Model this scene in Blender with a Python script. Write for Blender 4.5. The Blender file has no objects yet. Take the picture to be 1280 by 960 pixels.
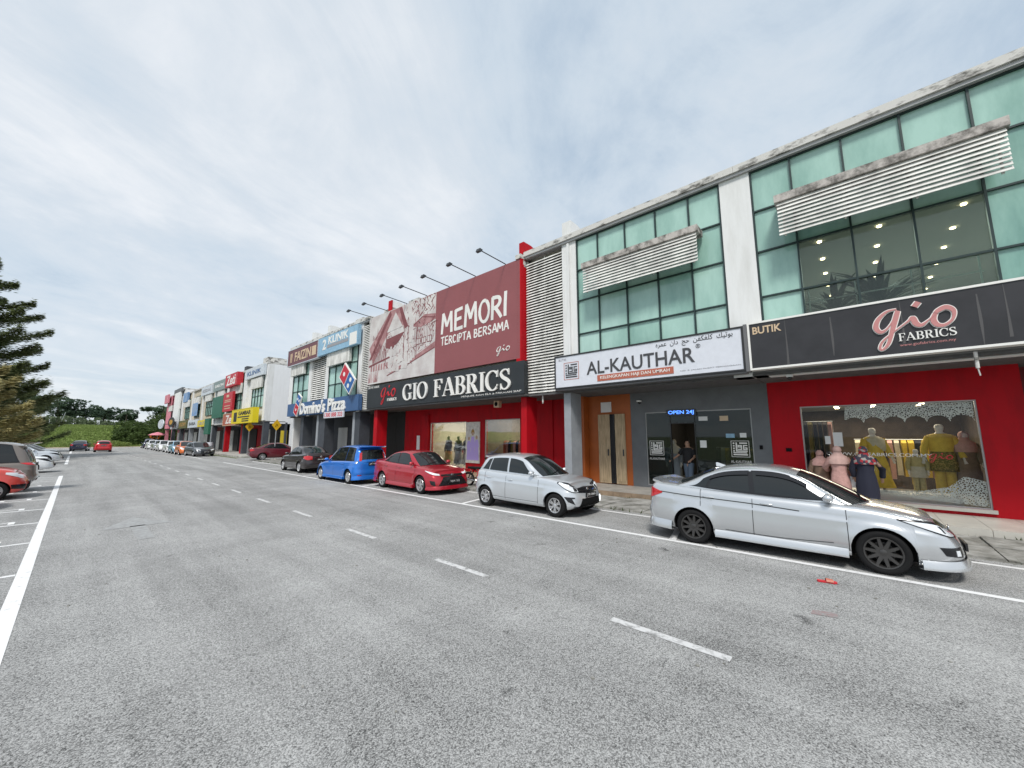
import bpy, bmesh, math, random
import numpy as np
from mathutils import Vector, Matrix
from mathutils.geometry import tessellate_polygon

S = bpy.context.scene
COL = S.collection
R = math.radians
random.seed(7)

# ------------------------------------------------------------------ camera
cam_d = bpy.data.cameras.new('camera')
cam_d.sensor_width = 36.0
cam_d.lens = 481.0 / 1280.0 * 36.0
cam_d.clip_start = 0.1
cam_d.clip_end = 5000
cam = bpy.data.objects.new('camera', cam_d)
COL.objects.link(cam)
cam.location = (0, 0, 1.98)
cam.rotation_euler = (R(90 + 7.813), 0, R(-48.304))
S.camera = cam

# ------------------------------------------------------------------ exposure
S.view_settings.view_transform = 'Standard'
S.view_settings.look = 'None'
S.view_settings.exposure = 1.12
S.view_settings.gamma = 1.0
S.cycles.max_bounces = 8
S.cycles.transparent_max_bounces = 12
S.cycles.use_denoising = True

# ------------------------------------------------------------------ sky (thin overcast over a clear sky)
SUN_EL, SUN_AZ = R(54), R(238)        # azimuth clockwise from +Y: behind the camera, to the left
W = bpy.data.worlds.new('World')
S.world = W
W.use_nodes = True
wn, wl = W.node_tree.nodes, W.node_tree.links
wn.clear()
out = wn.new('ShaderNodeOutputWorld')
bg = wn.new('ShaderNodeBackground')
bg.inputs['Strength'].default_value = 0.1
sky = wn.new('ShaderNodeTexSky')
sky.sky_type = 'NISHITA'
sky.sun_disc = False
sky.sun_elevation = SUN_EL
sky.sun_rotation = SUN_AZ
sky.air_density = 1.0
sky.dust_density = 1.5
sky.ozone_density = 1.2
tc = wn.new('ShaderNodeTexCoord')
# project the view direction on a flat cloud layer, so clouds shrink toward the horizon
sep = wn.new('ShaderNodeSeparateXYZ')
wl.new(tc.outputs['Generated'], sep.inputs[0])
zz = wn.new('ShaderNodeMath'); zz.operation = 'MAXIMUM'; zz.inputs[1].default_value = 0.0
wl.new(sep.outputs['Z'], zz.inputs[0])
za = wn.new('ShaderNodeMath'); za.operation = 'ADD'; za.inputs[1].default_value = 0.22
wl.new(zz.outputs[0], za.inputs[0])
dx = wn.new('ShaderNodeMath'); dx.operation = 'DIVIDE'
dy = wn.new('ShaderNodeMath'); dy.operation = 'DIVIDE'
wl.new(sep.outputs['X'], dx.inputs[0]); wl.new(za.outputs[0], dx.inputs[1])
wl.new(sep.outputs['Y'], dy.inputs[0]); wl.new(za.outputs[0], dy.inputs[1])
cmb = wn.new('ShaderNodeCombineXYZ')
wl.new(dx.outputs[0], cmb.inputs[0]); wl.new(dy.outputs[0], cmb.inputs[1])
mp = wn.new('ShaderNodeMapping')
mp.vector_type = 'TEXTURE'
mp.inputs['Rotation'].default_value = (0, 0, R(-74))
mp.inputs['Scale'].default_value = (1.0, 1.8, 1.0)       # streaks
wl.new(cmb.outputs[0], mp.inputs[0])
def noise(vec, scale, detail, rough, dist=0.0):
    n = wn.new('ShaderNodeTexNoise')
    n.inputs['Scale'].default_value = scale
    n.inputs['Detail'].default_value = detail
    n.inputs['Roughness'].default_value = rough
    n.inputs['Distortion'].default_value = dist
    wl.new(vec, n.inputs['Vector'])
    return n.outputs['Fac']
n1 = noise(mp.outputs[0], 1.9, 10, 0.62, 0.6)
n2 = noise(mp.outputs[0], 0.65, 3, 0.5, 0.2)
n3 = noise(cmb.outputs[0], 5.0, 6, 0.62, 0.3)
def wmath(op, a, b):
    m = wn.new('ShaderNodeMath'); m.operation = op
    for i, v in enumerate((a, b)):
        if isinstance(v, (int, float)): m.inputs[i].default_value = v
        else: wl.new(v, m.inputs[i])
    return m.outputs[0]
mixn = wmath('ADD', wmath('ADD', wmath('MULTIPLY', n1, 0.5), wmath('MULTIPLY', n2, 0.36)), wmath('MULTIPLY', n3, 0.14))
ramp = wn.new('ShaderNodeValToRGB')
cr = ramp.color_ramp
cr.elements[0].position, cr.elements[0].color = 0.40, (2.3, 2.8, 3.35, 1)   # grey-blue cloud
cr.elements[1].position, cr.elements[1].color = 0.635, (4.15, 4.28, 4.42, 1)   # white cloud
e = cr.elements.new(0.475); e.color = (2.95, 3.37, 3.78, 1)
e = cr.elements.new(0.545); e.color = (3.35, 3.65, 3.95, 1)
wl.new(mixn, ramp.inputs[0])
smix = wn.new('ShaderNodeMix'); smix.data_type = 'RGBA'
smix.inputs['Factor'].default_value = 0.93               # cloud cover
wl.new(sky.outputs[0], smix.inputs['A'])
wl.new(ramp.outputs[0], smix.inputs['B'])
wl.new(smix.outputs['Result'], bg.inputs['Color'])
wl.new(bg.outputs[0], out.inputs[0])

# ------------------------------------------------------------------ sun, veiled by the cloud
sd = bpy.data.lights.new('sun', 'SUN')
sd.energy = 1.5
sd.angle = R(12)
sd.color = (1.0, 0.965, 0.91)
sun = bpy.data.objects.new('sun', sd)
COL.objects.link(sun)
sdir = Vector((math.sin(SUN_AZ) * math.cos(SUN_EL), math.cos(SUN_AZ) * math.cos(SUN_EL), math.sin(SUN_EL)))
sun.rotation_euler = sdir.to_track_quat('Z', 'Y').to_euler()
sun.location = (0, 0, 60)

# ------------------------------------------------------------------ materials
def mat(name, col, rough=0.6, metal=0.0, coat=0.0, spec=0.5, noise_amt=0.0, noise_scale=5.0, bump=0.0, bump_scale=40.0, emit=None, estr=0.0, dark=None, ndetail=6, stretch=None):
    m = bpy.data.materials.new(name)
    m.use_nodes = True
    nt = m.node_tree
    b = nt.nodes['Principled BSDF']
    b.inputs['Base Color'].default_value = (*col, 1)
    b.inputs['Roughness'].default_value = rough
    b.inputs['Metallic'].default_value = metal
    b.inputs['Specular IOR Level'].default_value = spec
    b.inputs['Coat Weight'].default_value = coat
    b.inputs['Coat Roughness'].default_value = 0.04
    if emit:
        b.inputs['Emission Color'].default_value = (*emit, 1)
        b.inputs['Emission Strength'].default_value = estr
    vec = None
    if noise_amt or bump:
        g = nt.nodes.new('ShaderNodeNewGeometry')
        vec = g.outputs['Position']
        if stretch:
            mpn = nt.nodes.new('ShaderNodeMapping'); mpn.inputs['Scale'].default_value = stretch
            nt.links.new(vec, mpn.inputs[0]); vec = mpn.outputs[0]
    if noise_amt:
        n = nt.nodes.new('ShaderNodeTexNoise')
        n.inputs['Scale'].default_value = noise_scale
        n.inputs['Detail'].default_value = ndetail
        n.inputs['Roughness'].default_value = 0.65
        nt.links.new(vec, n.inputs['Vector'])
        r = nt.nodes.new('ShaderNodeValToRGB')
        dk = dark or tuple(c * (1 - noise_amt) for c in col)
        lt = tuple(min(1, c * (1 + noise_amt * 0.35)) for c in col)
        r.color_ramp.elements[0].position = 0.36; r.color_ramp.elements[0].color = (*dk, 1)
        r.color_ramp.elements[1].position = 0.62; r.color_ramp.elements[1].color = (*lt, 1)
        nt.links.new(n.outputs['Fac'], r.inputs[0])
        nt.links.new(r.outputs[0], b.inputs['Base Color'])
    if bump:
        n2_ = nt.nodes.new('ShaderNodeTexNoise')
        n2_.inputs['Scale'].default_value = bump_scale
        n2_.inputs['Detail'].default_value = 4
        nt.links.new(vec, n2_.inputs['Vector'])
        bp = nt.nodes.new('ShaderNodeBump')
        bp.inputs['Strength'].default_value = bump
        bp.inputs['Distance'].default_value = 0.01
        nt.links.new(n2_.outputs['Fac'], bp.inputs['Height'])
        nt.links.new(bp.outputs[0], b.inputs['Normal'])
    return m

def clear_glass(name, tint=(0.9, 0.95, 0.93), body=0.0, body_col=(0.02, 0.03, 0.03), refl=1.0):
    """thin pane: transparent with Fresnel reflection and a little diffuse body colour"""
    m = bpy.data.materials.new(name); m.use_nodes = True
    nt = m.node_tree; nt.nodes.clear()
    o = nt.nodes.new('ShaderNodeOutputMaterial')
    tr = nt.nodes.new('ShaderNodeBsdfTransparent'); tr.inputs[0].default_value = (*tint, 1)
    gl = nt.nodes.new('ShaderNodeBsdfGlossy'); gl.inputs['Roughness'].default_value = 0.02
    fr = nt.nodes.new('ShaderNodeFresnel'); fr.inputs[0].default_value = 1.5
    mu = nt.nodes.new('ShaderNodeMath'); mu.operation = 'MULTIPLY'; mu.inputs[1].default_value = refl
    mu.use_clamp = True
    nt.links.new(fr.outputs[0], mu.inputs[0])
    mx = nt.nodes.new('ShaderNodeMixShader')
    df = nt.nodes.new('ShaderNodeBsdfDiffuse'); df.inputs[0].default_value = (*body_col, 1)
    m0 = nt.nodes.new('ShaderNodeMixShader'); m0.inputs[0].default_value = body
    nt.links.new(tr.outputs[0], m0.inputs[1]); nt.links.new(df.outputs[0], m0.inputs[2])
    nt.links.new(mu.outputs[0], mx.inputs[0])
    nt.links.new(m0.outputs[0], mx.inputs[1]); nt.links.new(gl.outputs[0], mx.inputs[2])
    nt.links.new(mx.outputs[0], o.inputs[0])
    return m

M = {}
def paint(key, col, metal=0.35, rough=0.32):
    M[key] = mat(key, col, rough, metal, coat=1.0)
    return M[key]
paint('paint_silver', (0.62, 0.635, 0.65), 0.7, 0.26)
paint('paint_silver_light', (0.62, 0.645, 0.67), 0.55, 0.28)
paint('paint_red', (0.40, 0.008, 0.022), 0.3, 0.3)
paint('paint_blue', (0.012, 0.17, 0.62), 0.3, 0.3)
paint('paint_dark', (0.018, 0.012, 0.013), 0.1, 0.3)
paint('paint_maroon', (0.13, 0.008, 0.018), 0.35, 0.3)
paint('paint_orange', (0.72, 0.17, 0.035), 0.2, 0.3)
paint('paint_paleblue', (0.22, 0.42, 0.55), 0.3, 0.3)
paint('paint_white', (0.78, 0.79, 0.80), 0.0, 0.3)
paint('paint_bronze', (0.21, 0.18, 0.155), 0.5, 0.3)
paint('paint_coral', (0.62, 0.06, 0.045), 0.2, 0.3)
paint('paint_grey', (0.10, 0.105, 0.115), 0.5, 0.3)
paint('paint_navy', (0.03, 0.035, 0.07), 0.4, 0.3)
paint('paint_brightred', (0.55, 0.012, 0.018), 0.2, 0.3)
M['car_glass'] = mat('car_glass', (0.012, 0.015, 0.016), 0.03, 0, spec=0.6)
M['rubber'] = mat('rubber', (0.010, 0.010, 0.0105), 0.8, spec=.2)
M['black'] = mat('black', (0.007, 0.007, 0.0075), 0.8, spec=.15)
M['gloss_black'] = mat('gloss_black', (0.012, 0.012, 0.014), 0.15)
M['rim_dark'] = mat('rim_dark', (0.085, 0.082, 0.08), 0.35, 0.7)
M['rim_silver'] = mat('rim_silver', (0.62, 0.62, 0.63), 0.3, 0.85)
M['chrome'] = mat('chrome', (0.75, 0.76, 0.78), 0.12, 1.0)
M['headlamp'] = mat('headlamp', (0.72, 0.75, 0.78), 0.2, 0.0, coat=1.0)
M['lamp_white'] = mat('lamp_white', (0.85, 0.87, 0.9), 0.1, 0.2, coat=1.0)
M['taillamp'] = mat('taillamp', (0.5, 0.008, 0.012), 0.1, 0, coat=1.0)
M['plate_black'] = mat('plate_black', (0.015, 0.015, 0.016), 0.4)
M['white_print'] = mat('white_print', (0.8, 0.8, 0.8), 0.5)
M['seam'] = mat('seam', (0.02, 0.02, 0.022), 0.8)

# ------------------------------------------------------------------ object helpers
WL = {}                                            # world place of every Empty
def tag(o, label=None, cat=None, group=None, kind=None):
    if label: o['label'] = label
    if cat: o['category'] = cat
    if group: o['group'] = group
    if kind: o['kind'] = kind
    return o
def thing(name, label, cat, loc=(0, 0, 0), rotz=0.0, group=None):
    o = bpy.data.objects.new(name, None)
    o.empty_display_size = 0.3
    COL.objects.link(o)
    o.location = loc
    o.rotation_euler = (0, 0, rotz)
    WL[o] = Vector(loc)
    return tag(o, label, cat, group)
def link(name, me, parent=None, loc=None):
    o = bpy.data.objects.new(name, me)
    COL.objects.link(o)
    if parent is not None: o.parent = parent
    if loc is not None: o.location = loc
    WL[o] = (WL.get(parent, Vector((0, 0, 0))) if parent is not None else Vector((0, 0, 0))) + Vector(loc or (0, 0, 0))
    return o
def mesh_of(name, verts, faces, mats, mi=None, smooth=False, angle=None):
    me = bpy.data.meshes.new(name)
    me.from_pydata([tuple(v) for v in verts], [], faces)
    for m in mats: me.materials.append(M[m] if isinstance(m, str) else m)
    if mi: me.polygons.foreach_set('material_index', mi)
    if smooth:
        me.polygons.foreach_set('use_smooth', [True] * len(me.polygons))
        if angle: me.set_sharp_from_angle(angle=R(angle))
    me.update()
    return me

class MB:
    """collects shapes in WORLD (or car-local) coordinates, builds one mesh object"""
    def __init__(s): s.v, s.f, s.m = [], [], []
    def add(s, verts, faces, m=0):
        b = len(s.v)
        s.v += [tuple(v) for v in verts]
        for f in faces: s.f.append([i + b for i in f]); s.m.append(m)
    def box(s, x0, x1, y0, y1, z0, z1, m=0):
        s.add([(x0, y0, z0), (x1, y0, z0), (x1, y1, z0), (x0, y1, z0), (x0, y0, z1), (x1, y0, z1), (x1, y1, z1), (x0, y1, z1)],
              [(0, 3, 2, 1), (4, 5, 6, 7), (0, 1, 5, 4), (1, 2, 6, 5), (2, 3, 7, 6), (3, 0, 4, 7)], m)
    def grid(s, rows, m=0, flip=False, closed=False):
        n, k = len(rows), len(rows[0])
        fs = []
        for i in range(n - 1):
            for j in range(k if closed else k - 1):
                a, b_, c, d = i * k + j, i * k + (j + 1) % k, (i + 1) * k + (j + 1) % k, (i + 1) * k + j
                fs.append((a, d, c, b_) if flip else (a, b_, c, d))
        s.add([p for r in rows for p in r], fs, m)
    def tube(s, pts, rad, n=8, m=0, cap=True):
        pts = [Vector(p) for p in pts]
        rs = rad if isinstance(rad, (list, tuple)) else [rad] * len(pts)
        rows = []
        for i, p in enumerate(pts):
            t = (pts[min(i + 1, len(pts) - 1)] - pts[max(i - 1, 0)])
            if t.length < 1e-9: t = Vector((0, 0, 1))
            t.normalize()
            a = Vector((0, 0, 1)) if abs(t.z) < 0.9 else Vector((1, 0, 0))
            u = t.cross(a).normalized(); w = t.cross(u)
            rows.append([p + (u * math.cos(2 * math.pi * j / n) + w * math.sin(2 * math.pi * j / n)) * rs[i] for j in range(n)])
        b = len(s.v)
        s.grid(rows, m, closed=True)
        if cap:
            s.f.append([b + j for j in range(n)][::-1]); s.m.append(m)
            e_ = b + (len(pts) - 1) * n
            s.f.append([e_ + j for j in range(n)]); s.m.append(m)
    def ell(s, c, r, nu=10, nv=7, m=0):
        rows = []
        for i in range(nv + 1):
            ph = -math.pi / 2 + math.pi * i / nv
            rows.append([(c[0] + r[0] * math.cos(ph) * math.cos(2 * math.pi * j / nu), c[1] + r[1] * math.cos(ph) * math.sin(2 * math.pi * j / nu), c[2] + r[2] * math.sin(ph)) for j in range(nu)])
        s.grid(rows, m, closed=True)
    def build(s, name, mats, parent=None, smooth=False, angle=None, loc=None, world=True):
        mats = mats if isinstance(mats, (list, tuple)) else [mats]
        v = s.v
        if parent is not None and world and parent in WL:
            o_ = WL[parent]
            v = [(p[0] - o_.x, p[1] - o_.y, p[2] - o_.z) for p in v]
        me = mesh_of(name, v, s.f, mats, s.m if len(mats) > 1 else None, smooth, angle)
        return link(name, me, parent, loc)

BOXES = {}
def bx(name, m, parent, x0, x1, y0, y1, z0, z1, local=False):
    """a box part; alike boxes share one mesh"""
    d = (round(x1 - x0, 4), round(y1 - y0, 4), round(z1 - z0, 4))
    key = (name, d, m if isinstance(m, str) else m.name)
    if key not in BOXES:
        t = MB(); t.box(-d[0] / 2, d[0] / 2, -d[1] / 2, d[1] / 2, -d[2] / 2, d[2] / 2)
        BOXES[key] = mesh_of(name, t.v, t.f, [m])
    o_ = WL[parent] if (parent is not None and not local) else Vector((0, 0, 0))
    return link(name, BOXES[key], parent, ((x0 + x1) / 2 - o_.x, (y0 + y1) / 2 - o_.y, (z0 + z1) / 2 - o_.z))

def copy_tree(o, parent=None, remap=None):
    c = o.copy()
    COL.objects.link(c)
    if parent is not None: c.parent = parent
    if remap and c.type == 'MESH':
        for i, sl in enumerate(c.material_slots):
            if sl.material and sl.material.name in remap:
                nm = remap[sl.material.name]; sl.link = 'OBJECT'; sl.material = M[nm]
    for ch in list(o.children): copy_tree(ch, c, remap)
    return c

def pch(pts):
    """monotone cubic through points"""
    xs = np.array([p[0] for p in pts], float); ys = np.array([p[1] for p in pts], float)
    h = np.diff(xs); d = np.diff(ys) / h
    m = np.zeros(len(xs))
    m[0], m[-1] = d[0], d[-1]
    for i in range(1, len(xs) - 1):
        if d[i - 1] * d[i] > 0:
            w1, w2 = 2 * h[i] + h[i - 1], h[i] + 2 * h[i - 1]
            m[i] = (w1 + w2) / (w1 / d[i - 1] + w2 / d[i])
    def f(x):
        x = min(max(x, xs[0]), xs[-1])
        i = min(max(int(np.searchsorted(xs, x)) - 1, 0), len(h) - 1)
        t = (x - xs[i]) / h[i]
        return float((2*t**3-3*t**2+1)*ys[i] + (t**3-2*t**2+t)*h[i]*m[i] + (-2*t**3+3*t**2)*ys[i+1] + (t**3-t**2)*h[i]*m[i+1])
    return f
def crom(pts, per=8, closed=False):
    P = [np.array(p, float) for p in pts]
    n = len(P); o_ = []
    rng = range(n if closed else n - 1)
    for i in rng:
        p0 = P[(i - 1) % n] if closed or i > 0 else 2 * P[0] - P[1]
        p1, p2 = P[i], P[(i + 1) % n]
        p3 = P[(i + 2) % n] if closed or i + 2 < n else 2 * P[-1] - P[-2]
        for k in range(per):
            t = k / per
            o_.append(0.5 * ((2 * p1) + (-p0 + p2) * t + (2*p0 - 5*p1 + 4*p2 - p3) * t*t + (-p0 + 3*p1 - 3*p2 + p3) * t**3))
    if not closed: o_.append(P[-1])
    return o_
def sstep(a, b, x):
    t = min(max((x - a) / (b - a), 0), 1)
    return t * t * (3 - 2 * t)
# ------------------------------------------------------------------ text and lettering
def text_mesh(s, size, extrude=0.0, offset=0.0, spacing=1.0, res=3, shear=0.0):
    cu = bpy.data.curves.new('lettering', 'FONT')
    cu.body = s; cu.size = size; cu.extrude = extrude; cu.offset = offset
    cu.space_character = spacing; cu.resolution_u = res; cu.shear = shear
    o = bpy.data.objects.new('lettering', cu)
    COL.objects.link(o)
    dg = bpy.context.evaluated_depsgraph_get()
    dg.update()
    me = bpy.data.meshes.new_from_object(o.evaluated_get(dg))
    bpy.data.objects.remove(o); bpy.data.curves.remove(cu)
    return me

def text_obj(name, s, m, parent, width=None, height=None, place=None, extrude=0.004, offset=0.0, spacing=1.0, shear=0.0):
    """text scaled to width x height (centre at 0), then put by the 4x4 matrix `place` in the parent's frame"""
    me = text_mesh(s, 1.0, 0.0, offset, spacing, shear=shear)
    v = np.array([tuple(p.co) for p in me.vertices])
    lo, hi = v.min(0), v.max(0)
    sx = (width / (hi[0] - lo[0])) if width else None
    sy = (height / (hi[1] - lo[1])) if height else None
    sx = sx or sy; sy = sy or sx
    bpy.data.meshes.remove(me)
    me = text_mesh(s, 1.0, extrude / 1.0, offset, spacing, shear=shear)
    me.transform(Matrix.Translation((-(lo[0] + hi[0]) / 2, -(lo[1] + hi[1]) / 2, 0)))
    me.transform(Matrix.Diagonal((sx, sy, 1, 1)))
    me.transform(place)
    me.name = name
    me.materials.clear(); me.materials.append(M[m] if isinstance(m, str) else m)
    return link(name, me, parent)

# ------------------------------------------------------------------ car builder (car-local: +x forward, +y left, z up)
class Car:
    def __init__(c, sp):
        c.sp = sp
        c.L, c.W = sp['L'], sp['W']
        c.hw = c.W / 2
        c.wr = sp['wr']; c.xr = sp['ro']; c.xf = c.xr + sp['wb']; c.Ra = c.wr + sp.get('archgap', 0.05)
        c.zt = pch(sp['zt']); c.zb = pch(sp['zb'])
        f = sp.get('nose', 1.0); r = sp.get('tail', 1.0)
        fr = [(0, 0), (.006, .2), (.03, .42), (.075, .62), (.16, .79), (.29, .9), (.52, .965), (.95, 1.0)]
        rr = [(0, 0), (.004, .25), (.014, .5), (.045, .72), (.12, .87), (.28, .95), (.55, .985), (1.0, 1.0)]
        a = [(c.L - d * f, y * c.hw) for d, y in fr]
        b = [(d * r, y * c.hw) for d, y in rr][::-1]
        pts = crom(a, 8) + [np.array(p) for p in zip(np.linspace(a[-1][0], b[0][0], 40)[1:-1], [c.hw] * 38)] + crom(b, 8)
        c.out = np.array(pts)
        seg = np.linalg.norm(np.diff(c.out, axis=0), axis=1)
        c.s = np.concatenate([[0], np.cumsum(seg)]); c.S = c.s[-1]
        n = np.zeros_like(c.out)
        t = np.gradient(c.out, axis=0); t /= np.linalg.norm(t, axis=1)[:, None]
        c.n = np.stack([-t[:, 1], t[:, 0]], 1)
        # make outward: side normal must be +y
        if c.n[len(c.n) // 2, 1] < 0: c.n = -c.n
        c.n[0] = (1, 0); c.n[-1] = (-1, 0)
        c.ps = pch(sp.get('prof_side', [(0, .07), (.08, .025), (.2, .004), (.38, 0), (.6, .012), (.70, .016), (.735, .034), (.8, .036), (.9, .05), (.96, .075), (1, .12)]))
        c.pf = pch(sp.get('prof_front', [(0, .12), (.1, .03), (.22, 0), (.4, .01), (.55, .03), (.7, .07), (.85, .12), (.95, .19), (1, .26)]))
        c.pr = pch(sp.get('prof_rear', [(0, .16), (.12, .04), (.25, 0), (.42, .005), (.5, .035), (.7, .05), (.9, .07), (.97, .09), (1, .13)]))
    def xy(c, s): return np.interp(s, c.s, c.out[:, 0]), np.interp(s, c.s, c.out[:, 1])
    def nn(c, s):
        v = np.array([np.interp(s, c.s, c.n[:, 0]), np.interp(s, c.s, c.n[:, 1])]); return v / np.linalg.norm(v)
    def s_of_x(c, x): return float(np.interp(-x, -c.out[:, 0], c.s))
    def P(c, s, z, off=0.0, side=1):
        """surface point of the lower body; s = run from the front centre round to the rear centre"""
        x, y = c.xy(s); n = c.nn(s)
        zt, z0 = c.zt(x), c.zb(x)
        v = min(max((z - z0) / (zt - z0), 0), 1)
        wf, wr_ = max(0, n[0]) ** 1.4, max(0, -n[0]) ** 1.4
        ws = max(0, 1 - wf - wr_)
        d = wf * c.pf(v) + wr_ * c.pr(v) + ws * c.ps(v)
        if ws > .6:                                           # flared arches
            for xa in (c.xr, c.xf):
                rr = math.hypot(x - xa, z - c.wr)
                d -= 0.018 * math.exp(-((rr - c.Ra) / 0.07) ** 2)
        d -= off
        px, py = x - n[0] * d, y - n[1] * d
        return Vector((px, max(py, 0.0) * side, z))
    def zlow(c, x):
        z = c.zb(x)
        for xa in (c.xr, c.xf):
            if abs(x - xa) < c.Ra: z = max(z, c.wr + math.sqrt(c.Ra ** 2 - (x - xa) ** 2))
        return z
    def yb(c, x): return c.P(c.s_of_x(x), c.zt(x)).y
    def yc(c, x): return c.yb(x) - 0.012
    # --- cabin
    def prep_cabin(c):
        sp = c.sp
        prof = np.array(crom(sp['cab'], 7))
        c.prof = prof                                        # from the rear deck to the cowl
        c.crown, c.tum = sp.get('crown', 0.05), sp.get('tum', 0.30)
        zmax = prof[:, 1].max()
        xt = prof[prof[:, 1] > zmax - 0.05][:, 0]
        c.xtr, c.xtf = xt.min(), xt.max()
        c.rail = np.array([c.T(i, 1.0) for i in range(len(prof))])
    def T(c, i, q, off=0.0):
        """cabin top point: i = index on the centre profile (float ok), q = -1..1 across"""
        n = len(c.prof)
        x = np.interp(i, range(n), c.prof[:, 0]); z = np.interp(i, range(n), c.prof[:, 1])
        zb = c.zt(x)
        hgt = max(z - zb, 0)
        yr = c.yc(x) - c.tum * hgt
        wf, wr_ = sstep(c.xtf - .15, c.prof[-1, 0], x), 1 - sstep(c.prof[0, 0], c.xtr + .1, x)
        xx = x - c.sp.get('bowf', .30) * wf * q * q + c.sp.get('bowr', .16) * wr_ * q * q
        e = min(1, hgt / .25)
        z2 = z - (c.crown * q * q + .035 * abs(q) ** 8) * (0.35 + .65 * e)
        p = np.array((xx, yr * q, z2))
        if off:
            i0, i1 = max(i - .5, 0), min(i + .5, n - 1)
            t = np.array((np.interp(i1, range(n), c.prof[:, 0]) - np.interp(i0, range(n), c.prof[:, 0]), 0, np.interp(i1, range(n), c.prof[:, 1]) - np.interp(i0, range(n), c.prof[:, 1])))
            nrm = np.array((-t[2], 0, t[0])); nrm /= max(np.linalg.norm(nrm), 1e-6)
            p = p + nrm * off
        return Vector(p)
    def railz(c, x): return float(np.interp(x, c.rail[:, 0], c.rail[:, 2]))
    def raily(c, x): return float(np.interp(x, c.rail[:, 0], c.rail[:, 1]))
    def Sd(c, x, z, off=0.0, side=1):
        """point on the cabin's side wall"""
        zb = c.zt(x) - .03; zr, yr = c.railz(x), c.raily(x)
        t = (z - zb) / max(zr - zb, .02)
        y = c.yc(x) + .008 + (yr - c.yc(x) - .008) * t + .022 * math.sin(math.pi * min(max(t, 0), 1)) * min(1, (zr - zb) / .3)
        return Vector((x, (y + off) * side, z + off * .3))
    def body(c, root, m):
        ss = list(np.arange(0, c.s_of_x(c.L - .75), .06)) + [c.s_of_x(x) for x in np.arange(c.L - .75, .6, -.09)] + list(np.arange(c.s_of_x(.6), c.S - .01, .06)) + [c.S]
        for xa in (c.xr, c.xf):
            ss = [s for s in ss if abs(c.xy(s)[0] - xa) > c.Ra + .02 or abs(c.nn(s)[0]) > .6]
            ss += [c.s_of_x(xa + (c.Ra + .0005) * math.cos(math.pi * k / 16)) for k in range(17)]
            ss += [c.s_of_x(xa + sgn * (c.Ra + .004)) for sgn in (-1, 1)]
        ss = sorted(set(round(float(s), 4) for s in ss if 0 <= s <= c.S))
        V = [0, .07, .16, .28, .4, .5, .58, .66, .70, .735, .8, .87, .92, .96, .985, 1]
        b = MB()
        tops = {}
        for side in (1, -1):
            rows = []
            for s in ss:
                x, _ = c.xy(s)
                zl, zt = c.zlow(x), c.zt(x)
                col = [c.P(s, zl + .004, -.045, side)] + [c.P(s, zl + v * (zt - zl), 0, side) for v in V]
                rows.append(col)
            b.grid(rows, flip=(side == 1))
            tops[side] = [r[-1] for r in rows]
        cw = c.sp.get('deck_crown', .045)
        rows = []
        for i in range(len(ss)):
            l, r = tops[1][i], tops[-1][i]
            k = min(1, l.y / (c.hw * .7))
            rows.append([Vector((l.x + (r.x - l.x) * t, l.y + (r.y - l.y) * t, l.z + cw * k * (1 - (2 * t - 1) ** 2) ** .8)) for t in np.linspace(0, 1, 9)])
        b.grid(rows[1:-1], flip=True)
        b.add([rows[0][0]] + rows[1], [tuple(range(10))])
        b.add([rows[-1][0]] + rows[-2], [tuple(range(10))[::-1]])
        # cabin shell
        Q = [-1, -.97, -.92, -.84, -.7, -.5, -.25, 0, .25, .5, .7, .84, .92, .97, 1]
        n = len(c.prof)
        b.grid([[c.T(i, q) for q in Q] for i in range(n)], flip=False)
        for side in (1, -1):
            rows = []
            for i in range(n):
                p = c.T(i, 1.0)
                zb = c.zt(p.x) - .03
                rows.append([Vector((p.x, abs(p.y) * side, p.z))] + [c.Sd(p.x, p.z + (zb - p.z) * t, 0, side) for t in (.2, .45, .7, 1)])
            b.grid(rows, flip=(side == -1))
        me = b
        # weld and shade
        bm = bmesh.new()
        vs = [bm.verts.new(v) for v in b.v]
        for f in b.f:
            try: bm.faces.new([vs[i] for i in f])
            except ValueError: pass
        bmesh.ops.remove_doubles(bm, verts=bm.verts, dist=.0006)
        bmesh.ops.dissolve_degenerate(bm, edges=bm.edges, dist=.0002)
        bmesh.ops.recalc_face_normals(bm, faces=bm.faces)
        mesh = bpy.data.meshes.new('body')
        bm.to_mesh(mesh); bm.free()
        mesh.materials.append(M[m])
        mesh.polygons.foreach_set('use_smooth', [True] * len(mesh.polygons))
        mesh.set_sharp_from_angle(angle=R(38))
        return link('body', mesh, root)
    # --- patches that lie on the surface with a small thickness
    def patch(c, name, root, m, fn, bot, top, n=8, k=4, off=.004, thick=True):
        bl = crom([(*p,) for p in bot], max(1, n // max(1, len(bot) - 1))) if len(bot) > 2 else [np.array(bot[0]) + (np.array(bot[1]) - np.array(bot[0])) * t for t in np.linspace(0, 1, n + 1)]
        tl = crom([(*p,) for p in top], max(1, n // max(1, len(top) - 1))) if len(top) > 2 else [np.array(top[0]) + (np.array(top[1]) - np.array(top[0])) * t for t in np.linspace(0, 1, n + 1)]
        m_ = min(len(bl), len(tl))
        def res(l): return [np.array([np.interp(t, np.linspace(0, 1, len(l)), [p[d] for p in l]) for d in (0, 1)]) for t in np.linspace(0, 1, n + 1)]
        bl, tl = res(bl), res(tl)
        rows = [[fn(*(a + (b_ - a) * t), off) for t in np.linspace(0, 1, k + 1)] for a, b_ in zip(bl, tl)]
        b = MB()
        b.grid(rows)
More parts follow.
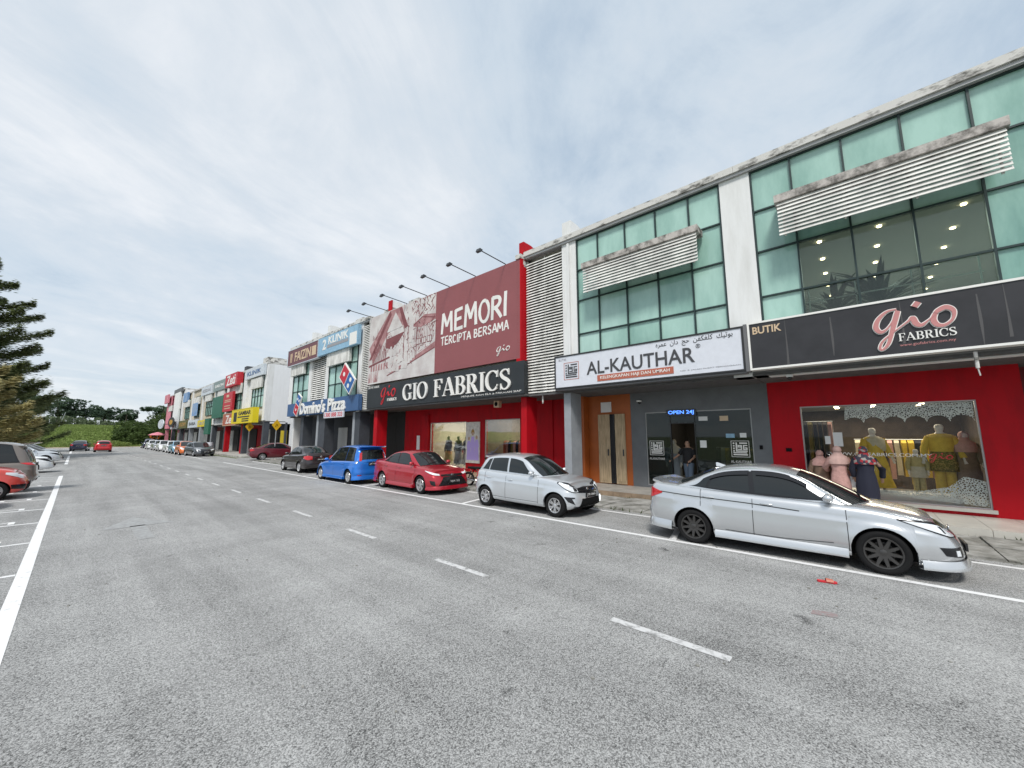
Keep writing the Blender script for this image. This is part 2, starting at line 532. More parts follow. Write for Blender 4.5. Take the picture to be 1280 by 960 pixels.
        if thick:
            rim = [(a, 0) for a in bl] 
            loop = [(p, rows[i][0]) for i, p in enumerate(bl)] + [(tl[-1] * t + bl[-1] * (1 - t), rows[-1][j]) for j, t in enumerate(np.linspace(0, 1, k + 1))][1:] + [(p, rows[i][-1]) for i, p in list(enumerate(tl))[::-1]][1:] + [(tl[0] * t + bl[0] * (1 - t), rows[0][j]) for j, t in list(enumerate(np.linspace(0, 1, k + 1)))[::-1]][1:]
            b.grid([[q, fn(*p, -.006)] for p, q in loop])
        bm = bmesh.new()
        vs = [bm.verts.new(v) for v in b.v]
        for f in b.f:
            try: bm.faces.new([vs[i] for i in f])
            except ValueError: pass
        bmesh.ops.remove_doubles(bm, verts=bm.verts, dist=.0004)
        bmesh.ops.recalc_face_normals(bm, faces=bm.faces)
        mesh = bpy.data.meshes.new(name)
        bm.to_mesh(mesh); bm.free()
        mesh.materials.append(M[m])
        mesh.polygons.foreach_set('use_smooth', [True] * len(mesh.polygons))
        mesh.set_sharp_from_angle(angle=R(40))
        return link(name, mesh, root)
    def ribbon(c, mb, fn, pts, w, off=.002):
        pts = [np.array(p, float) for p in pts]
        rows = []
        for i, p in enumerate(pts):
            t = pts[min(i + 1, len(pts) - 1)] - pts[max(i - 1, 0)]
            t /= max(np.linalg.norm(t), 1e-6); nrm = np.array((-t[1], t[0]))
            rows.append([fn(*(p - nrm * w / 2), off), fn(*(p + nrm * w / 2), off)])
        mb.grid(rows)

RIMS = {}
def wheel_meshes(wr, rr, wid, spokes, rim_mat, style):
    key = (wr, rr, wid, spokes, rim_mat, style)
    if key in RIMS: return RIMS[key]
    b = MB()
    h = wid / 2
    prof = [(rr - .012, -h * .8), (rr + .004, -h * .92), (rr + .03, -h), (wr - .03, -h * .98), (wr - .008, -h * .86), (wr, -h * .6), (wr, h * .6), (wr - .008, h * .86), (wr - .03, h * .98), (rr + .03, h), (rr + .004, h * .92), (rr - .012, h * .8)]
    n = 40
    b.grid([[(r * math.cos(2 * math.pi * i / n), y, r * math.sin(2 * math.pi * i / n)) for (r, y) in prof] for i in range(n + 1)])
    tyre = mesh_of('tyre', b.v, b.f, ['rubber'], smooth=True, angle=50)
    g = MB()
    # outer lip, barrel, dark back
    lip = [(rr - .012, h * .8), (rr, h * .9), (rr - .004, h * .96), (rr - .02, h * .93), (rr - .03, h * .6), (rr - .045, -h * .2)]
    g.grid([[(r * math.cos(2 * math.pi * i / n), y, r * math.sin(2 * math.pi * i / n)) for (r, y) in lip] for i in range(n + 1)])
    k0 = -h * .15
    g.add([(0, k0, 0)] + [((rr - .04) * math.cos(2 * math.pi * i / n), k0, (rr - .04) * math.sin(2 * math.pi * i / n)) for i in range(n)], [(0, 1 + i, 1 + (i + 1) % n) for i in range(n)], 1)
    # brake disc
    g.add([(0, k0 + .015, 0)] + [(rr * .62 * math.cos(2 * math.pi * i / n), k0 + .015, rr * .62 * math.sin(2 * math.pi * i / n)) for i in range(n)], [(0, 1 + i, 1 + (i + 1) % n) for i in range(n)], 2)
    # spokes
    for k in range(spokes):
        a0 = 2 * math.pi * k / spokes + .15
        arms = [0] if style == 'single' else [-.16, .16]
        for da in arms:
            w0, w1 = (.026, .016) if style == 'single' else (.020, .014)
            if style == 'fat': w0, w1 = .034, .03
            a1 = a0 + da
            r0, r1 = rr * .16, rr - .02
            def pt(r, a, off, y): return (r * math.cos(a) - off * math.sin(a), y, r * math.sin(a) + off * math.cos(a))
            y0, y1 = h * .72, h * .82
            v = [pt(r0, a0, -w0, y0), pt(r0, a0, w0, y0), pt(r1, a1, w1, y1), pt(r1, a1, -w1, y1),
                 pt(r0, a0, -w0 * 1.3, y0 - .035), pt(r0, a0, w0 * 1.3, y0 - .035), pt(r1, a1, w1 * 1.3, y1 - .035), pt(r1, a1, -w1 * 1.3, y1 - .035)]
            g.add(v, [(0, 1, 2, 3), (0, 4, 5, 1), (1, 5, 6, 2), (2, 6, 7, 3), (3, 7, 4, 0)], 0)
    # hub
    hub = [(.0, h * .84), (rr * .12, h * .83), (rr * .2, h * .76), (rr * .22, h * .55)]
    g.grid([[(r * math.cos(2 * math.pi * i / 20), y, r * math.sin(2 * math.pi * i / 20)) for (r, y) in hub] for i in range(21)])
    rim = mesh_of('rim', g.v, g.f, [rim_mat, 'black', 'rim_dark'], g.m, True, 30)
    RIMS[key] = (tyre, rim)
    return RIMS[key]

def make_car(name, label, cat, sp, loc, rotz, group=None):
    """loc = ground point under the middle of the car"""
    root = thing(name, label, cat, loc, rotz, group)
    WL[root] = Vector((sp['L'] / 2, 0, 0))          # meshes are built from x = 0 at the tail
    c = Car(sp); c.prep_cabin()
    P = sp['paint']
    def sh(o):                                       # shift the tail-based coordinates to the middle
        o.data.transform(Matrix.Translation((-sp['L'] / 2, 0, 0))); return o
    sh(c.body(root, P))
    hi = sp.get('detail', 2)
    # wheels
    for xa in (c.xr, c.xf):
        for side in (1, -1):
            ty, ri = wheel_meshes(c.wr, sp['rr'], .2, sp.get('spokes', 5), sp.get('rim', 'rim_silver'), sp.get('rim_style', 'fat'))
            w = link('wheel', ty, root, (xa - sp['L'] / 2, side * (c.hw - .115), c.wr))
            r_ = link('rim', ri, w)
            w.rotation_euler = (0, 0, 0 if side == 1 else math.pi)
            w.rotation_euler[1] = random.uniform(0, 1.2)
    # arches and floor
    b = MB()
    for xa in (c.xr, c.xf):
        for side in (1, -1):
            rows = []
            for k in range(13):
                a = math.pi * k / 12
                px, pz = xa + (c.Ra + .012) * math.cos(a), c.wr + (c.Ra + .012) * math.sin(a)
                rows.append([(px, side * (c.hw - .06), pz), (px, side * (c.hw - .36), pz)])
            b.grid(rows)
            b.add([(xa + (c.Ra + .01) * math.cos(math.pi * k / 12), side * (c.hw - .36), c.wr + (c.Ra + .01) * math.sin(math.pi * k / 12)) for k in range(13)], [tuple(range(13))])
    b.box(.35, sp['L'] - .4, -c.hw + .37, c.hw - .37, .17, .34)
    b.box(c.xr + c.Ra + .02, c.xf - c.Ra - .02, -c.hw + .08, c.hw - .08, .19, .36)
    sh(b.build('underbody', 'black', root, world=False))
    # glass
    n = len(c.prof)
    def idx(x): return float(np.interp(x, c.prof[:, 0], range(n)))
    x0, x1 = sp['windscreen']
    sh(c.patch('windscreen', root, 'car_glass', lambda i, q, off: c.T(i, q, off), [(idx(x0), -.9), (idx(x0), .9)], [(idx(x1), -.93), (idx(x1), .93)], 12, 10, .011))
    x0, x1 = sp['rear_window']
    sh(c.patch('rear_window', root, 'car_glass', lambda i, q, off: c.T(i, q, off), [(idx(x0), -.88), (idx(x0), .88)], [(idx(x1), -.88), (idx(x1), .88)], 12, 8, .010))
    for side in (1, -1):
        fn = lambda x, z, off, side=side: c.Sd(x, z, off, side)
        zlo = lambda x: c.zt(x) + sp.get('win_lo', .035)
        zhi = lambda x: c.railz(x) - sp.get('win_hi', .045)
        for (xa, xb, xta, xtb) in sp['windows']:        # rear-bottom, front-bottom, rear-top, front-top
            def W2(a, t, e=0.0):
                xlo, xhi = xa + (xb - xa) * a, xta + (xtb - xta) * a
                x = xlo + (xhi - xlo) * t
                lo, h_ = zlo(x), max(zhi(x), zlo(x) + .012)
                return x, lo + (h_ - lo) * t
            pane = lambda a, t, off: fn(*W2(a, t), off)
            bl = [(0, 0), (1, 0)]; tl = [(0, 1), (1, 1)]
            if sp.get('surround'):
                frame = lambda a, t, off: fn(*(lambda x, z: (x, z))(*W2(a, t)), off)
                ex = lambda a, t, off: fn(*W2(-.045 + 1.09 * a, -.09 + 1.18 * t), off)
                sh(c.patch('window_frame', root, sp['surround'], ex, bl, tl, 12, 6, .007))
            sh(c.patch('side_window', root, sp.get('side_glass', 'car_glass'), pane, bl, tl, 12, 6, .011))
        for (xa, xb, xta, xtb) in sp.get('pillars', []):
            def W3(a, t):
                xlo, xhi = xa + (xb - xa) * a, xta + (xtb - xta) * a
                x = xlo + (xhi - xlo) * t
                lo, h_ = zlo(x) - .01, max(zhi(x) + .015, zlo(x) + .012)
                return x, lo + (h_ - lo) * t
            sh(c.patch('pillar_trim', root, 'gloss_black', lambda a, t, off: fn(*W3(a, t), off), [(0, 0), (1, 0)], [(0, 1), (1, 1)], 4, 6, .0085))
        if hi >= 1:
            # wing mirror
            mx = sp['mirror']
            b = MB()
            zz_ = c.zt(mx) + .09
            yy_ = c.yc(mx) + .10
            b.ell((mx, side * yy_, zz_), (.075, .10, .065), 12, 8)
            b.box(mx - .03, mx + .03, side * (yy_ - .14) - .07, side * (yy_ - .14) + .07, zz_ - .075, zz_ - .035)
            mo = sh(b.build('wing_mirror', sp.get('mirror_mat', P), root, smooth=True, angle=40, world=False))
            # handles
            for hx, hz in sp.get('handles', []):
                b = MB()
                p = c.P(c.s_of_x(hx), hz, .012, side)
                b.ell(p, (.10, .018, .016), 10, 6)
                sh(b.build('door_handle', sp.get('handle_mat', P), root, smooth=True, world=False))
    if hi >= 1:
        b = MB()
        for side in (1, -1):
            fs = lambda x, z, off, side=side: c.P(c.s_of_x(x), z, off, side)
            for x in sp.get('seams', []):
                z1 = c.zt(x) - .005
                lo = max(c.zlow(x), c.zb(x)) + .07
                c.ribbon(b, fs, [(x + sp.get('seam_bow', 0) * math.sin(math.pi * (lo + (z1 - lo) * t)), lo + (z1 - lo) * t) for t in np.linspace(0, 1, 12)], .010, .0025)
            if sp.get('seams'):
                xs = np.linspace(max(min(sp['seams']), c.xr + c.Ra), max(sp['seams']), 14)
                c.ribbon(b, fs, [(x, c.zb(x) + .10) for x in xs], .009, .0025)
            for pts, w in sp.get('creases', []):
                c.ribbon(b, fs, crom(pts, 8), w, .002)  # dark ribbon paints the shade line of a body-side crease
        if b.v: sh(b.build('gap_and_crease_shade', 'seam', root, world=False))
    # lamps, grille and bumper pieces: lists of (name, material, 'f'/'r', bottom pts, top pts, off), s from the end's centre
    for nm, m_, end, bot, top, off, both in sp.get('patches', []):
        for side in ((1, -1) if both else (1,)):
            def fn(s, z, off_, side=side, end=end):
                sd_ = side
                if s < 0: sd_, s = -side, -s
                return c.P(s if end == 'f' else c.S - s, z, off_, sd_)
            sh(c.patch(nm, root, m_, fn, bot, top, 10, 4, off))
    for fnc in sp.get('extra', []): fnc(c, root, sh)
    if sp.get('plate_f'):
        x, z = sp['plate_f']; x = c.P(0, z).x + .022
        b = MB(); b.box(x - .012, x + .012, -.24, .24, z - .055, z + .055)
        pl = sh(b.build('number_plate', 'plate_black', root, world=False))
        text_obj('lettering', sp.get('plate', 'JTR 8665'), 'white_print', pl, .40, .07, Matrix(((0, 0, 1, x + .0135 - sp['L'] / 2), (1, 0, 0, 0), (0, 1, 0, z), (0, 0, 0, 1))), .0005)
    if sp.get('plate_r'):
        x, z = sp['plate_r']; x = c.P(c.S, z).x - .018
        b = MB(); b.box(x - .012, x + .012, -.24, .24, z - .055, z + .055)
        pl = sh(b.build('number_plate', 'plate_black', root, world=False))
        text_obj('lettering', sp.get('plate', 'JTR 8665'), 'white_print', pl, .40, .07, Matrix(((0, 0, -1, x - .0135 - sp['L'] / 2), (-1, 0, 0, 0), (0, 1, 0, z), (0, 0, 0, 1))), .0005)
    WL[root] = Vector(loc)
    return root

def shark_fin(x):
    def f(c, root, sh):
        z = float(np.interp(x, c.prof[:, 0], c.prof[:, 1]))
        b = MB()
        for k in range(1): b.add([(x - .1, 0, z + .065), (x - .12, .028, z - .01), (x + .12, .008, z - .01), (x - .12, -.028, z - .01), (x + .12, -.008, z - .01), (x - .13, 0, z + .06)],
                                 [(0, 2, 1), (0, 4, 2), (0, 3, 4), (0, 1, 5), (0, 5, 3), (1, 3, 5)])
        sh(b.build('roof_antenna', c.sp['paint'], root, world=False))
    return f
def lip_spoiler(x, z, w, depth=.22, up=.05, m=None):
    def f(c, root, sh):
        b = MB()
        rows = []
        for q in np.linspace(-1, 1, 15):
            xx = x + .12 * q * q
            rows.append([(xx + depth, q * w, z - .015 - .01 * q * q), (xx + depth * .45, q * w, z + up * .55), (xx, q * w, z + up), (xx - .005, q * w, z + up - .025), (xx + depth * .4, q * w, z - .03)])
        b.grid(rows, closed=True)
        b.add(rows[0], [(0, 1, 2, 3, 4)]); b.add(rows[-1], [(4, 3, 2, 1, 0)])
        sh(b.build('spoiler', m or c.sp['paint'], root, smooth=True, angle=45, world=False))
    return f
def bodykit(front_z=.16, m=None):
    def f(c, root, sh):
        fn = lambda s, z, off: c.P(abs(s), max(z, c.zb(c.xy(abs(s))[0])), off, 1 if s >= 0 else -1)
        # front lip: a thin blade that stands out from the bumper
        b = MB()
        s1 = c.s_of_x(c.xf + c.Ra + .03)
        rows = []
        for s in np.linspace(-s1, s1, 33):
            sd_ = 1 if s >= 0 else -1
            z = c.zb(c.xy(abs(s))[0])
            p = c.P(abs(s), z + .09, .012, sd_); q = c.P(abs(s), z + .1, .045, sd_)
            rows.append([Vector((p.x, p.y, z + .09)), Vector((q.x, q.y, z + .01)), Vector((q.x, q.y, z - .03)), Vector((p.x - .04, p.y * .96, z - .025))])
        b.grid(rows)
        sh(b.build('front_lip', m or c.sp['paint'], root, smooth=True, angle=35, world=False))
        for side in (1, -1):
            b = MB()
            rows = []
            for x in np.linspace(c.xr + c.Ra + .03, c.xf - c.Ra - .03, 12):
                z = c.zb(x); s = c.s_of_x(x)
                p = c.P(s, z + .1, .006, side); q = c.P(s, z + .08, .05, side)
                rows.append([Vector((x, p.y, z + .105)), Vector((x, q.y, z + .05)), Vector((x, q.y, z - .02)), Vector((x, p.y * .9, z - .02))])
            b.grid(rows)
            b.add(rows[0], [(0, 1, 2, 3)]); b.add(rows[-1], [(3, 2, 1, 0)])
            sh(b.build('side_skirt', m or c.sp['paint'], root, smooth=True, angle=35, world=False))
        b = MB()
        rows = []
        s0, s1 = c.s_of_x(c.xr - c.Ra - .03), c.S
        for s in np.linspace(-(c.S - s0), c.S - s0, 33):
            sd_ = 1 if s >= 0 else -1
            ss = c.S - abs(s); z = c.zb(c.xy(ss)[0])
            p = c.P(ss, z + .1, .008, sd_); q = c.P(ss, z + .1, .04, sd_)
            rows.append([Vector((p.x, p.y, z + .12)), Vector((q.x, q.y, z + .03)), Vector((q.x, q.y, z - .04)), Vector((p.x + .05, p.y * .95, z - .04))])
        b.grid(rows)
        sh(b.build('rear_skirt', m or c.sp['paint'], root, smooth=True, angle=35, world=False))
    return f
def emblem(end, z, r=.055):
    def f(c, root, sh):
        p = c.P(0 if end == 'f' else c.S, z, .012, 1)
        b = MB()
        sg = 1 if end == 'f' else -1
        b.ell((p.x, 0, z), (.012, r * 1.15, r), 14, 8)
        sh(b.build('emblem', 'chrome', root, smooth=True, world=False))
    return f
def visors(spans):
    """smoked rain visors above the side windows"""
    def f(c, root, sh):
        for side in (1, -1):
            for xa, xb in spans:
                b = MB()
                rows = []
                for x in np.linspace(xa, xb, 12):
                    z = c.railz(x) - .03
                    rows.append([c.Sd(x, z, .012, side), c.Sd(x, z - .065, .035, side)])
                b.grid(rows)
                sh(b.build('rain_visor', 'gloss_black', root, smooth=True, world=False))
    return f
def wiper(pts_q):
    def f(c, root, sh):
        n = len(c.prof)
        def idx(x): return float(np.interp(x, c.prof[:, 0], range(n)))
        for (xa, qa), (xb, qb) in pts_q:
            b = MB()
            b.tube([c.T(idx(xa + (xb - xa) * t), qa + (qb - qa) * t, .018) for t in np.linspace(0, 1, 6)], .009, 6)
            sh(b.build('wiper', 'black', root, world=False))
    return f
def rear_wiper(z0):
    return lambda c, root, sh: None

# ------------------------------------------------------------------ car shapes
def sedan_spec(**k):
    sp = dict(L=4.44, W=1.70, wr=.305, rr=.215, ro=.95, wb=2.6,
        zt=[(0, 1.0), (.15, 1.05), (.55, 1.03), (1.0, 1.005), (2.0, .965), (3.0, .93), (3.45, .905), (3.9, .84), (4.2, .775), (4.44, .69)],
        zb=[(0, .27), (.4, .25), (1.4, .21), (3.2, .20), (4.0, .20), (4.44, .22)],
        cab=[(.42, 1.03), (.75, 1.15), (1.12, 1.325), (1.5, 1.435), (1.95, 1.475), (2.35, 1.455), (2.7, 1.365), (3.05, 1.20), (3.42, 1.0), (3.65, .88)],
        windscreen=(3.50, 2.62), rear_window=(.60, 1.28),
        windows=[(1.98, 3.15, 1.95, 2.52), (1.22, 1.90, 1.32, 1.87), (.92, 1.17, 1.12, 1.26)],
        mirror=2.98, handles=[(2.15, .84), (1.24, .87)], seams=[3.18, 1.94, 1.10], surround='gloss_black', nose=.82)
    sp.update(k); return sp
def hatch_spec(**k):
    sp = dict(L=3.64, W=1.63, wr=.285, rr=.185, ro=.58, wb=2.455,
        zt=[(0, 1.0), (.2, 1.01), (.8, .99), (1.6, .96), (2.3, .935), (2.75, .915), (3.1, .87), (3.4, .81), (3.64, .72)],
        zb=[(0, .28), (.4, .26), (1.4, .22), (2.6, .21), (3.3, .20), (3.64, .22)],
        cab=[(.05, .99), (.14, 1.18), (.34, 1.39), (.68, 1.475), (1.1, 1.508), (1.55, 1.495), (1.95, 1.415), (2.3, 1.25), (2.68, 1.03), (2.95, .89)],
        windscreen=(2.78, 1.86), rear_window=(.08, .33), bowr=.10,
        windows=[(1.42, 2.46, 1.40, 1.86), (.66, 1.34, .74, 1.32), (.36, .61, .58, .69)],
        mirror=2.30, handles=[(1.55, .80), (.72, .82)], seams=[2.52, 1.38, .55], surround='gloss_black', tail=.7, nose=.85, tum=.25)
    sp.update(k); return sp
def mpv_spec(**k):
    sp = dict(L=4.22, W=1.70, wr=.30, rr=.20, ro=.66, wb=2.75,
        zt=[(0, .93), (.4, .95), (1.2, .935), (2.2, .90), (3.0, .86), (3.3, .83), (3.7, .76), (4.0, .69), (4.22, .61)],
        zb=[(0, .24), (.4, .22), (1.4, .20), (3.2, .20), (4.22, .21)],
        cab=[(.05, .93), (.12, 1.2), (.22, 1.46), (.5, 1.575), (1.1, 1.62), (1.8, 1.60), (2.3, 1.51), (2.75, 1.28), (3.25, .96), (3.48, .84)],
        windscreen=(3.30, 2.22), rear_window=(.075, .20), bowr=.10,
        windows=[(2.12, 3.02, 2.08, 2.36), (1.22, 2.04, 1.20, 2.0), (.42, 1.12, .52, 1.10)],
        mirror=2.85, handles=[(2.25, .80), (1.25, .82)], seams=[3.08, 2.06, 1.12], surround='gloss_black', tail=.6, tum=.24)
    sp.update(k); return sp
def rear_lamps_sedan():
    return [('tail_light', 'taillamp', 'r', [(.50, .77), (.75, .76), (1.04, .87)], [(.48, .94), (.75, .965), (1.04, .895)], .010, True)]

silver_sedan = sedan_spec(paint='paint_silver', rim='rim_dark', spokes=10, rim_style='single', rr=.222, wr=.305,
    mirror_mat='paint_silver', plate_f=(4.45, .42), plate_r=(.03, .72), plate='JRG 6628',
    creases=[([(.30, .90), (1.0, .86), (1.9, .825), (2.6, .78)], .016), ([(1.5, .335), (2.3, .325), (3.0, .36)], .010)],
    pillars=[(1.89, 1.99, 1.86, 1.96), (1.15, 1.23, 1.25, 1.33)],
    patches=[
        ('headlight_surround', 'gloss_black', 'f', [(.46, .59), (.72, .60), (.98, .675), (1.31, .79)], [(.46, .715), (.72, .75), (.98, .80), (1.31, .808)], .008, True),
        ('headlight', 'headlamp', 'f', [(.50, .60), (.72, .615), (.98, .69), (1.26, .785)], [(.50, .695), (.72, .725), (.98, .772), (1.20, .782)], .013, True),
        ('headlight_divider', 'lamp_white', 'f', [(.60, .625), (.66, .632)], [(.66, .70), (.73, .71)], .017, True),
        ('headlight_divider', 'gloss_black', 'f', [(.78, .65), (.81, .66)], [(.84, .735), (.88, .742)], .017, True),
        ('grille', 'gloss_black', 'f', [(-.48, .575), (0, .55), (.48, .575)], [(-.48, .675), (0, .685), (.48, .675)], .010, False),
        ('grille_bar', 'chrome', 'f', [(-.50, .66), (0, .65), (.50, .66)], [(-.50, .685), (0, .69), (.50, .685)], .016, False),
        ('lower_grille', 'black', 'f', [(-.42, .27), (.42, .27)], [(-.46, .44), (.46, .44)], .006, False),
        ('fog_lamp_recess', 'gloss_black', 'f', [(.60, .345), (.86, .37)], [(.56, .475), (.92, .475)], .006, True),
        ('fog_lamp', 'headlamp', 'f', [(.66, .37), (.73, .37)], [(.66, .44), (.73, .44)], .012, True)] + rear_lamps_sedan(),
    extra=[shark_fin(1.35), lip_spoiler(.04, 1.06, .66, .26, .05), bodykit(), emblem('f', .63), visors([(1.25, 1.88), (2.0, 2.72)]),
           wiper([((3.46, -.6), (3.30, .05))])])

silver_hatch = hatch_spec(paint='paint_silver_light', rim='rim_silver', spokes=6, rim_style='double', plate_f=(3.66, .53), plate_r=(.02, .75), plate='JTR 8665', surround=None,
    patches=[
        ('headlight', 'headlamp', 'f', [(.46, .62), (.66, .63), (.86, .70), (1.08, .82)], [(.46, .715), (.66, .775), (.86, .83), (1.08, .85)], .010, True),
        ('headlight_surround', 'gloss_black', 'f', [(.43, .605), (.66, .61), (.86, .68), (1.12, .825)], [(.43, .73), (.66, .79), (.86, .845), (1.12, .86)], .007, True),
        ('headlight_housing', 'gloss_black', 'f', [(.48, .635), (.60, .635)], [(.48, .70), (.62, .725)], .014, True),
        ('headlight_projector', 'lamp_white', 'f', [(.68, .665), (.78, .69)], [(.68, .75), (.78, .775)], .014, True),
        ('grille', 'gloss_black', 'f', [(-.45, .60), (0, .575), (.45, .60)], [(-.45, .695), (0, .715), (.45, .695)], .010, False),
        ('grille_bar', 'chrome', 'f', [(-.44, .648), (0, .628), (.44, .648)], [(-.44, .66), (0, .64), (.44, .66)], .016, False),
        ('lower_grille', 'black', 'f', [(-.50, .24), (.50, .24)], [(-.38, .46), (.38, .46)], .008, False),
        ('bumper_blade', 'paint_silver_light', 'f', [(.52, .30), (.60, .28)], [(.60, .47), (.70, .47)], .022, True),
        ('fog_lamp_recess', 'gloss_black', 'f', [(.62, .33), (.80, .40)], [(.62, .50), (.90, .52)], .007, True),
        ('bumper_lip', 'black', 'f', [(-.66, .225), (0, .21), (.66, .225)], [(-.62, .265), (0, .25), (.62, .265)], .012, False),
        ('tail_light', 'taillamp', 'r', [(.60, .78), (.84, .80)], [(.56, .99), (.86, .99)], .006, True)],
    extra=[emblem('f', .66, .05), lip_spoiler(.18, 1.395, .50, .18, .02), wiper([((2.74, -.55), (2.60, .05))])])

red_sedan = sedan_spec(paint='paint_red', L=4.425, W=1.73, rim='rim_silver', spokes=5, rim_style='double', rr=.215, wr=.31, plate_f=(4.44, .45), plate_r=(.03, .70), plate='VJA 23',
    side_glass='car_glass', surround='gloss_black',
    patches=[
        ('headlight', 'headlamp', 'f', [(.56, .655), (.78, .67), (1.0, .72), (1.26, .80)], [(.56, .705), (.78, .73), (1.0, .775), (1.26, .812)], .010, True),
        ('grille', 'gloss_black', 'f', [(-.68, .24), (0, .22), (.68, .24)], [(-.42, .60), (0, .605), (.42, .60)], .012, False),
        ('grille_bar', 'gloss_black', 'f', [(-.50, .625), (0, .615), (.50, .625)], [(-.50, .68), (0, .685), (.50, .68)], .014, False),
        ('fog_lamp_recess', 'gloss_black', 'f', [(.72, .30), (.90, .36)], [(.76, .47), (.96, .49)], .007, True),
        ('bumper_lip', 'paint_red', 'f', [(.56, .225), (.98, .225)], [(.60, .265), (.98, .285)], .022, True)] + rear_lamps_sedan(),
    extra=[emblem('f', .65, .05), bodykit(), lip_spoiler(.04, 1.06, .66, .2, .03, 'gloss_black'), wiper([((3.46, -.6), (3.30, .05))])])

blue_mpv = mpv_spec(paint='paint_blue', rim='rim_silver', spokes=6, rim_style='fat', plate_r=(.0, .83), plate='JKV 4',
    patches=[
        ('tail_light', 'chrome', 'r', [(.74, .86), (.90, .86)], [(.72, 1.0), (.90, .93)], .008, True),
        ('reflector', 'taillamp', 'r', [(.55, .36), (.72, .36)], [(.55, .40), (.72, .40)], .006, True),
        ('bumper_vent', 'black', 'r', [(-.5, .26), (.5, .26)], [(-.5, .32), (.5, .32)], .006, False),
        ('headlight', 'headlamp', 'f', [(.48, .62), (1.05, .72)], [(.48, .70), (1.1, .80)], .006, True)],
    extra=[lip_spoiler(.02, 1.54, .60, .3, .03), emblem('r', .90, .05), bodykit(),
           lambda c, root, sh: [sh(c.patch('light_column', root, 'taillamp', lambda i, q, off, sd_=sd_: c.T(i, q * sd_, off), [(1.5, .80), (1.5, .96)], [(11, .80), (11, .96)], 6, 3, .01)) for sd_ in (1, -1)]])
dark_sedan = sedan_spec(paint='paint_dark', L=4.41, rim='rim_silver', spokes=10, rim_style='single', plate_r=(-.005, .74), plate='JPN 8834',
    patches=[('tail_light', 'taillamp', 'r', [(.46, .74), (.75, .73), (1.08, .84)], [(.46, .92), (.75, .96), (1.08, .90)], .010, True),
             ('trunk_trim', 'chrome', 'r', [(-.4, .835), (.4, .835)], [(-.4, .855), (.4, .855)], .012, False)],
    extra=[emblem('r', .88, .045)])
maroon_sedan = sedan_spec(paint='paint_maroon', L=4.3, rim='rim_silver', spokes=8, rim_style='single', plate_r=(.0, .74), plate='JMQ 71',
    patches=rear_lamps_sedan())
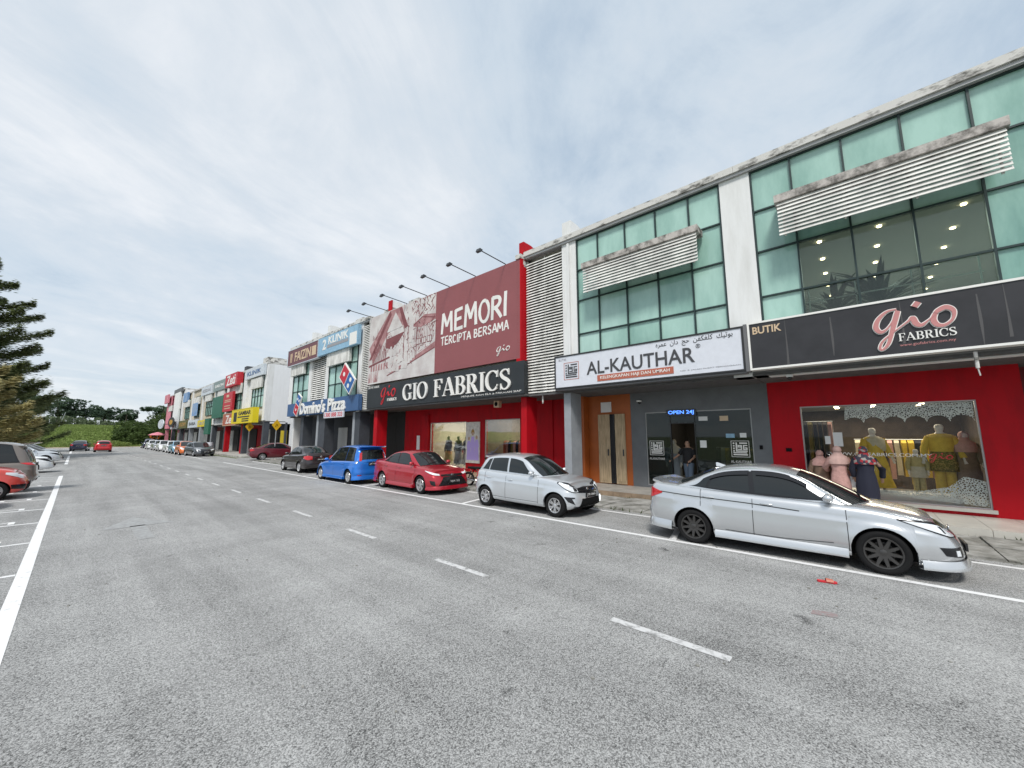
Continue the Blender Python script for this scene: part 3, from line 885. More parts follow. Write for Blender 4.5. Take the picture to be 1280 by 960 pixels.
# ------------------------------------------------------------------ site materials
def asphalt(name, base=0.2):
    m = bpy.data.materials.new(name); m.use_nodes = True
    nt = m.node_tree; N, L = nt.nodes, nt.links
    b = N['Principled BSDF']
    b.inputs['Roughness'].default_value = 0.85
    b.inputs['Specular IOR Level'].default_value = 0.3
    g = N.new('ShaderNodeNewGeometry')
    def nz(scale, detail, rough=.6, vec=None):
        n = N.new('ShaderNodeTexNoise'); n.inputs['Scale'].default_value = scale; n.inputs['Detail'].default_value = detail; n.inputs['Roughness'].default_value = rough
        L.new(vec or g.outputs['Position'], n.inputs['Vector']); return n.outputs['Fac']
    def mp_(scale):
        q = N.new('ShaderNodeMapping'); q.inputs['Scale'].default_value = scale
        L.new(g.outputs['Position'], q.inputs[0]); return q.outputs[0]
    def ma(op, a, c):
        q = N.new('ShaderNodeMath'); q.operation = op
        for i, v in enumerate((a, c)):
            if isinstance(v, (int, float)): q.inputs[i].default_value = v
            else: L.new(v, q.inputs[i])
        return q.outputs[0]
    vo = N.new('ShaderNodeTexVoronoi'); vo.inputs['Scale'].default_value = 112
    L.new(g.outputs['Position'], vo.inputs['Vector'])
    hs = N.new('ShaderNodeSeparateColor'); L.new(vo.outputs['Color'], hs.inputs[0])
    stone = ma('MULTIPLY', ma('SUBTRACT', hs.outputs[0], 0.5), .85)           # stone to stone
    gap = ma('MULTIPLY', ma('GREATER_THAN', vo.outputs['Distance'], 0.62), -0.42)
    grit = ma('MULTIPLY', ma('SUBTRACT', nz(30, 5, .75), .5), .8)
    patch = ma('MULTIPLY', ma('SUBTRACT', nz(.55, 6, .62), .5), .6)
    big = ma('MULTIPLY', ma('SUBTRACT', nz(.13, 3, .5), .5), .35)
    streak = ma('MULTIPLY', ma('SUBTRACT', nz(1.0, 5, .6, mp_((1.5, .10, 1))), .5), 0.9)   # wheel tracks along the road
    cross = ma('MULTIPLY', ma('SUBTRACT', nz(1.0, 4, .6, mp_((.25, 1.4, 1))), .5), 0.35)
    # thin wandering cracks and sparse oil drips
    wv = N.new('ShaderNodeVectorMath'); wv.operation = 'ADD'
    wn_ = N.new('ShaderNodeTexNoise'); wn_.inputs['Scale'].default_value = 1.1; wn_.inputs['Detail'].default_value = 6
    L.new(g.outputs['Position'], wn_.inputs['Vector']); L.new(g.outputs['Position'], wv.inputs[0])
    ws = N.new('ShaderNodeVectorMath'); ws.operation = 'SCALE'; ws.inputs['Scale'].default_value = 1.6; L.new(wn_.outputs['Color'], ws.inputs[0]); L.new(ws.outputs[0], wv.inputs[1])
    vc = N.new('ShaderNodeTexVoronoi'); vc.feature = 'DISTANCE_TO_EDGE'; vc.inputs['Scale'].default_value = .17; L.new(wv.outputs[0], vc.inputs['Vector'])
    crack = ma('MULTIPLY', ma('MULTIPLY', ma('LESS_THAN', vc.outputs['Distance'], .0016), ma('GREATER_THAN', nz(.21, 2), .50)), -.2)
    oil = ma('MULTIPLY', ma('MULTIPLY', ma('MAXIMUM', ma('SUBTRACT', nz(2.3, 2, .5), .66), 0), ma('GREATER_THAN', nz(.31, 2), .5)), -4.5)
    big = ma('ADD', big, ma('ADD', crack, oil))
    tot = ma('ADD', ma('ADD', ma('ADD', stone, gap), ma('ADD', grit, patch)), ma('ADD', ma('ADD', streak, cross), big))
    val = ma('MULTIPLY', ma('ADD', tot, 1.08), base)
    val = ma('MAXIMUM', val, 0.03)
    cm = N.new('ShaderNodeCombineColor')
    L.new(val, cm.inputs[0]); L.new(val, cm.inputs[1]); L.new(ma('MULTIPLY', val, 0.985), cm.inputs[2])
    L.new(cm.outputs[0], b.inputs['Base Color'])
    bp = N.new('ShaderNodeBump'); bp.inputs['Strength'].default_value = .5; bp.inputs['Distance'].default_value = .006
    L.new(ma('ADD', ma('MULTIPLY', vo.outputs['Distance'], -1), nz(90, 3)), bp.inputs['Height'])
    L.new(bp.outputs[0], b.inputs['Normal'])
    return m
M['asphalt'] = asphalt('asphalt', .300)
def worn_paint(name, col, wear=0.5, scale=9):
    m = bpy.data.materials.new(name); m.use_nodes = True
    nt = m.node_tree; N, L = nt.nodes, nt.links
    b = N['Principled BSDF']; b.inputs['Roughness'].default_value = .7
    g = N.new('ShaderNodeNewGeometry')
    n = N.new('ShaderNodeTexNoise'); n.inputs['Scale'].default_value = scale; n.inputs['Detail'].default_value = 8; n.inputs['Roughness'].default_value = .72
    L.new(g.outputs['Position'], n.inputs['Vector'])
    r = N.new('ShaderNodeValToRGB')
    r.color_ramp.elements[0].position = wear - .1; r.color_ramp.elements[0].color = (.26, .26, .257, 1)
    r.color_ramp.elements[1].position = wear + .05; r.color_ramp.elements[1].color = (*col, 1)
    L.new(n.outputs['Fac'], r.inputs[0]); L.new(r.outputs[0], b.inputs['Base Color'])
    return m
M['line_paint'] = worn_paint('line_paint', (.72, .72, .72), .38)
M['dash_paint'] = worn_paint('dash_paint', (.58, .58, .58), .47)
M['faint_paint'] = worn_paint('faint_paint', (.34, .35, .35), .54)
M['soil'] = mat('soil', (.16, .125, .09), .95, noise_amt=.4, noise_scale=.8)
M['verge'] = mat('verge', (.12, .15, .05), .95, noise_amt=.5, noise_scale=1.5)
M['drain_concrete'] = mat('drain_concrete', (.29, .285, .268), .9, noise_amt=.55, noise_scale=2.3, dark=(.125, .122, .105), bump=.5, bump_scale=25)
M['kerb_concrete'] = mat('kerb_concrete', (.42, .41, .38), .9, noise_amt=.5, noise_scale=3)
M['tile_cream'] = mat('tile_cream', (.52, .50, .45), .35, noise_amt=.12, noise_scale=2)
M['tile_brown'] = mat('tile_brown', (.30, .22, .15), .5, noise_amt=.3, noise_scale=4)
M['tile_grey'] = mat('tile_grey', (.34, .32, .29), .5, noise_amt=.25, noise_scale=3)

# ------------------------------------------------------------------ ground, road, markings
b = MB()
n = 48
b.add([(0, 60, -.06)] + [(4000 * math.cos(2 * math.pi * i / n), 60 + 4000 * math.sin(2 * math.pi * i / n), -.06) for i in range(n)], [(0, 1 + i, 1 + (i + 1) % n) for i in range(n)])
tag(b.build('ground', 'verge'), kind='structure')
b = MB()
b.add([(-5.6, -30, 0), (10.0, -30, 0), (10.0, 108, 0), (-5.6, 104, 0)], [(0, 1, 2, 3)])
b.add([(10.0, 38.0, 0), (60, 38.0, 0), (60, 43.2, 0), (10.0, 43.2, 0)], [(0, 1, 2, 3)])
road = tag(b.build('road', 'asphalt'), kind='structure')
WL[road] = Vector((0, 0, 0))
def sheet(name, m, x0, x1, y0, y1, z=.004, parent=None, wob=0):
    k = max(1, int(abs(y1 - y0) / 4))
    b = MB()
    rows = []
    for i in range(k + 1):
        y = y0 + (y1 - y0) * i / k
        w = random.uniform(-wob, wob)
        rows.append([(x0 + w, y, z), (x1 + w, y, z)])
    b.grid(rows, flip=True)
    return b.build(name, m, parent or road)
sheet('edge_line', 'line_paint', -.375, -.235, 1.0, 30.6, wob=.004)
sheet('edge_line', 'line_paint', -.36, -.20, 43, 62)
sheet('edge_line', 'line_paint', -.34, -.16, 70, 84)
sheet('edge_line', 'line_paint', 7.78, 7.90, -12, 37.2, wob=.008)
sheet('edge_line', 'line_paint', 7.72, 7.86, 44.5, 98)
sheet('edge_line', 'line_paint', 9.66, 9.76, -12, 36.8)
for k in range(26):                                        # worn centre dashes
    y = 1.03 + k * 3.12
    sheet('lane_dash', 'dash_paint', 4.06, 4.16, y, y + 1.17)
for y in (-3.1, 3.15, 9.30, 15.4, 21.6, 27.7, 33.6, 52, 57.4, 62.8, 68, 74, 80):       # kerbside bays
    bm_ = MB(); bm_.add([(7.90, y - .35, .006), (7.90, y - .22, .006), (9.66, y + .18, .006), (9.66, y + .05, .006)], [(0, 3, 2, 1)])
    bm_.build('bay_line', 'line_paint', road)
yb_ = [9.25 + 2.57 * k for k in range(-3, 9)] + [36, 38.6, 41.2, 46, 49, 52, 55, 58]
for y in yb_:                                              # bays at right angles on the left
    sheet('bay_line', 'line_paint', -5.3, -.38, y - .05, y + .05)
# a painted character beside each bay line
for k in range(-1, 7):
    y = 9.25 + 2.57 * k
    t = text_obj('painted_letter', 'M', 'line_paint', road, .62, .36, Matrix(((1, 0, 0, -1.05), (0, 1, 0, y + .34), (0, 0, 1, .0055), (0, 0, 0, 1))), 0.0008)
# a worn arrow and old scuffs on the carriageway
b = MB()
b.add([(1.0, 10.6, .004), (1.25, 10.6, .004), (1.25, 12.3, .004), (1.0, 12.3, .004), (.55, 12.2, .004), (1.75, 12.2, .004), (1.12, 13.6, .004)], [(0, 1, 2, 3), (4, 5, 6)])
b.build('painted_arrow', 'faint_paint', road)
M['red_scuff'] = worn_paint('red_scuff', (.27, .19, .19), .52, 22)
b = MB(); b.add([(5.72, .58, .004), (5.78, .34, .004), (5.92, .36, .004), (5.86, .57, .004)], [(0, 1, 2, 3)])
b.build('red_scuff', 'red_scuff', road)

# ------------------------------------------------------------------ drain strip and walkway in front of the near shops
strip = MB(); strip.box(10.0, 12.13, -14, 37.9, -.05, .006)
strip = tag(strip.build('drain_strip', 'drain_concrete'), kind='structure'); WL[strip] = Vector((0, 0, 0))
for k in range(40):
    y = -10 + k * 1.2
    for xa, xb in ((10.06, 11.02), (11.06, 12.08)):
        o = bx('drain_cover', 'drain_concrete', strip, xa, xb, y + .015, y + 1.185, -.03, .022 + .01 * ((k * 7 + int(xa)) % 3))
walk = MB()
walk.box(12.15, 14.6, -14, 37.4, -.05, .155)
walk = tag(walk.build('walkway', 'tile_brown'), kind='structure'); WL[walk] = Vector((0, 0, 0))
for k in range(54):
    y = -8 + k * .62
    tm = 'tile_cream' if y < 2.0 else ('tile_grey' if y < 10 else 'tile_brown')
    for j in range(3):
        bx('floor_tile', tm, walk, 12.17 + j * .61, 12.17 + j * .61 + .602, y, y + .612, .15, .170)
    bx('step_tile', 'tile_cream' if y < 2 else 'tile_brown', walk, 12.125, 12.15, y, y + .612, .01, .166)
far_walk = MB(); far_walk.box(10.6, 14.6, 43.6, 109, -.05, .14)
far_walk = tag(far_walk.build('far_walkway', 'kerb_concrete'), kind='structure')
b = MB(); b.box(-5.85, -5.6, -30, 104, -.05, .13)
tag(b.build('kerb', 'kerb_concrete'), kind='structure')
b = MB()
b.add([(-5.6, 104, -.02), (40, 108, -.02), (40, 116, .15), (-20, 113, .15)], [(0, 1, 2, 3)])
tag(b.build('sandy_verge', mat('sand', (.36, .30, .21), .95, noise_amt=.4, noise_scale=.6)), kind='structure')
# ------------------------------------------------------------------ building materials
XF, XB = 12.2, 14.0           # upper front / shopfront under the overhang
def streaky(name, col, dark, amt=.5, sc=(1.2, 1.2, .22), rough=.8, scale=3.0, p0=.38, p1=.6):
    m = mat(name, col, rough, noise_amt=amt, noise_scale=scale, dark=dark, stretch=sc)
    for n_ in m.node_tree.nodes:
        if n_.type == 'VALTORGB':
            n_.color_ramp.elements[0].position = p0; n_.color_ramp.elements[1].position = p1
    return m
M['white_wall'] = streaky('white_wall', (.72, .725, .725), (.64, .64, .63), .10, p0=.3)
M['stained_white'] = streaky('stained_white', (.50, .49, .47), (.13, .125, .115), sc=(.7, .7, 1.6), scale=2.6, p0=.38, p1=.50)
M['stained_beam'] = streaky('stained_beam', (.42, .39, .365), (.12, .11, .10), sc=(1.5, 1.5, 1.5), scale=2.6, p0=.38, p1=.6)
M['side_wall'] = streaky('side_wall', (.78, .785, .80), (.74, .745, .755), .05, p0=.3)
M['green_glass'] = None
def pane_mat(name, col, dk, rough=.08):
    m = streaky(name, col, dk, .4, (.9, .9, .28), rough, .9, .34, .62)
    b_ = m.node_tree.nodes['Principled BSDF']
    b_.inputs['Specular IOR Level'].default_value = .75
    return m
M['green_glass'] = pane_mat('green_glass', (.345, .525, .465), (.245, .42, .365))
M['green_glass_dark'] = pane_mat('green_glass_dark', (.275, .45, .39), (.165, .32, .275))
M['green_glass_pale'] = pane_mat('green_glass_pale', (.40, .57, .515), (.30, .49, .43))
M['mullion'] = mat('mullion', (.012, .03, .03), .45)
M['slat_white'] = streaky('slat_white', (.62, .61, .58), (.50, .49, .47), sc=(1, 1, 1), scale=2)
M['slat_aged'] = streaky('slat_aged', (.64, .635, .61), (.48, .475, .45), sc=(1, 1, .3), scale=3)
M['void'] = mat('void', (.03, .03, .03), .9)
M['red_wall'] = streaky('red_wall', (.43, .004, .011), (.33, .005, .011), .1, sc=(1.2, 1.2, .35), rough=.6, scale=2.2, p0=.34, p1=.55)
M['red_wall'].node_tree.nodes['Principled BSDF'].inputs['Specular IOR Level'].default_value = .2
M['maroon_wall'] = mat('maroon_wall', (.16, .008, .012), .6, noise_amt=.15, noise_scale=1.5)
M['grey_wall'] = mat('grey_wall', (.14, .15, .16), .7, noise_amt=.14, noise_scale=1.4)
M['grey_pillar'] = mat('grey_pillar', (.30, .32, .345), .7, noise_amt=.12, noise_scale=2)
M['charcoal_wall'] = mat('charcoal_wall', (.055, .062, .075), .7, noise_amt=.2, noise_scale=1.5)
M['orange_wall'] = mat('orange_wall', (.40, .10, .018), .5, noise_amt=.12, noise_scale=1.5)
M['door_wood'] = streaky('door_wood', (.46, .355, .225), (.34, .255, .155), sc=(6, 6, .5), scale=4)
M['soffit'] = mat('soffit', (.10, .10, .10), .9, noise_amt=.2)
M['frame_grey'] = mat('frame_grey', (.42, .42, .42), .5, .3)
M['steel'] = mat('steel', (.45, .46, .47), .35, .9)
M['dark_steel'] = mat('dark_steel', (.07, .075, .08), .5, .5)
M['shop_glass'] = clear_glass('shop_glass', (.93, .945, .935), .02, refl=.5)
M['dark_glass'] = clear_glass('dark_glass', (.50, .56, .54), .10, (.06, .08, .075), refl=1.1)
M['office_glass'] = clear_glass('office_glass', (.72, .78, .74), .10, (.17, .205, .18), refl=1.1)  # grey-green body colour paints in some sky reflection and lit room
M['lamp_glow'] = mat('lamp_glow', (1, .9, .7), emit=(1.0, .80, .50), estr=9)
M['lamp_body'] = mat('lamp_body', (.7, .7, .68), .4)
M['inner_wall'] = mat('inner_wall', (.17, .14, .11), .8, noise_amt=.25)
M['inner_brown'] = mat('inner_brown', (.055, .038, .028), .8, noise_amt=.4, noise_scale=3)
M['inner_cream'] = mat('inner_cream', (.50, .48, .40), .8, noise_amt=.1)
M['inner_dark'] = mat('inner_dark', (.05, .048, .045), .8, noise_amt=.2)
M['inner_floor'] = mat('inner_floor', (.32, .30, .27), .4, noise_amt=.15)
M['inner_ceiling'] = mat('inner_ceiling', (.26, .27, .26), .8)
M['paper'] = mat('paper', (.75, .76, .75), .7)

def face(X, Y, Z, o=None):
    """sign frame: right = -Y, up = +Z, out = -X, in the frame of the thing o"""
    w = WL[o] if o is not None else Vector((0, 0, 0))
    return Matrix(((0, 0, -1, X - w.x), (-1, 0, 0, Y - w.y), (0, 1, 0, Z - w.z), (0, 0, 0, 1)))

def opening_wall(name, m, parent, X0, X1, ya, yb, za, zb, holes):
    """wall in a plane X, as one mesh, cut by rectangular holes (y0, y1, z0, z1)"""
    ys = sorted(set([ya, yb] + [h[0] for h in holes] + [h[1] for h in holes]))
    zs = sorted(set([za, zb] + [h[2] for h in holes] + [h[3] for h in holes]))
    b = MB()
    for i in range(len(ys) - 1):
        for j in range(len(zs) - 1):
            cy, cz = (ys[i] + ys[i + 1]) / 2, (zs[j] + zs[j + 1]) / 2
            if any(h[0] < cy < h[1] and h[2] < cz < h[3] for h in holes): continue
            b.add([(X0, ys[i], zs[j]), (X0, ys[i + 1], zs[j]), (X0, ys[i + 1], zs[j + 1]), (X0, ys[i], zs[j + 1])], [(0, 3, 2, 1)])
            b.add([(X1, ys[i], zs[j]), (X1, ys[i + 1], zs[j]), (X1, ys[i + 1], zs[j + 1]), (X1, ys[i], zs[j + 1])], [(0, 1, 2, 3)])
    for (h0, h1, h2, h3) in holes:
        b.add([(X0, h0, h2), (X0, h1, h2), (X1, h1, h2), (X1, h0, h2)], [(0, 1, 2, 3)])
        b.add([(X0, h0, h3), (X0, h1, h3), (X1, h1, h3), (X1, h0, h3)], [(3, 2, 1, 0)])
        b.add([(X0, h0, h2), (X0, h0, h3), (X1, h0, h3), (X1, h0, h2)], [(3, 2, 1, 0)])
        b.add([(X0, h1, h2), (X0, h1, h3), (X1, h1, h3), (X1, h1, h2)], [(0, 1, 2, 3)])
    b.add([(X0, ya, zb), (X0, yb, zb), (X1, yb, zb), (X1, ya, zb)], [(0, 1, 2, 3)])
    for y in (ya, yb): b.add([(X0, y, za), (X1, y, za), (X1, y, zb), (X0, y, zb)], [(0, 1, 2, 3)])
    return b.build(name, m, parent)

def glazing(root, ys, zs, pick, X=XF + .02):
    for i in range(len(ys) - 1):
        for j in range(len(zs) - 1):
            m = pick(i, j)
            bx('glass_pane', m, root, X + .02, X + .045, min(ys[i], ys[i + 1]) + .02, max(ys[i], ys[i + 1]) - .02, zs[j] + .02, zs[j + 1] - .02)
    lo, hi = min(ys), max(ys)
    for y in ys: bx('mullion', 'mullion', root, X - .045, X + .06, y - .021, y + .021, zs[0], zs[-1])
    for z in zs: bx('transom', 'mullion', root, X - .035, X + .058, lo + .021, hi - .021, z - .022, z + .022)

def sun_louvre(root, ya, yb, z0, z1, n, X=11.66, back=12.16):
    """concrete beam with a hung screen of sloping slats"""
    b = MB(); b.box(X - .06, back, ya - .05, yb + .05, z1, z1 + .20)
    b.build('louvre_beam', 'stained_beam', root)
    scr = MB()
    for k in range(4):
        y = ya + .12 + (yb - ya - .24) * k / 3
        scr.box(X + .05, X + .09, y - .02, y + .02, z0, z1)
    scr = scr.build('louvre_screen', 'slat_white', root)
    WL[scr] = WL[root]
    t = MB()
    L_ = yb - ya
    p = (z1 - z0) / n
    t.add([(-.035, -L_ / 2, -p * .50), (.015, -L_ / 2, p * .40), (.015, L_ / 2, p * .40), (-.035, L_ / 2, -p * .50), (-.02, -L_ / 2, -p * .52), (.03, -L_ / 2, p * .38), (.03, L_ / 2, p * .38), (-.02, L_ / 2, -p * .52)],
          [(0, 1, 2, 3), (7, 6, 5, 4), (0, 4, 5, 1), (1, 5, 6, 2), (2, 6, 7, 3), (3, 7, 4, 0)])
    me = mesh_of('slat', t.v, t.f, ['slat_white'])
    for k in range(n):
        link('slat', me, scr, (X + .0 - WL[root].x, (ya + yb) / 2 - WL[root].y, z0 + p * (k + .5) - WL[root].z))

def louvre_bay(root, ya, yb, z0, z1, pitch=.118, X=XF):
    bx('louvre_recess', 'inner_dark', root, X + .22, X + .26, ya, yb, z0, z1)
    scr = MB()
    for y in (ya + .02, (ya + yb) / 2, yb - .02): scr.box(X + .07, X + .11, y - .02, y + .02, z0, z1)
    scr = scr.build('louvre_screen', 'slat_aged', root); WL[scr] = WL[root]
    n = int((z1 - z0) / pitch)
    t = MB(); L_ = (yb - ya) - .02
    t.add([(-.03, -L_ / 2, -pitch * .36), (.02, -L_ / 2, pitch * .30), (.02, L_ / 2, pitch * .30), (-.03, L_ / 2, -pitch * .36), (-.015, -L_ / 2, -pitch * .38), (.035, -L_ / 2, pitch * .28), (.035, L_ / 2, pitch * .28), (-.015, L_ / 2, -pitch * .38)],
          [(0, 1, 2, 3), (7, 6, 5, 4), (0, 4, 5, 1), (1, 5, 6, 2), (2, 6, 7, 3), (3, 7, 4, 0)])
    me = mesh_of('slat', t.v, t.f, ['slat_aged'])
    for k in range(n):
        o = link('slat', me, scr, (X - WL[root].x, (ya + yb) / 2 - WL[root].y, z0 + pitch * (k + .5) - WL[root].z))

def coping(root, ya, yb, X0=XF - .17, drop=0):
    bx('roof_coping', 'stained_white', root, X0, XF + .6, ya, yb, 9.66 - drop, 9.86 - drop)
    bx('coping_trim', 'frame_grey', root, X0 + .05, XF + .1, ya, yb, 9.57 - drop, 9.657 - drop)
    bx('roof', 'stained_white', root, XF + .3, XF + 16, ya, yb, 9.50 - drop, 9.645 - drop)

def parapet(root, ya, yb, m='white_wall', top=10.45, X0=XF - .1, z0=9.87):
    b = MB()
    b.add([(X0, ya, z0), (X0 + 2.4, ya, z0), (X0 + 2.4, ya, z0 + .1), (X0 + .5, ya, top), (X0, ya, top),
           (X0, yb, z0), (X0 + 2.4, yb, z0), (X0 + 2.4, yb, z0 + .1), (X0 + .5, yb, top), (X0, yb, top)],
          [(0, 1, 2, 3, 4), (9, 8, 7, 6, 5), (0, 4, 9, 5), (4, 3, 8, 9), (3, 2, 7, 8), (1, 0, 5, 6), (2, 1, 6, 7)])
    b.build('party_wall', m, root)

def lamp(root, x, y, z, e=None):
    b = MB()
    n = 10
    b.add([(x + .045 * math.cos(2 * math.pi * i / n), y + .045 * math.sin(2 * math.pi * i / n), z) for i in range(n)], [tuple(range(n))[::-1]])
    b.add([(x + .058 * math.cos(2 * math.pi * i / n), y + .058 * math.sin(2 * math.pi * i / n), z + .03 * k) for k in (0, 1) for i in range(n)], [(i, n + i, n + (i + 1) % n, (i + 1) % n) for i in range(n)])
    return b.build('ceiling_lamp', 'lamp_glow', root)

def room(root, x0, x1, ya, yb, z0, z1, wall='inner_wall', floor='inner_floor', ceil='inner_ceiling', power=0, lampxy=(), col=(1.0, .87, .68)):
    b = MB()
    b.box(x1, x1 + .1, ya, yb, z0, z1); b.box(x0, x1, ya - .1, ya, z0, z1); b.box(x0, x1, yb, yb + .1, z0, z1)
    b.build('inner_wall', wall, root)
    bx('inner_floor', floor, root, x0, x1, ya, yb, z0 - .05, z0)
    bx('inner_ceiling', ceil, root, x0, x1, ya, yb, z1, z1 + .05)
    for (lx, ly) in lampxy: lamp(root, lx, ly, z1 - .035)
    if power:
        d = bpy.data.lights.new('shop_lamp', 'AREA'); d.energy = power; d.shape = 'RECTANGLE'
        d.size = (x1 - x0) * .6; d.size_y = (yb - ya) * .7; d.color = col
        o = bpy.data.objects.new('shop_lamp', d); COL.objects.link(o); o.parent = root
        o.location = Vector(((x0 + x1) / 2, (ya + yb) / 2, z1 - .08)) - WL[root]

# ================================================================== SHOP 1 (nearest, red, dark sign)
s1 = thing('shophouse', 'nearest shop at the right edge, red shopfront with green glass upper floor', 'shop', (XF, -2.6, 0), group='near terrace of shops')
ys = [1.65, .73, -.34, -1.40, -2.46, -3.52, -4.6, -5.7, -6.9]
zs = [4.6, 5.80, 7.10, 8.32, 9.55]
def pick1(i, j):
    if 1 <= i <= 3 and j in (0, 1): return 'office_glass'
    if j == 3: return 'green_glass'
    return ('green_glass', 'green_glass_pale', 'green_glass_dark')[(i * 5 + j * 3) % 3]
glazing(s1, ys, zs, pick1)
bx('pier', 'white_wall', s1, XF - .04, XF + .5, 1.68, 2.46, 3.62, 9.565)
bx('pier', 'white_wall', s1, XF - .04, XF + .5, -7.9, -6.93, 3.62, 9.565)
coping(s1, -8, 2.04)
sun_louvre(s1, -2.75, 1.05, 7.16, 8.08, 9)
room(s1, XF + .4, XF + 14, -6.8, 1.6, 5.0, 8.0, 'inner_ceiling', 'inner_floor', 'inner_ceiling', power=400, col=(.88, 1.0, .93),
     lampxy=[(XF + 1.0 + 1.55 * k, y) for y in (.35, -1.0, -2.6) for k in range(8)])
bx('floor_band', 'white_wall', s1, XF + .12, XF + .4, -6.9, 1.65, 3.6, 5.0)
bx('ceiling_band', 'inner_ceiling', s1, XF + .12, XF + .4, -6.9, 1.65, 8.0, 9.5)
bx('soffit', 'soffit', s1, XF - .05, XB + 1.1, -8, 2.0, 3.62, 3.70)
bx('end_wall', 'white_wall', s1, XF + .05, XF + 16, -8.2, -8.0, 0, 9.5)
bx('rear_wall', 'white_wall', s1, XF + 15.8, XF + 16, -7.99, 1.99, 0, 9.5)
bx('party_wall', 'white_wall', s1, XB + .96, XF + 15.79, -2.84, -2.72, .12, 4.9)
bx('party_wall', 'white_wall', s1, XB + .23, XF + 15.79, 1.985, 2.035, .12, 9.45)
W1 = (-2.15, 1.20, .33, 2.85)
opening_wall('shopfront_wall', 'red_wall', s1, XB, XB + .22, -2.85, 1.96, .12, 3.62, [W1])
opening_wall('shopfront_wall', 'maroon_wall', s1, XB + .75, XB + .95, -8, -2.83, .12, 3.62, [(-7, -3.4, .2, 2.9)])
bx('wall_return', 'red_wall', s1, XB + .22, XB + .75, -2.85, -2.72, .12, 3.62)
bx('glass_door', 'dark_glass', s1, XB + .85, XB + .87, -6.98, -3.42, .2, 2.9)
bx('door_frame', 'frame_grey', s1, XB + .83, XB + .89, -3.48, -3.42, .2, 2.9)
bx('door_frame', 'frame_grey', s1, XB + .83, XB + .89, -7, -3.48, 2.82, 2.9)
bx('window_glass', 'shop_glass', s1, XB + .05, XB + .07, W1[0] + .03, W1[1] - .03, W1[2] + .03, W1[3] - .03)
for a in ((W1[0], W1[1], W1[2], W1[2] + .03), (W1[0], W1[1], W1[3] - .03, W1[3]), (W1[0], W1[0] + .03, W1[2] + .03, W1[3] - .03), (W1[1] - .03, W1[1], W1[2] + .03, W1[3] - .03)):
    bx('window_frame', 'frame_grey', s1, XB + .03, XB + .1, *a)
bx('window_sill', 'tile_cream', s1, XB - .06, XB + .02, W1[0] - .05, W1[1] + .05, .25, .33)
room(s1, XB + .25, XB + 5.5, -2.6, 1.9, .17, 2.98, 'inner_brown', 'inner_floor', 'inner_ceiling', power=75,
     lampxy=[(XB + 1.0 + .8 * k, y) for y in (.45, -.45, -1.5) for k in range(4)])
bx('display_plinth', 'paper', s1, XB + .3, XB + 1.35, -1.75, .75, .17, .50)

# ================================================================== SHOP 2 (grey, white sign)
s2 = thing('shophouse', 'grey shopfront with an orange door bay under the white sign, green glass above', 'shop', (XF, 6.0, 0), group='near terrace of shops')
ys = [7.50, 6.61, 5.53, 4.44, 3.38, 2.49]
glazing(s2, ys, zs, lambda i, j: 'green_glass' if j == 3 else ('green_glass_pale', 'green_glass', 'green_glass_dark', 'green_glass')[(i * 3 + j * 5) % 4])
bx('pier', 'white_wall', s2, XF - .04, XF + .5, 7.53, 8.17, 3.74, 9.565)
coping(s2, 2.045, 10.06)
bx('downpipe', 'white_wall', s2, XF - .14, XF - .05, 7.80, 7.88, 3.75, 9.5)
sun_louvre(s2, 3.05, 6.93, 7.12, 8.04, 9)
bx('glazing_back', 'inner_dark', s2, XF + .12, XF + .2, 2.5, 7.5, 3.72, 9.5)
louvre_bay(s2, 8.19, 10.04, 3.72, 9.5)
parapet(s2, 7.7, 8.1)
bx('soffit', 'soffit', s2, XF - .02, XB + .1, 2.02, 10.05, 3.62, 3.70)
W2_ = (2.44, 5.85, .25, 2.87)
opening_wall('shopfront_wall', 'grey_wall', s2, XB, XB + .22, 1.965, 6.40, .12, 3.62, [W2_])
bx('door_bay_wall', 'orange_wall', s2, XB + .01, XB + .2, 6.41, 8.24, .12, 3.62)
bx('door_bay_reveal', 'orange_wall', s2, XB - .35, XB + .1, 8.25, 8.38, .12, 3.62)
bx('reveal_edge', 'red_wall', s2, XB - .40, XB - .1, 8.385, 8.52, .12, 3.62)
for ya, yb in ((7.27, 7.78), (6.64, 7.05)):
    d = bx('door', 'door_wood', s2, XB - .05, XB + .005, ya, yb, .2, 2.86); WL[d] = Vector((XB - .0225, (ya + yb) / 2, 1.53))
    bx('door_handle', 'dark_steel', d, XB - .10, XB - .055, ya + .06, ya + .10, 1.25, 1.5)
for ya, yb in ((7.50, 7.76), (6.66, 6.95)):
    bx('door_panel', 'door_wood', s2, XB - .065, XB - .052, ya, yb, .3, 2.2)
bx('door_panel', 'gloss_black', s2, XB - .06, XB + .005, 7.06, 7.26, .2, 2.86)
bx('notice', 'paper', s2, XB - .02, XB + .005, 7.2, 7.65, 2.95, 3.35)
bx('pillar', 'grey_pillar', s2, XF, XF + .72, 7.92, 8.22, .12, 3.618)
bx('stair_wall', 'red_wall', s2, XB + .05, XB + .25, 8.53, 10.055, .12, 3.62)
bx('rear_wall', 'white_wall', s2, XF + 15.8, XF + 16, 2.05, 10.05, 0, 9.5)
bx('party_wall', 'white_wall', s2, XB + .26, XF + 15.79, 10.0, 10.05, .12, 9.45)
cab = bx('meter_cabinet', 'slat_white', s2, XB - .12, XB + .045, 8.56, 9.0, .3, 2.05); WL[cab] = Vector((XB - .0375, 8.78, 1.175))
bx('meter_window', 'gloss_black', cab, XB - .14, XB - .121, 8.62, 8.86, 1.35, 1.8)
ya, yb, za, zb = W2_
bx('window_glass', 'dark_glass', s2, XB + .05, XB + .07, 4.96, yb - .03, za + .03, zb - .03)
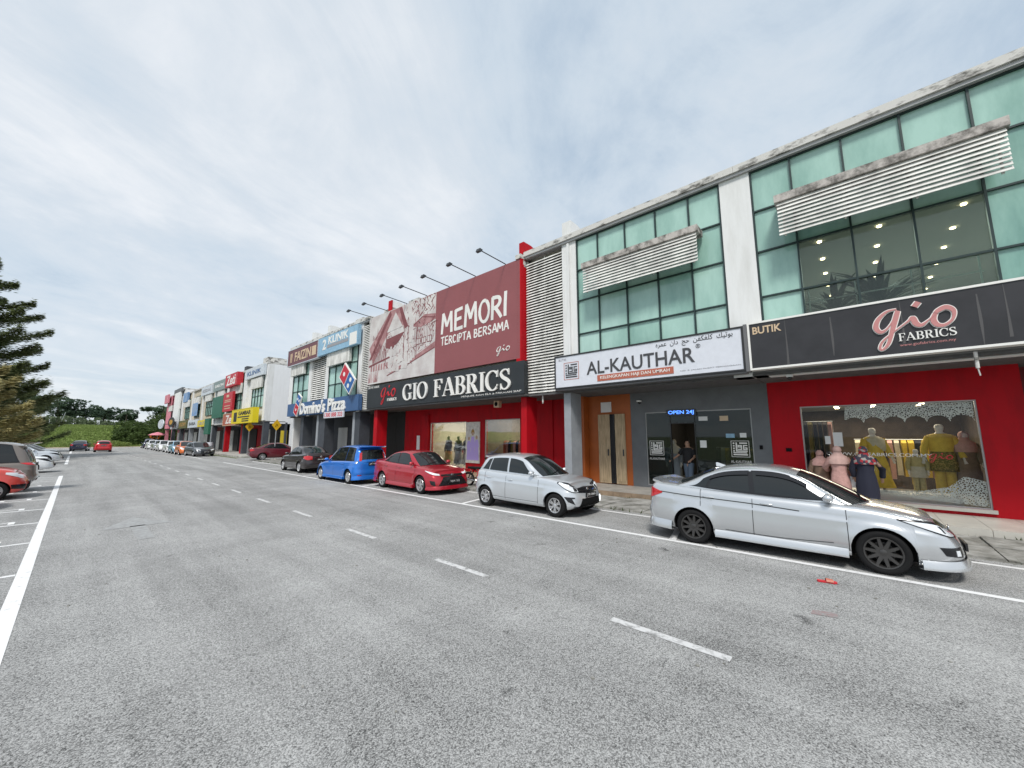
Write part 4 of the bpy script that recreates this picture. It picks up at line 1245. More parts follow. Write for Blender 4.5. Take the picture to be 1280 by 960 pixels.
bx('window_glass', 'dark_glass', s2, XB + .05, XB + .07, ya + .03, 4.12, za + .03, zb - .03)
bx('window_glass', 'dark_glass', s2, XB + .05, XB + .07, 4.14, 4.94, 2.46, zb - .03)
for a in ((ya, yb, za, za + .03), (ya, yb, zb - .03, zb), (ya, ya + .03, za + .03, zb - .03), (yb - .03, yb, za + .03, zb - .03)):
    bx('window_frame', 'frame_grey', s2, XB + .03, XB + .1, *a)
for y in (4.13, 4.95): bx('door_frame', 'gloss_black', s2, XB + .03, XB + .1, y - .02, y + .02, za + .03, 2.44)
bx('door_frame', 'gloss_black', s2, XB + .03, XB + .1, 4.11, 4.97, 2.44, 2.47)
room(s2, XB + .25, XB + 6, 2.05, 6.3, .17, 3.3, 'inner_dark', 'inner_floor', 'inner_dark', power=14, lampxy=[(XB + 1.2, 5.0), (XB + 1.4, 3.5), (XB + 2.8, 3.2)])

# ================================================================== SHOP 3 (red, billboard)
s3 = thing('shophouse', 'red shopfront between red pillars below the big maroon billboard', 'shop', (XF, 16.4, 0), group='near terrace of shops')
bx('upper_wall', 'white_wall', s3, XF, XF + .4, 10.36, 22.9, 3.72, 9.2)
coping(s3, 10.065, 23.2, drop=.34)
bx('fin_wall', 'red_wall', s3, XF - .32, XF + .6, 10.07, 10.34, 3.75, 9.55)
bx('coping_end', 'stained_white', s3, XF - .36, XF + .5, 10.07, 10.36, 9.56, 9.75)
parapet(s3, 10.1, 10.36, 'red_wall', 10.4)
parapet(s3, 20.6, 20.95, 'white_wall', 10.3)
bx('parapet_edge', 'red_wall', s3, XF - .16, XF - .102, 20.58, 20.97, 9.56, 10.3)
bx('roof_tank', 'stained_white', s3, XF + .9, XF + 2.0, 19.3, 20.4, 9.65, 10.45)
bx('roof_tank', 'stained_white', s3, XF + .6, XF + 1.8, 21.6, 22.8, 9.65, 10.3)
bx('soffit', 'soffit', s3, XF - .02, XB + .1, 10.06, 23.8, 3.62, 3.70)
bx('pillar', 'red_wall', s3, XF, XF + .68, 10.06, 10.36, .12, 3.618)
bx('pillar', 'red_wall', s3, XF, XF + .68, 21.95, 22.35, .12, 3.618)
wins3 = [(15.80, 19.0, .30, 2.8), (11.96, 14.36, .30, 2.85)]
bx('rear_wall', 'white_wall', s3, XF + 15.8, XF + 16, 10.07, 23.2, 0, 9.1)
opening_wall('shopfront_wall', 'red_wall', s3, XB, XB + .22, 10.06, 21.66, .12, 3.62, wins3)
bx('wall_panel', 'red_wall', s3, XB - .12, XB - .005, 19.05, 19.75, .16, 3.3)
bx('side_door', 'paper', s3, XB - .03, XB - .004, 20.0, 20.3, .2, 2.05)
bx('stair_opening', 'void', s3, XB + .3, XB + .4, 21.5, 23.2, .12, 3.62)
for (ya, yb, za, zb) in wins3:
    bx('window_glass', 'shop_glass', s3, XB + .05, XB + .07, ya + .03, yb - .03, za + .03, zb - .03)
    for a in ((ya, yb, za, za + .03), (ya, yb, zb - .03, zb), (ya, ya + .03, za + .03, zb - .03), (yb - .03, yb, za + .03, zb - .03)):
        bx('window_frame', 'frame_grey', s3, XB + .03, XB + .1, *a)
room(s3, XB + .25, XB + 5, 14.9, 19.6, .17, 3.3, 'inner_cream', 'inner_floor', 'inner_cream', power=105, lampxy=[(XB + 1, 17), (XB + 1, 18.4), (XB + 2, 16.4)])
room(s3, XB + .25, XB + 5, 10.5, 14.75, .17, 3.3, 'inner_wall', 'inner_floor', 'inner_wall', power=90, lampxy=[(XB + .8, 12.2), (XB + 1.8, 13.2)])

# ================================================================== SHOP 4 (charcoal ground floor, blue sign)
s4 = thing('shophouse', 'charcoal shopfront of the blue pizza sign at the end of the near terrace', 'shop', (XF, 30.4, 0), group='near terrace of shops')
louvre_bay(s4, 23.0, 24.2, 3.72, 9.5)
bx('pier', 'white_wall', s4, XF - .04, XF + .5, 24.22, 24.7, 3.62, 9.565)
zs4 = [4.6, 5.8, 7.1, 9.5]
glazing(s4, [29.3, 28.2, 27.1, 26.0, 24.9], zs4, lambda i, j: ('green_glass_dark', 'green_glass', 'green_glass_pale')[(i + j) % 3] if j else 'green_glass_dark')
glazing(s4, [36.5, 35.4, 34.3, 33.1], zs4, lambda i, j: ('green_glass', 'green_glass_pale', 'green_glass_dark')[(i + j) % 3] if j else 'green_glass_dark')
bx('glazing_back', 'inner_dark', s4, XF + .12, XF + .2, 24.7, 36.6, 3.72, 9.5)
bx('pier', 'white_wall', s4, XF - .04, XF + .5, 29.35, 29.85, 3.62, 9.565)
bx('pier', 'white_wall', s4, XF - .04, XF + .5, 32.5, 33.05, 3.62, 9.565)
louvre_bay(s4, 29.87, 32.48, 3.72, 9.5, .16)
bx('pier', 'white_wall', s4, XF - .04, XF + .5, 36.55, 37.3, 3.62, 9.565)
bx('blind_panel', 'slat_aged', s4, XF - .3, XF - .1, 25.6, 29.2, 7.15, 8.15)
bx('blind_panel', 'slat_aged', s4, XF - .3, XF - .1, 33.6, 36.4, 7.15, 8.15)
coping(s4, 23.205, 37.4)
parapet(s4, 29.4, 29.8); parapet(s4, 32.4, 32.8)
bx('roof_tank', 'stained_white', s4, XF + .8, XF + 2, 26.0, 27.2, 9.65, 10.6)
bx('end_wall', 'white_wall', s4, XF + .5, XF + 16, 37.1, 37.35, .12, 9.5)
bx('soffit', 'soffit', s4, XF - .02, XB + .1, 23.85, 37.3, 3.62, 3.70)
bx('pillar', 'charcoal_wall', s4, XF + .02, XF + .75, 24.2, 24.9, .12, 3.618)
bx('pillar', 'grey_pillar', s4, XF, XF + .06, 24.86, 25.15, .12, 3.618)
bx('pillar', 'charcoal_wall', s4, XF, XF + .7, 29.5, 30.6, .12, 3.618)
bx('pillar', 'grey_pillar', s4, XF - .02, XF + .1, 30.62, 30.95, .12, 3.618)
bx('pillar', 'charcoal_wall', s4, XF, XF + .7, 33.6, 34.2, .12, 3.618)
bx('shopfront_wall', 'charcoal_wall', s4, XB + .01, XB + .2, 27.9, 37.2, .12, 3.62)
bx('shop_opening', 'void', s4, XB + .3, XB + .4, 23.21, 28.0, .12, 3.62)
bx('rear_wall', 'white_wall', s4, XF + 15.8, XF + 16, 23.21, 37.09, 0, 9.5)
bx('door_panel', 'paper', s4, XB - .04, XB + .005, 29.6, 31.1, .3, 2.7)

# ------------------------------------------------------------------ the far terrace beyond the side street
def far_unit(ya, yb, label, wall, top, sign, low, glassm, shopm, pil, extra=None, height=0):
    u = thing('shophouse', label, 'shop', (XF, (ya + yb) / 2, 0), group='far terrace of shops')
    w_ = yb - ya
    bx('upper_wall', wall, u, XF + .10, XF + .5, ya, yb, 3.55, 9.3 + height)
    bx('roof', 'stained_white', u, XF - .1, XF + 16, ya + .004, yb - .004, 9.302 + height, 9.5 + height)
    gy0, gy1 = ya + w_ * .12, yb - w_ * .34
    k = 4
    glazing(u, [gy1 + (gy0 - gy1) * i / k for i in range(k + 1)], [5.0, 6.2, 7.4, 8.3], lambda i, j: glassm[(i + j) % len(glassm)], XF + .02)
    bx('pier', wall, u, XF - .06, XF + .095, ya + .02, ya + w_ * .10, 3.6, 9.29)
    bx('pier', 'white_wall', u, XF - .06, XF + .095, yb - w_ * .10, yb - .02, 3.6, 9.29)
    bx('blind_panel', 'slat_aged', u, XF - .25, XF - .07, gy0 + .2, gy1 - .1, 7.0, 8.1)
    bx('soffit', 'soffit', u, XF, XB + .1, ya, yb, 3.45, 3.53)
    bx('shopfront_wall', shopm, u, XB + .1, XB + .3, ya, yb, .1, 3.44)
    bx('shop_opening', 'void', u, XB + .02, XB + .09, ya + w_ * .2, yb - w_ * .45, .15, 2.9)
    bx('shutter', 'slat_aged', u, XB + .02, XB + .09, yb - w_ * .42, yb - w_ * .12, .15, 2.8)
    for y in (ya + .05, yb - .5): bx('pillar', pil, u, XF, XF + .5, y, y + .45, .12, 3.44)
    bx('rear_wall', 'side_wall', u, XF + 15.8, XF + 15.99, ya + .21, yb - .01, 0, 9.29 + height)
    if wall: bx('side_wall', 'side_wall', u, XF + .5, XF + 16, ya + .004, ya + .2, 3.3, 9.295 + height)
    return u
G1, G2 = ['green_glass', 'green_glass_dark', 'green_glass_pale'], ['green_glass_dark', 'green_glass_dark', 'green_glass']
f1 = far_unit(43.6, 51.0, 'first shop of the far terrace, blank white end wall above a dark corner walkway', 'white_wall', 0, 0, 0, G1, 'charcoal_wall', 'charcoal_wall')
f2 = far_unit(51.0, 58.6, 'far shop with red pillars and a red upper board behind the yellow sign', 'white_wall', 0, 0, 0, G2, 'red_wall', 'red_wall')
f3 = far_unit(58.6, 65.6, 'far shop with dark green glass between the red shop and the yellow strip sign', 'white_wall', 0, 0, 0, G2, 'charcoal_wall', 'charcoal_wall')
M['beige_wall'] = streaky('beige_wall', (.52, .46, .36), (.40, .35, .27))
M['blue_board'] = mat('blue_board', (.13, .26, .48), .6, noise_amt=.4, noise_scale=1.2, dark=(.30, .38, .48))
M['pink_wall'] = streaky('pink_wall', (.58, .22, .27), (.48, .17, .21))
f4 = far_unit(65.6, 73.4, 'far shop with a beige front above the small yellow strip sign', 'beige_wall', 0, 0, 0, G1, 'maroon_wall', 'grey_pillar')
f5 = far_unit(73.4, 81.5, 'far shop with a blue upper window board and pale sign band', 'beige_wall', 0, 0, 0, G1, 'grey_pillar', 'grey_pillar')
f6 = far_unit(81.5, 90.0, 'far shop with a dark navy ground floor and tan side panel', 'beige_wall', 0, 0, 0, G1, 'charcoal_wall', 'charcoal_wall')
f7 = far_unit(90.0, 99.0, 'tall white fronted far shop behind the round black and gold sign', 'white_wall', 0, 0, 0, G1, 'charcoal_wall', 'charcoal_wall', height=1.2)
f8 = far_unit(99.0, 107.0, 'pink shop at the far end of the terrace', 'pink_wall', 0, 0, 0, G1, 'pink_wall', 'pink_wall', height=.8)
bx('front_cladding', 'pink_wall', f8, XF - .2, XF - .07, 101.5, 106.9, 3.6, 10.0)
bx('front_cladding', 'paper', f7, XF - .32, XF - .07, 91.5, 97.5, 3.6, 10.2)
bx('front_cap', 'grey_wall', f7, XF - .34, XF + .1, 90.5, 98.6, 10.21, 10.9)
bx('front_cladding', 'blue_board', f6, XF - .35, XF - .07, 84, 88, 7.9, 9.5)
bx('window_board', 'blue_board', f5, XF - .30, XF - .255, 75, 79, 5.2, 7.2)
bx('ground_wall', 'side_wall', f1, XB + .6, XF + 16, 43.604, 43.8, .1, 3.29)
bx('notice_board', mat('yellow_board', (.62, .47, .03), .5), f1, XB - .2, XB + .4, 43.75, 43.8, .8, 2.6)
bx('roof_tank', 'stained_white', f1, XF + .8, XF + 2.2, 47, 48.6, 9.5, 10.6)
bx('roof_tank', 'stained_white', f1, XF + .8, XF + 2.0, 44.9, 46.0, 9.5, 10.2)
bx('roof_tank', 'charcoal_wall', f2, XF + .6, XF + 1.8, 54, 55, 9.5, 10.4)
# ------------------------------------------------------------------ sign materials
M['sign_white'] = mat('sign_white', (.66, .68, .74), .35, noise_amt=.05)
M['sign_dark'] = mat('sign_dark', (.028, .027, .031), .4, noise_amt=.25, noise_scale=1.5)
M['sign_black'] = mat('sign_black', (.022, .026, .03), .45, noise_amt=.2, noise_scale=1)
M['sign_frame'] = mat('sign_frame', (.15, .15, .155), .5, .2)
M['frame_black'] = mat('frame_black', (.02, .02, .022), .5)
M['letter_white'] = mat('letter_white', (.78, .77, .74), .5)
M['letter_cream'] = mat('letter_cream', (.60, .45, .30), .5)
M['letter_grey'] = mat('letter_grey', (.055, .055, .06), .5)
M['print_grey'] = mat('print_grey', (.30, .30, .32), .6)
M['print_brick'] = mat('print_brick', (.42, .12, .075), .5)
M['print_pink'] = mat('print_pink', (.52, .22, .215), .5)
M['print_red'] = mat('print_red', (.55, .02, .03), .5)
M['print_maroon'] = mat('print_maroon', (.27, .082, .088), .5, noise_amt=.08, noise_scale=.5)
M['print_wash'] = mat('print_wash', (.42, .24, .24), .6, noise_amt=.3, noise_scale=1.6, dark=(.28, .12, .125))
M['print_line'] = mat('print_line', (.20, .06, .065), .6)
M['print_ground'] = mat('print_ground', (.62, .60, .585), .6, noise_amt=.12, noise_scale=1.0, dark=(.50, .45, .44))
M['domino_blue'] = mat('domino_blue', (.02, .11, .34), .4)
M['sign_blue'] = mat('sign_blue', (.045, .11, .25), .45, noise_amt=.1)
M['domino_red'] = mat('domino_red', (.50, .01, .03), .4)
M['sign_yellow'] = mat('sign_yellow', (.70, .56, .01), .45)
M['sign_skyblue'] = mat('sign_skyblue', (.27, .46, .62), .5, noise_amt=.15)
M['sign_maroon'] = mat('sign_maroon', (.15, .055, .065), .5, noise_amt=.15)
M['sign_red'] = mat('sign_red', (.50, .02, .035), .5, noise_amt=.12)
M['sign_pale'] = mat('sign_pale', (.58, .63, .68), .5, noise_amt=.15)
M['sign_greygreen'] = mat('sign_greygreen', (.22, .28, .27), .5, noise_amt=.2)
M['sign_green'] = mat('sign_green', (.02, .13, .08), .5)
M['led_blue'] = mat('led_blue', (.02, .05, .3), emit=(.08, .25, 1.0), estr=1.3)
M['streak'] = mat('streak', (.075, .073, .075), .6)

WOFF = [0]
class Ink:
    """flat or raised strokes on a sign face; u to the right, v up (metres from the origin), w outward"""
    def __init__(s, X, Y, Z, depth=.01, shear=0.0, ramp=0.0):
        s.o, s.mb, s.d, s.sh, s.rp, s.k = (X, Y, Z), MB(), depth, shear, ramp, 0
    def p(s, u, v, w): return (s.o[0] - w, s.o[1] - u - s.sh * v, s.o[2] + v)
    def poly(s, pts, w0=0.0, m=0):
        s.k += 1; w = s.d + w0 + (s.k % 7) * .0006
        n = len(pts)
        tri = tessellate_polygon([[Vector((a, b_, 0)) for a, b_ in pts]])
        s.mb.add([s.p(a, b_, w) for a, b_ in pts] + [s.p(a, b_, 0) for a, b_ in pts], [tuple(t) for t in tri] + [(i, (i + 1) % n, n + (i + 1) % n, n + i) for i in range(n)], m)
    def rect(s, u0, u1, v0, v1, w0=0.0, m=0): s.poly([(u0, v0), (u1, v0), (u1, v1), (u0, v1)], w0, m)
    def stroke(s, pts, wid, m=0, closed=False, smooth=0):
        if smooth:
            wp = [(*p, w) for p, w in zip(pts, wid if isinstance(wid, (list, tuple)) else [wid] * len(pts))]
            q = crom(wp, smooth, closed)
            if closed: q.append(q[0])
            pts = [(a[0], a[1]) for a in q]; wid = [max(a[2], .002) for a in q]
        elif not isinstance(wid, (list, tuple)): wid = [wid] * len(pts)
        s.k += 1
        w = s.d + (s.k % 7) * .0006
        P = [np.array(p, float) for p in pts]
        L_, R_ = [], []
        for i, p in enumerate(P):
            t = P[min(i + 1, len(P) - 1)] - P[max(i - 1, 0)]
            if closed and i in (0, len(P) - 1): t = P[1] - P[-2]
            t = t / max(np.linalg.norm(t), 1e-9); nr = np.array((-t[1], t[0]))
            L_.append(p + nr * wid[i] / 2); R_.append(p - nr * wid[i] / 2)
        rows = []
        for i in range(len(P)):
            ww = w + s.rp * i / len(P)
            rows.append([s.p(*L_[i], 0), s.p(*L_[i], ww), s.p(*R_[i], ww), s.p(*R_[i], 0)])
        s.mb.grid(rows, m)
        b = len(s.mb.v) - 4 * len(P)
        if not closed:
            s.mb.f.append([b, b + 1, b + 2, b + 3]); s.mb.m.append(m)
            e_ = len(s.mb.v) - 4
            s.mb.f.append([e_ + 3, e_ + 2, e_ + 1, e_]); s.mb.m.append(m)
    def done(s, name, m, parent): return s.mb.build(name, m, parent)

def board(name, label, X, ya, yb, za, zb, m, frame=None, depth=.25, cat='sign', group=None, fw=.06, proud=.02):
    """sign box whose face is at X; ya < yb"""
    t = thing(name, label, cat, (X, (ya + yb) / 2, (za + zb) / 2), group=group)
    bx('sign_panel', m, t, X, X + depth, ya, yb, za, zb)
    if frame:
        for a in ((ya - fw, yb + fw, za - fw, za - .001), (ya - fw, yb + fw, zb + .001, zb + fw), (ya - fw, ya - .001, za, zb), (yb + .001, yb + fw, za, zb)):
            bx('sign_frame', frame, t, X - proud, X + depth, *a)
    return t

# ---- serif capitals
def serif(ink, ch, u, v, h, wf=1.0):
    S_, T_ = .155 * h * wf, .055 * h           # stem, hairline
    def stem(x, v0=0, v1=1, sb=True, st=True):
        ink.rect(u + x * h * wf - S_ / 2, u + x * h * wf + S_ / 2, v + v0 * h, v + v1 * h)
        for on, vv in ((sb, v0), (st, v1 - .045)):
            if on: ink.rect(u + x * h * wf - S_ * 1.05, u + x * h * wf + S_ * 1.05, v + vv * h, v + (vv + .045) * h)
    def arc(cx, cy, rx, ry, a0, a1, n=22, thick=S_, thin=T_, ph=0):
        pts, wd = [], []
        for k in range(n + 1):
            a = R(a0 + (a1 - a0) * k / n)
            pts.append((u + (cx + rx * math.cos(a)) * h * wf, v + (cy + ry * math.sin(a)) * h))
            wd.append(thin + (thick - thin) * abs(math.cos(a)) ** 1.3)
        ink.stroke(pts, wd)
    W_ = .8
    if ch == 'I': stem(.2); W_ = .42
    elif ch == 'O': arc(.42, .5, .35, .48, 0, 360, 36); W_ = .86
    elif ch == 'C' or ch == 'G':
        arc(.42, .5, .35, .48, 48, 312, 30)
        ink.poly([(u + .64 * h * wf, v + .66 * h), (u + .71 * h * wf, v + .66 * h), (u + .72 * h * wf, v + 1.0 * h), (u + .66 * h * wf, v + .92 * h)])
        if ch == 'G': stem(.67, .06, .44, False, True); W_ = .88
        else:
            ink.poly([(u + .62 * h * wf, v + .15 * h), (u + .70 * h * wf, v + .2 * h), (u + .72 * h * wf, v + .3 * h), (u + .68 * h * wf, v + .3 * h)]); W_ = .80
    elif ch in 'FE':
        stem(.18); ink.rect(u + .2 * h * wf, u + .64 * h * wf, v + .945 * h, v + h); ink.poly([(u + .60 * h * wf, v + .74 * h), (u + .645 * h * wf, v + .74 * h), (u + .645 * h * wf, v + .96 * h), (u + .54 * h * wf, v + .95 * h)])
        ink.rect(u + .2 * h * wf, u + .46 * h * wf, v + .49 * h, v + .545 * h); ink.rect(u + .44 * h * wf, u + .485 * h * wf, v + .38 * h, v + .65 * h); W_ = .72
    elif ch == 'A':
        ink.stroke([(u + .06 * h * wf, v + .02 * h), (u + .40 * h * wf, v + .98 * h)], T_ * 1.1)
        ink.stroke([(u + .38 * h * wf, v + 1.0 * h), (u + .72 * h * wf, v + .02 * h)], S_)
        ink.rect(u + .19 * h * wf, u + .56 * h * wf, v + .30 * h, v + .35 * h)
        ink.rect(u - .03 * h * wf, u + .2 * h * wf, v, v + .045 * h); ink.rect(u + .56 * h * wf, u + .86 * h * wf, v, v + .045 * h); W_ = .86
    elif ch in 'BR':
        stem(.18); ink.rect(u + .2 * h * wf, u + .4 * h * wf, v + .945 * h, v + h); ink.rect(u + .2 * h * wf, u + .4 * h * wf, v + .49 * h, v + .54 * h)
        arc(.38, .745, .20, .228, 90, -90, 16)
        if ch == 'B':
            arc(.38, .265, .25, .24, 90, -90, 16); ink.rect(u + .2 * h * wf, u + .4 * h * wf, v, v + .05 * h); W_ = .76
        else:
            ink.stroke([(u + .38 * h * wf, v + .52 * h), (u + .66 * h * wf, v + .03 * h)], S_); ink.rect(u + .6 * h * wf, u + .84 * h * wf, v, v + .045 * h); W_ = .82
    elif ch == 'S':
        c_ = [(.52, .80), (.40, .96), (.20, .93), (.10, .78), (.18, .62), (.36, .50), (.52, .36), (.54, .18), (.38, .03), (.18, .05), (.08, .22)]
        wd = [.05, .06, .08, .13, .15, .17, .15, .13, .08, .06, .05]
        ink.stroke([(u + a * h * wf, v + b_ * h) for a, b_ in c_], [w * h for w in wd], smooth=5)
        ink.rect(u + .50 * h * wf, u + .54 * h * wf, v + .70 * h, v + h); ink.rect(u + .07 * h * wf, u + .11 * h * wf, v, v + .3 * h); W_ = .66
    return W_ * h * wf
def serif_word(word, X, Y, Z, width, h, depth, m, parent, name='letter'):
    """each letter its own part"""
    probe = Ink(0, 0, 0); tot = 0
    for ch in word: tot += .5 * h if ch == ' ' else serif(probe, ch, 0, 0, h)
    wf = width / tot; u = 0
    for ch in word:
        if ch == ' ': u += .5 * h * wf; continue
        ink = Ink(X, Y, Z, depth)
        du = serif(ink, ch, u, 0, h, wf); u += du
        ink.done(name, m, parent)

# ---- hand-brushed capitals
BR = {'M': [[(.05, 0), (.14, 1)], [(.14, 1), (.42, .32)], [(.42, .32), (.76, 1)], [(.76, 1), (.80, 0)]],
      'E': [[(.1, 0), (.12, 1)], [(.1, .95), (.62, 1)], [(.1, .5), (.54, .54)], [(.08, .04), (.64, .06)]],
      'O': 'o', 'R': [[(.1, 0), (.14, 1)], [(.12, .96), (.5, .92), (.58, .72), (.42, .54), (.14, .48)], [(.3, .5), (.66, .02)]],
      'I': [[(.12, 0), (.16, 1)]], 'T': [[(.0, .94), (.66, 1)], [(.34, .97), (.30, 0)]],
      'C': [[(.56, .82), (.36, .98), (.12, .75), (.1, .35), (.3, .04), (.58, .16)]],
      'P': [[(.1, 0), (.14, 1)], [(.12, .96), (.5, .92), (.58, .70), (.42, .5), (.14, .45)]],
      'A': [[(.02, 0), (.36, 1)], [(.36, 1), (.66, 0)], [(.14, .34), (.56, .36)]],
      'B': [[(.1, 0), (.12, 1)], [(.12, .96), (.46, .9), (.5, .7), (.36, .54), (.14, .5)], [(.14, .5), (.54, .44), (.58, .2), (.4, .04), (.1, .03)]],
      'S': [[(.54, .84), (.34, .98), (.12, .8), (.2, .58), (.46, .42), (.52, .2), (.32, .02), (.06, .14)]]}
def brush(word, X, Y, Z, width, h, m, parent, weight=.14, rise=0.0, seed=3):
    rnd = random.Random(seed)
    adv = {'I': .3, 'M': .98}
    tot = sum(.42 if c_ == ' ' else adv.get(c_, .76) for c_ in word)
    sx = width / tot; u = 0
    for c_ in word:
        if c_ == ' ': u += .42 * sx; continue
        ink = Ink(X, Y, Z, .012)
        dv = rnd.uniform(-.03, .03) * h + rise * u; hh = h * rnd.uniform(.94, 1.05)
        g = BR[c_]
        if g == 'o': ink.stroke([(u + (.36 + .3 * math.cos(a)) * sx, dv + (.5 + .48 * math.sin(a)) * hh) for a in [2 * math.pi * k / 20 + 1.2 for k in range(21)]], [weight * h * (.75 + .3 * abs(math.cos(k * .5))) for k in range(21)])
        else:
            for st in g:
                pts = [(u + a * sx, dv + b_ * hh) for a, b_ in st]
                k = weight * h
                wd = [k * rnd.uniform(.85, 1.15) for _ in pts]
                if len(pts) > 2: ink.stroke(pts, wd, smooth=4)
                else:
                    mid = ((pts[0][0] + pts[1][0]) / 2 + rnd.uniform(-.02, .02) * h, (pts[0][1] + pts[1][1]) / 2)
                    ink.stroke([pts[0], mid, pts[1]], [wd[0], k * 1.05, wd[1]], smooth=3)
        ink.done('letter', m, parent)
        u += adv.get(c_, .76) * sx

# ---- flowing script word
GIO = [(.30, .93), (.16, .90), (.03, .74), (-.02, .55), (.03, .42), (.12, .46), (.22, .64), (.31, .88), (.27, .70), (.20, .40), (.13, .12), (.04, -.02), (.0, .02), (.05, .18), (.20, .36), (.34, .50), (.44, .60), (.50, .66), (.53, .52), (.60, .46), (.70, .56), (.80, .68)]
GIW = [.03, .06, .10, .12, .10, .05, .03, .10, .12, .10, .08, .05, .06, .05, .03, .03, .05, .11, .13, .09, .03, .03]
GO = [(.80, .70), (.76, .55), (.80, .42), (.90, .40), (1.0, .52), (1.02, .70), (.94, .80), (.85, .76)]
GOW = [.09, .12, .11, .07, .06, .09, .12, .11]
def script(X, Y, Z, w, h, m_in, m_out, parent, depth=.02):
    def run(grow, d, name, m):
        ink = Ink(X, Y, Z, d, ramp=.006)
        ink.stroke([(a * w, b_ * h) for a, b_ in GIO], [(q + grow) * h * .8 for q in GIW], smooth=5)
        ink.stroke([(a * w, b_ * h) for a, b_ in GO], [(q + grow) * h * .8 for q in GOW], smooth=5, closed=True)
        ink.stroke([(.54 * w, .92 * h), (.60 * w, 1.02 * h)], (.10 + grow) * h)
        ink.done(name, m, parent)
    if m_out: run(.045, depth, 'script_outline', m_out)
    run(0, depth + .018, 'script_lettering', m_in)

# ================================================================== the near signs
SX = 11.85
# dark sign of the nearest shop
t = board('signboard', 'long charcoal sign with pink script and white lettering over the nearest red shopfront', SX, -7.9, 1.94, 3.79, 4.99, 'sign_dark', 'letter_white', fw=.05)
bx('sign_soffit', 'sign_frame', t, SX + .26, XF + .3, -7.9, 1.98, 3.70, 3.78)
text_obj('lettering', 'BUTIK', 'letter_cream', t, .64, .20, face(SX - .006, 1.55, 4.80, t), .006, .02)
script(SX, -.55, 3.93, 1.14, .92, 'print_pink', 'letter_white', t)
serif_word('FABRICS', SX, .0 - .86, 4.06, .86, .17, .03, 'letter_white', t)
text_obj('lettering', 'www.giofabrics.com.my', 'print_pink', t, .82, .075, face(SX - .004, -1.28, 3.965, t), .003)
for k, y in enumerate((1.15, .25, -.95, -2.05, -2.4, -3.5, -4.6)):
    ink = Ink(SX, 0, 0, .003); ink.stroke([(-y, 3.80 + .1 * (k % 3)), (-y + .006, 4.3), (-y, 4.97 - .12 * (k % 2))], [.012, .045, .02] if k % 2 else [.05, .03, .008], smooth=4); ink.done('rain_streak', 'streak', t)
# white sign
t = board('signboard', 'white lit sign with dark capitals and a brick red strip over the grey shopfront', SX, 2.14, 8.33, 3.80, 4.94, 'sign_white', 'frame_black', fw=.05)
bx('sign_soffit', 'sign_frame', t, SX + .03, XF + .3, 2.09, 8.38, 3.69, 3.745)
bx('sign_post', 'sign_frame', t, SX - .02, SX + .25, 2.0, 2.085, 3.72, 5.02)
text_obj('lettering', 'AL-KAUTHAR', 'letter_grey', t, 3.62, .46, face(SX - .005, 5.18, 4.385, t), .01, .01)
text_obj('lettering', '®', 'letter_grey', t, .13, .13, face(SX - .005, 3.26, 4.62, t), .004)
st = bx('strip', 'print_brick', t, SX - .012, SX - .001, 3.99, 6.58, 3.885, 4.10); WL[st] = Vector((SX - .0065, 5.285, 3.9925))
text_obj('lettering', 'KELENGKAPAN HAJI DAN UMRAH', 'letter_white', st, 2.36, .13, face(SX - .015, 5.285, 3.99, st), .002, .008)
text_obj('lettering', 'BUTIK', 'print_grey', t, .34, .08, face(SX - .004, 8.02, 4.83, t), .003)
jawi = ['\ufeca\ufee4\ufeae\ufee9', '\ufea9\ufe8d\ufee5', '\ufea3\ufe9e', '\ufedb\ufee0\ufed0\ufedc\ufed4\ufee6', '\ufe91\ufeee\ufe97\ufef4\ufeda']
def vis(s): return s[::-1]
words_ = ['\ufecb\ufee4\ufeae\ufee9', '\ufea9\ufe8d\ufee5', '\ufea3\ufe9e', '\ufedb\ufee0\ufed0\ufedc\ufed4\ufee6', '\ufe91\ufeee\ufe97\ufef4\ufeda']
text_obj('lettering', '  '.join(vis(w) for w in words_), 'letter_grey', t, 2.15, .22, face(SX - .005, 3.42, 4.80, t), .004)
text_obj('lettering', 'NO. 8, JALAN PUSAT PERNIAGAAN', 'print_grey', t, 1.6, .04, face(SX - .004, 3.0, 3.93, t), .002)
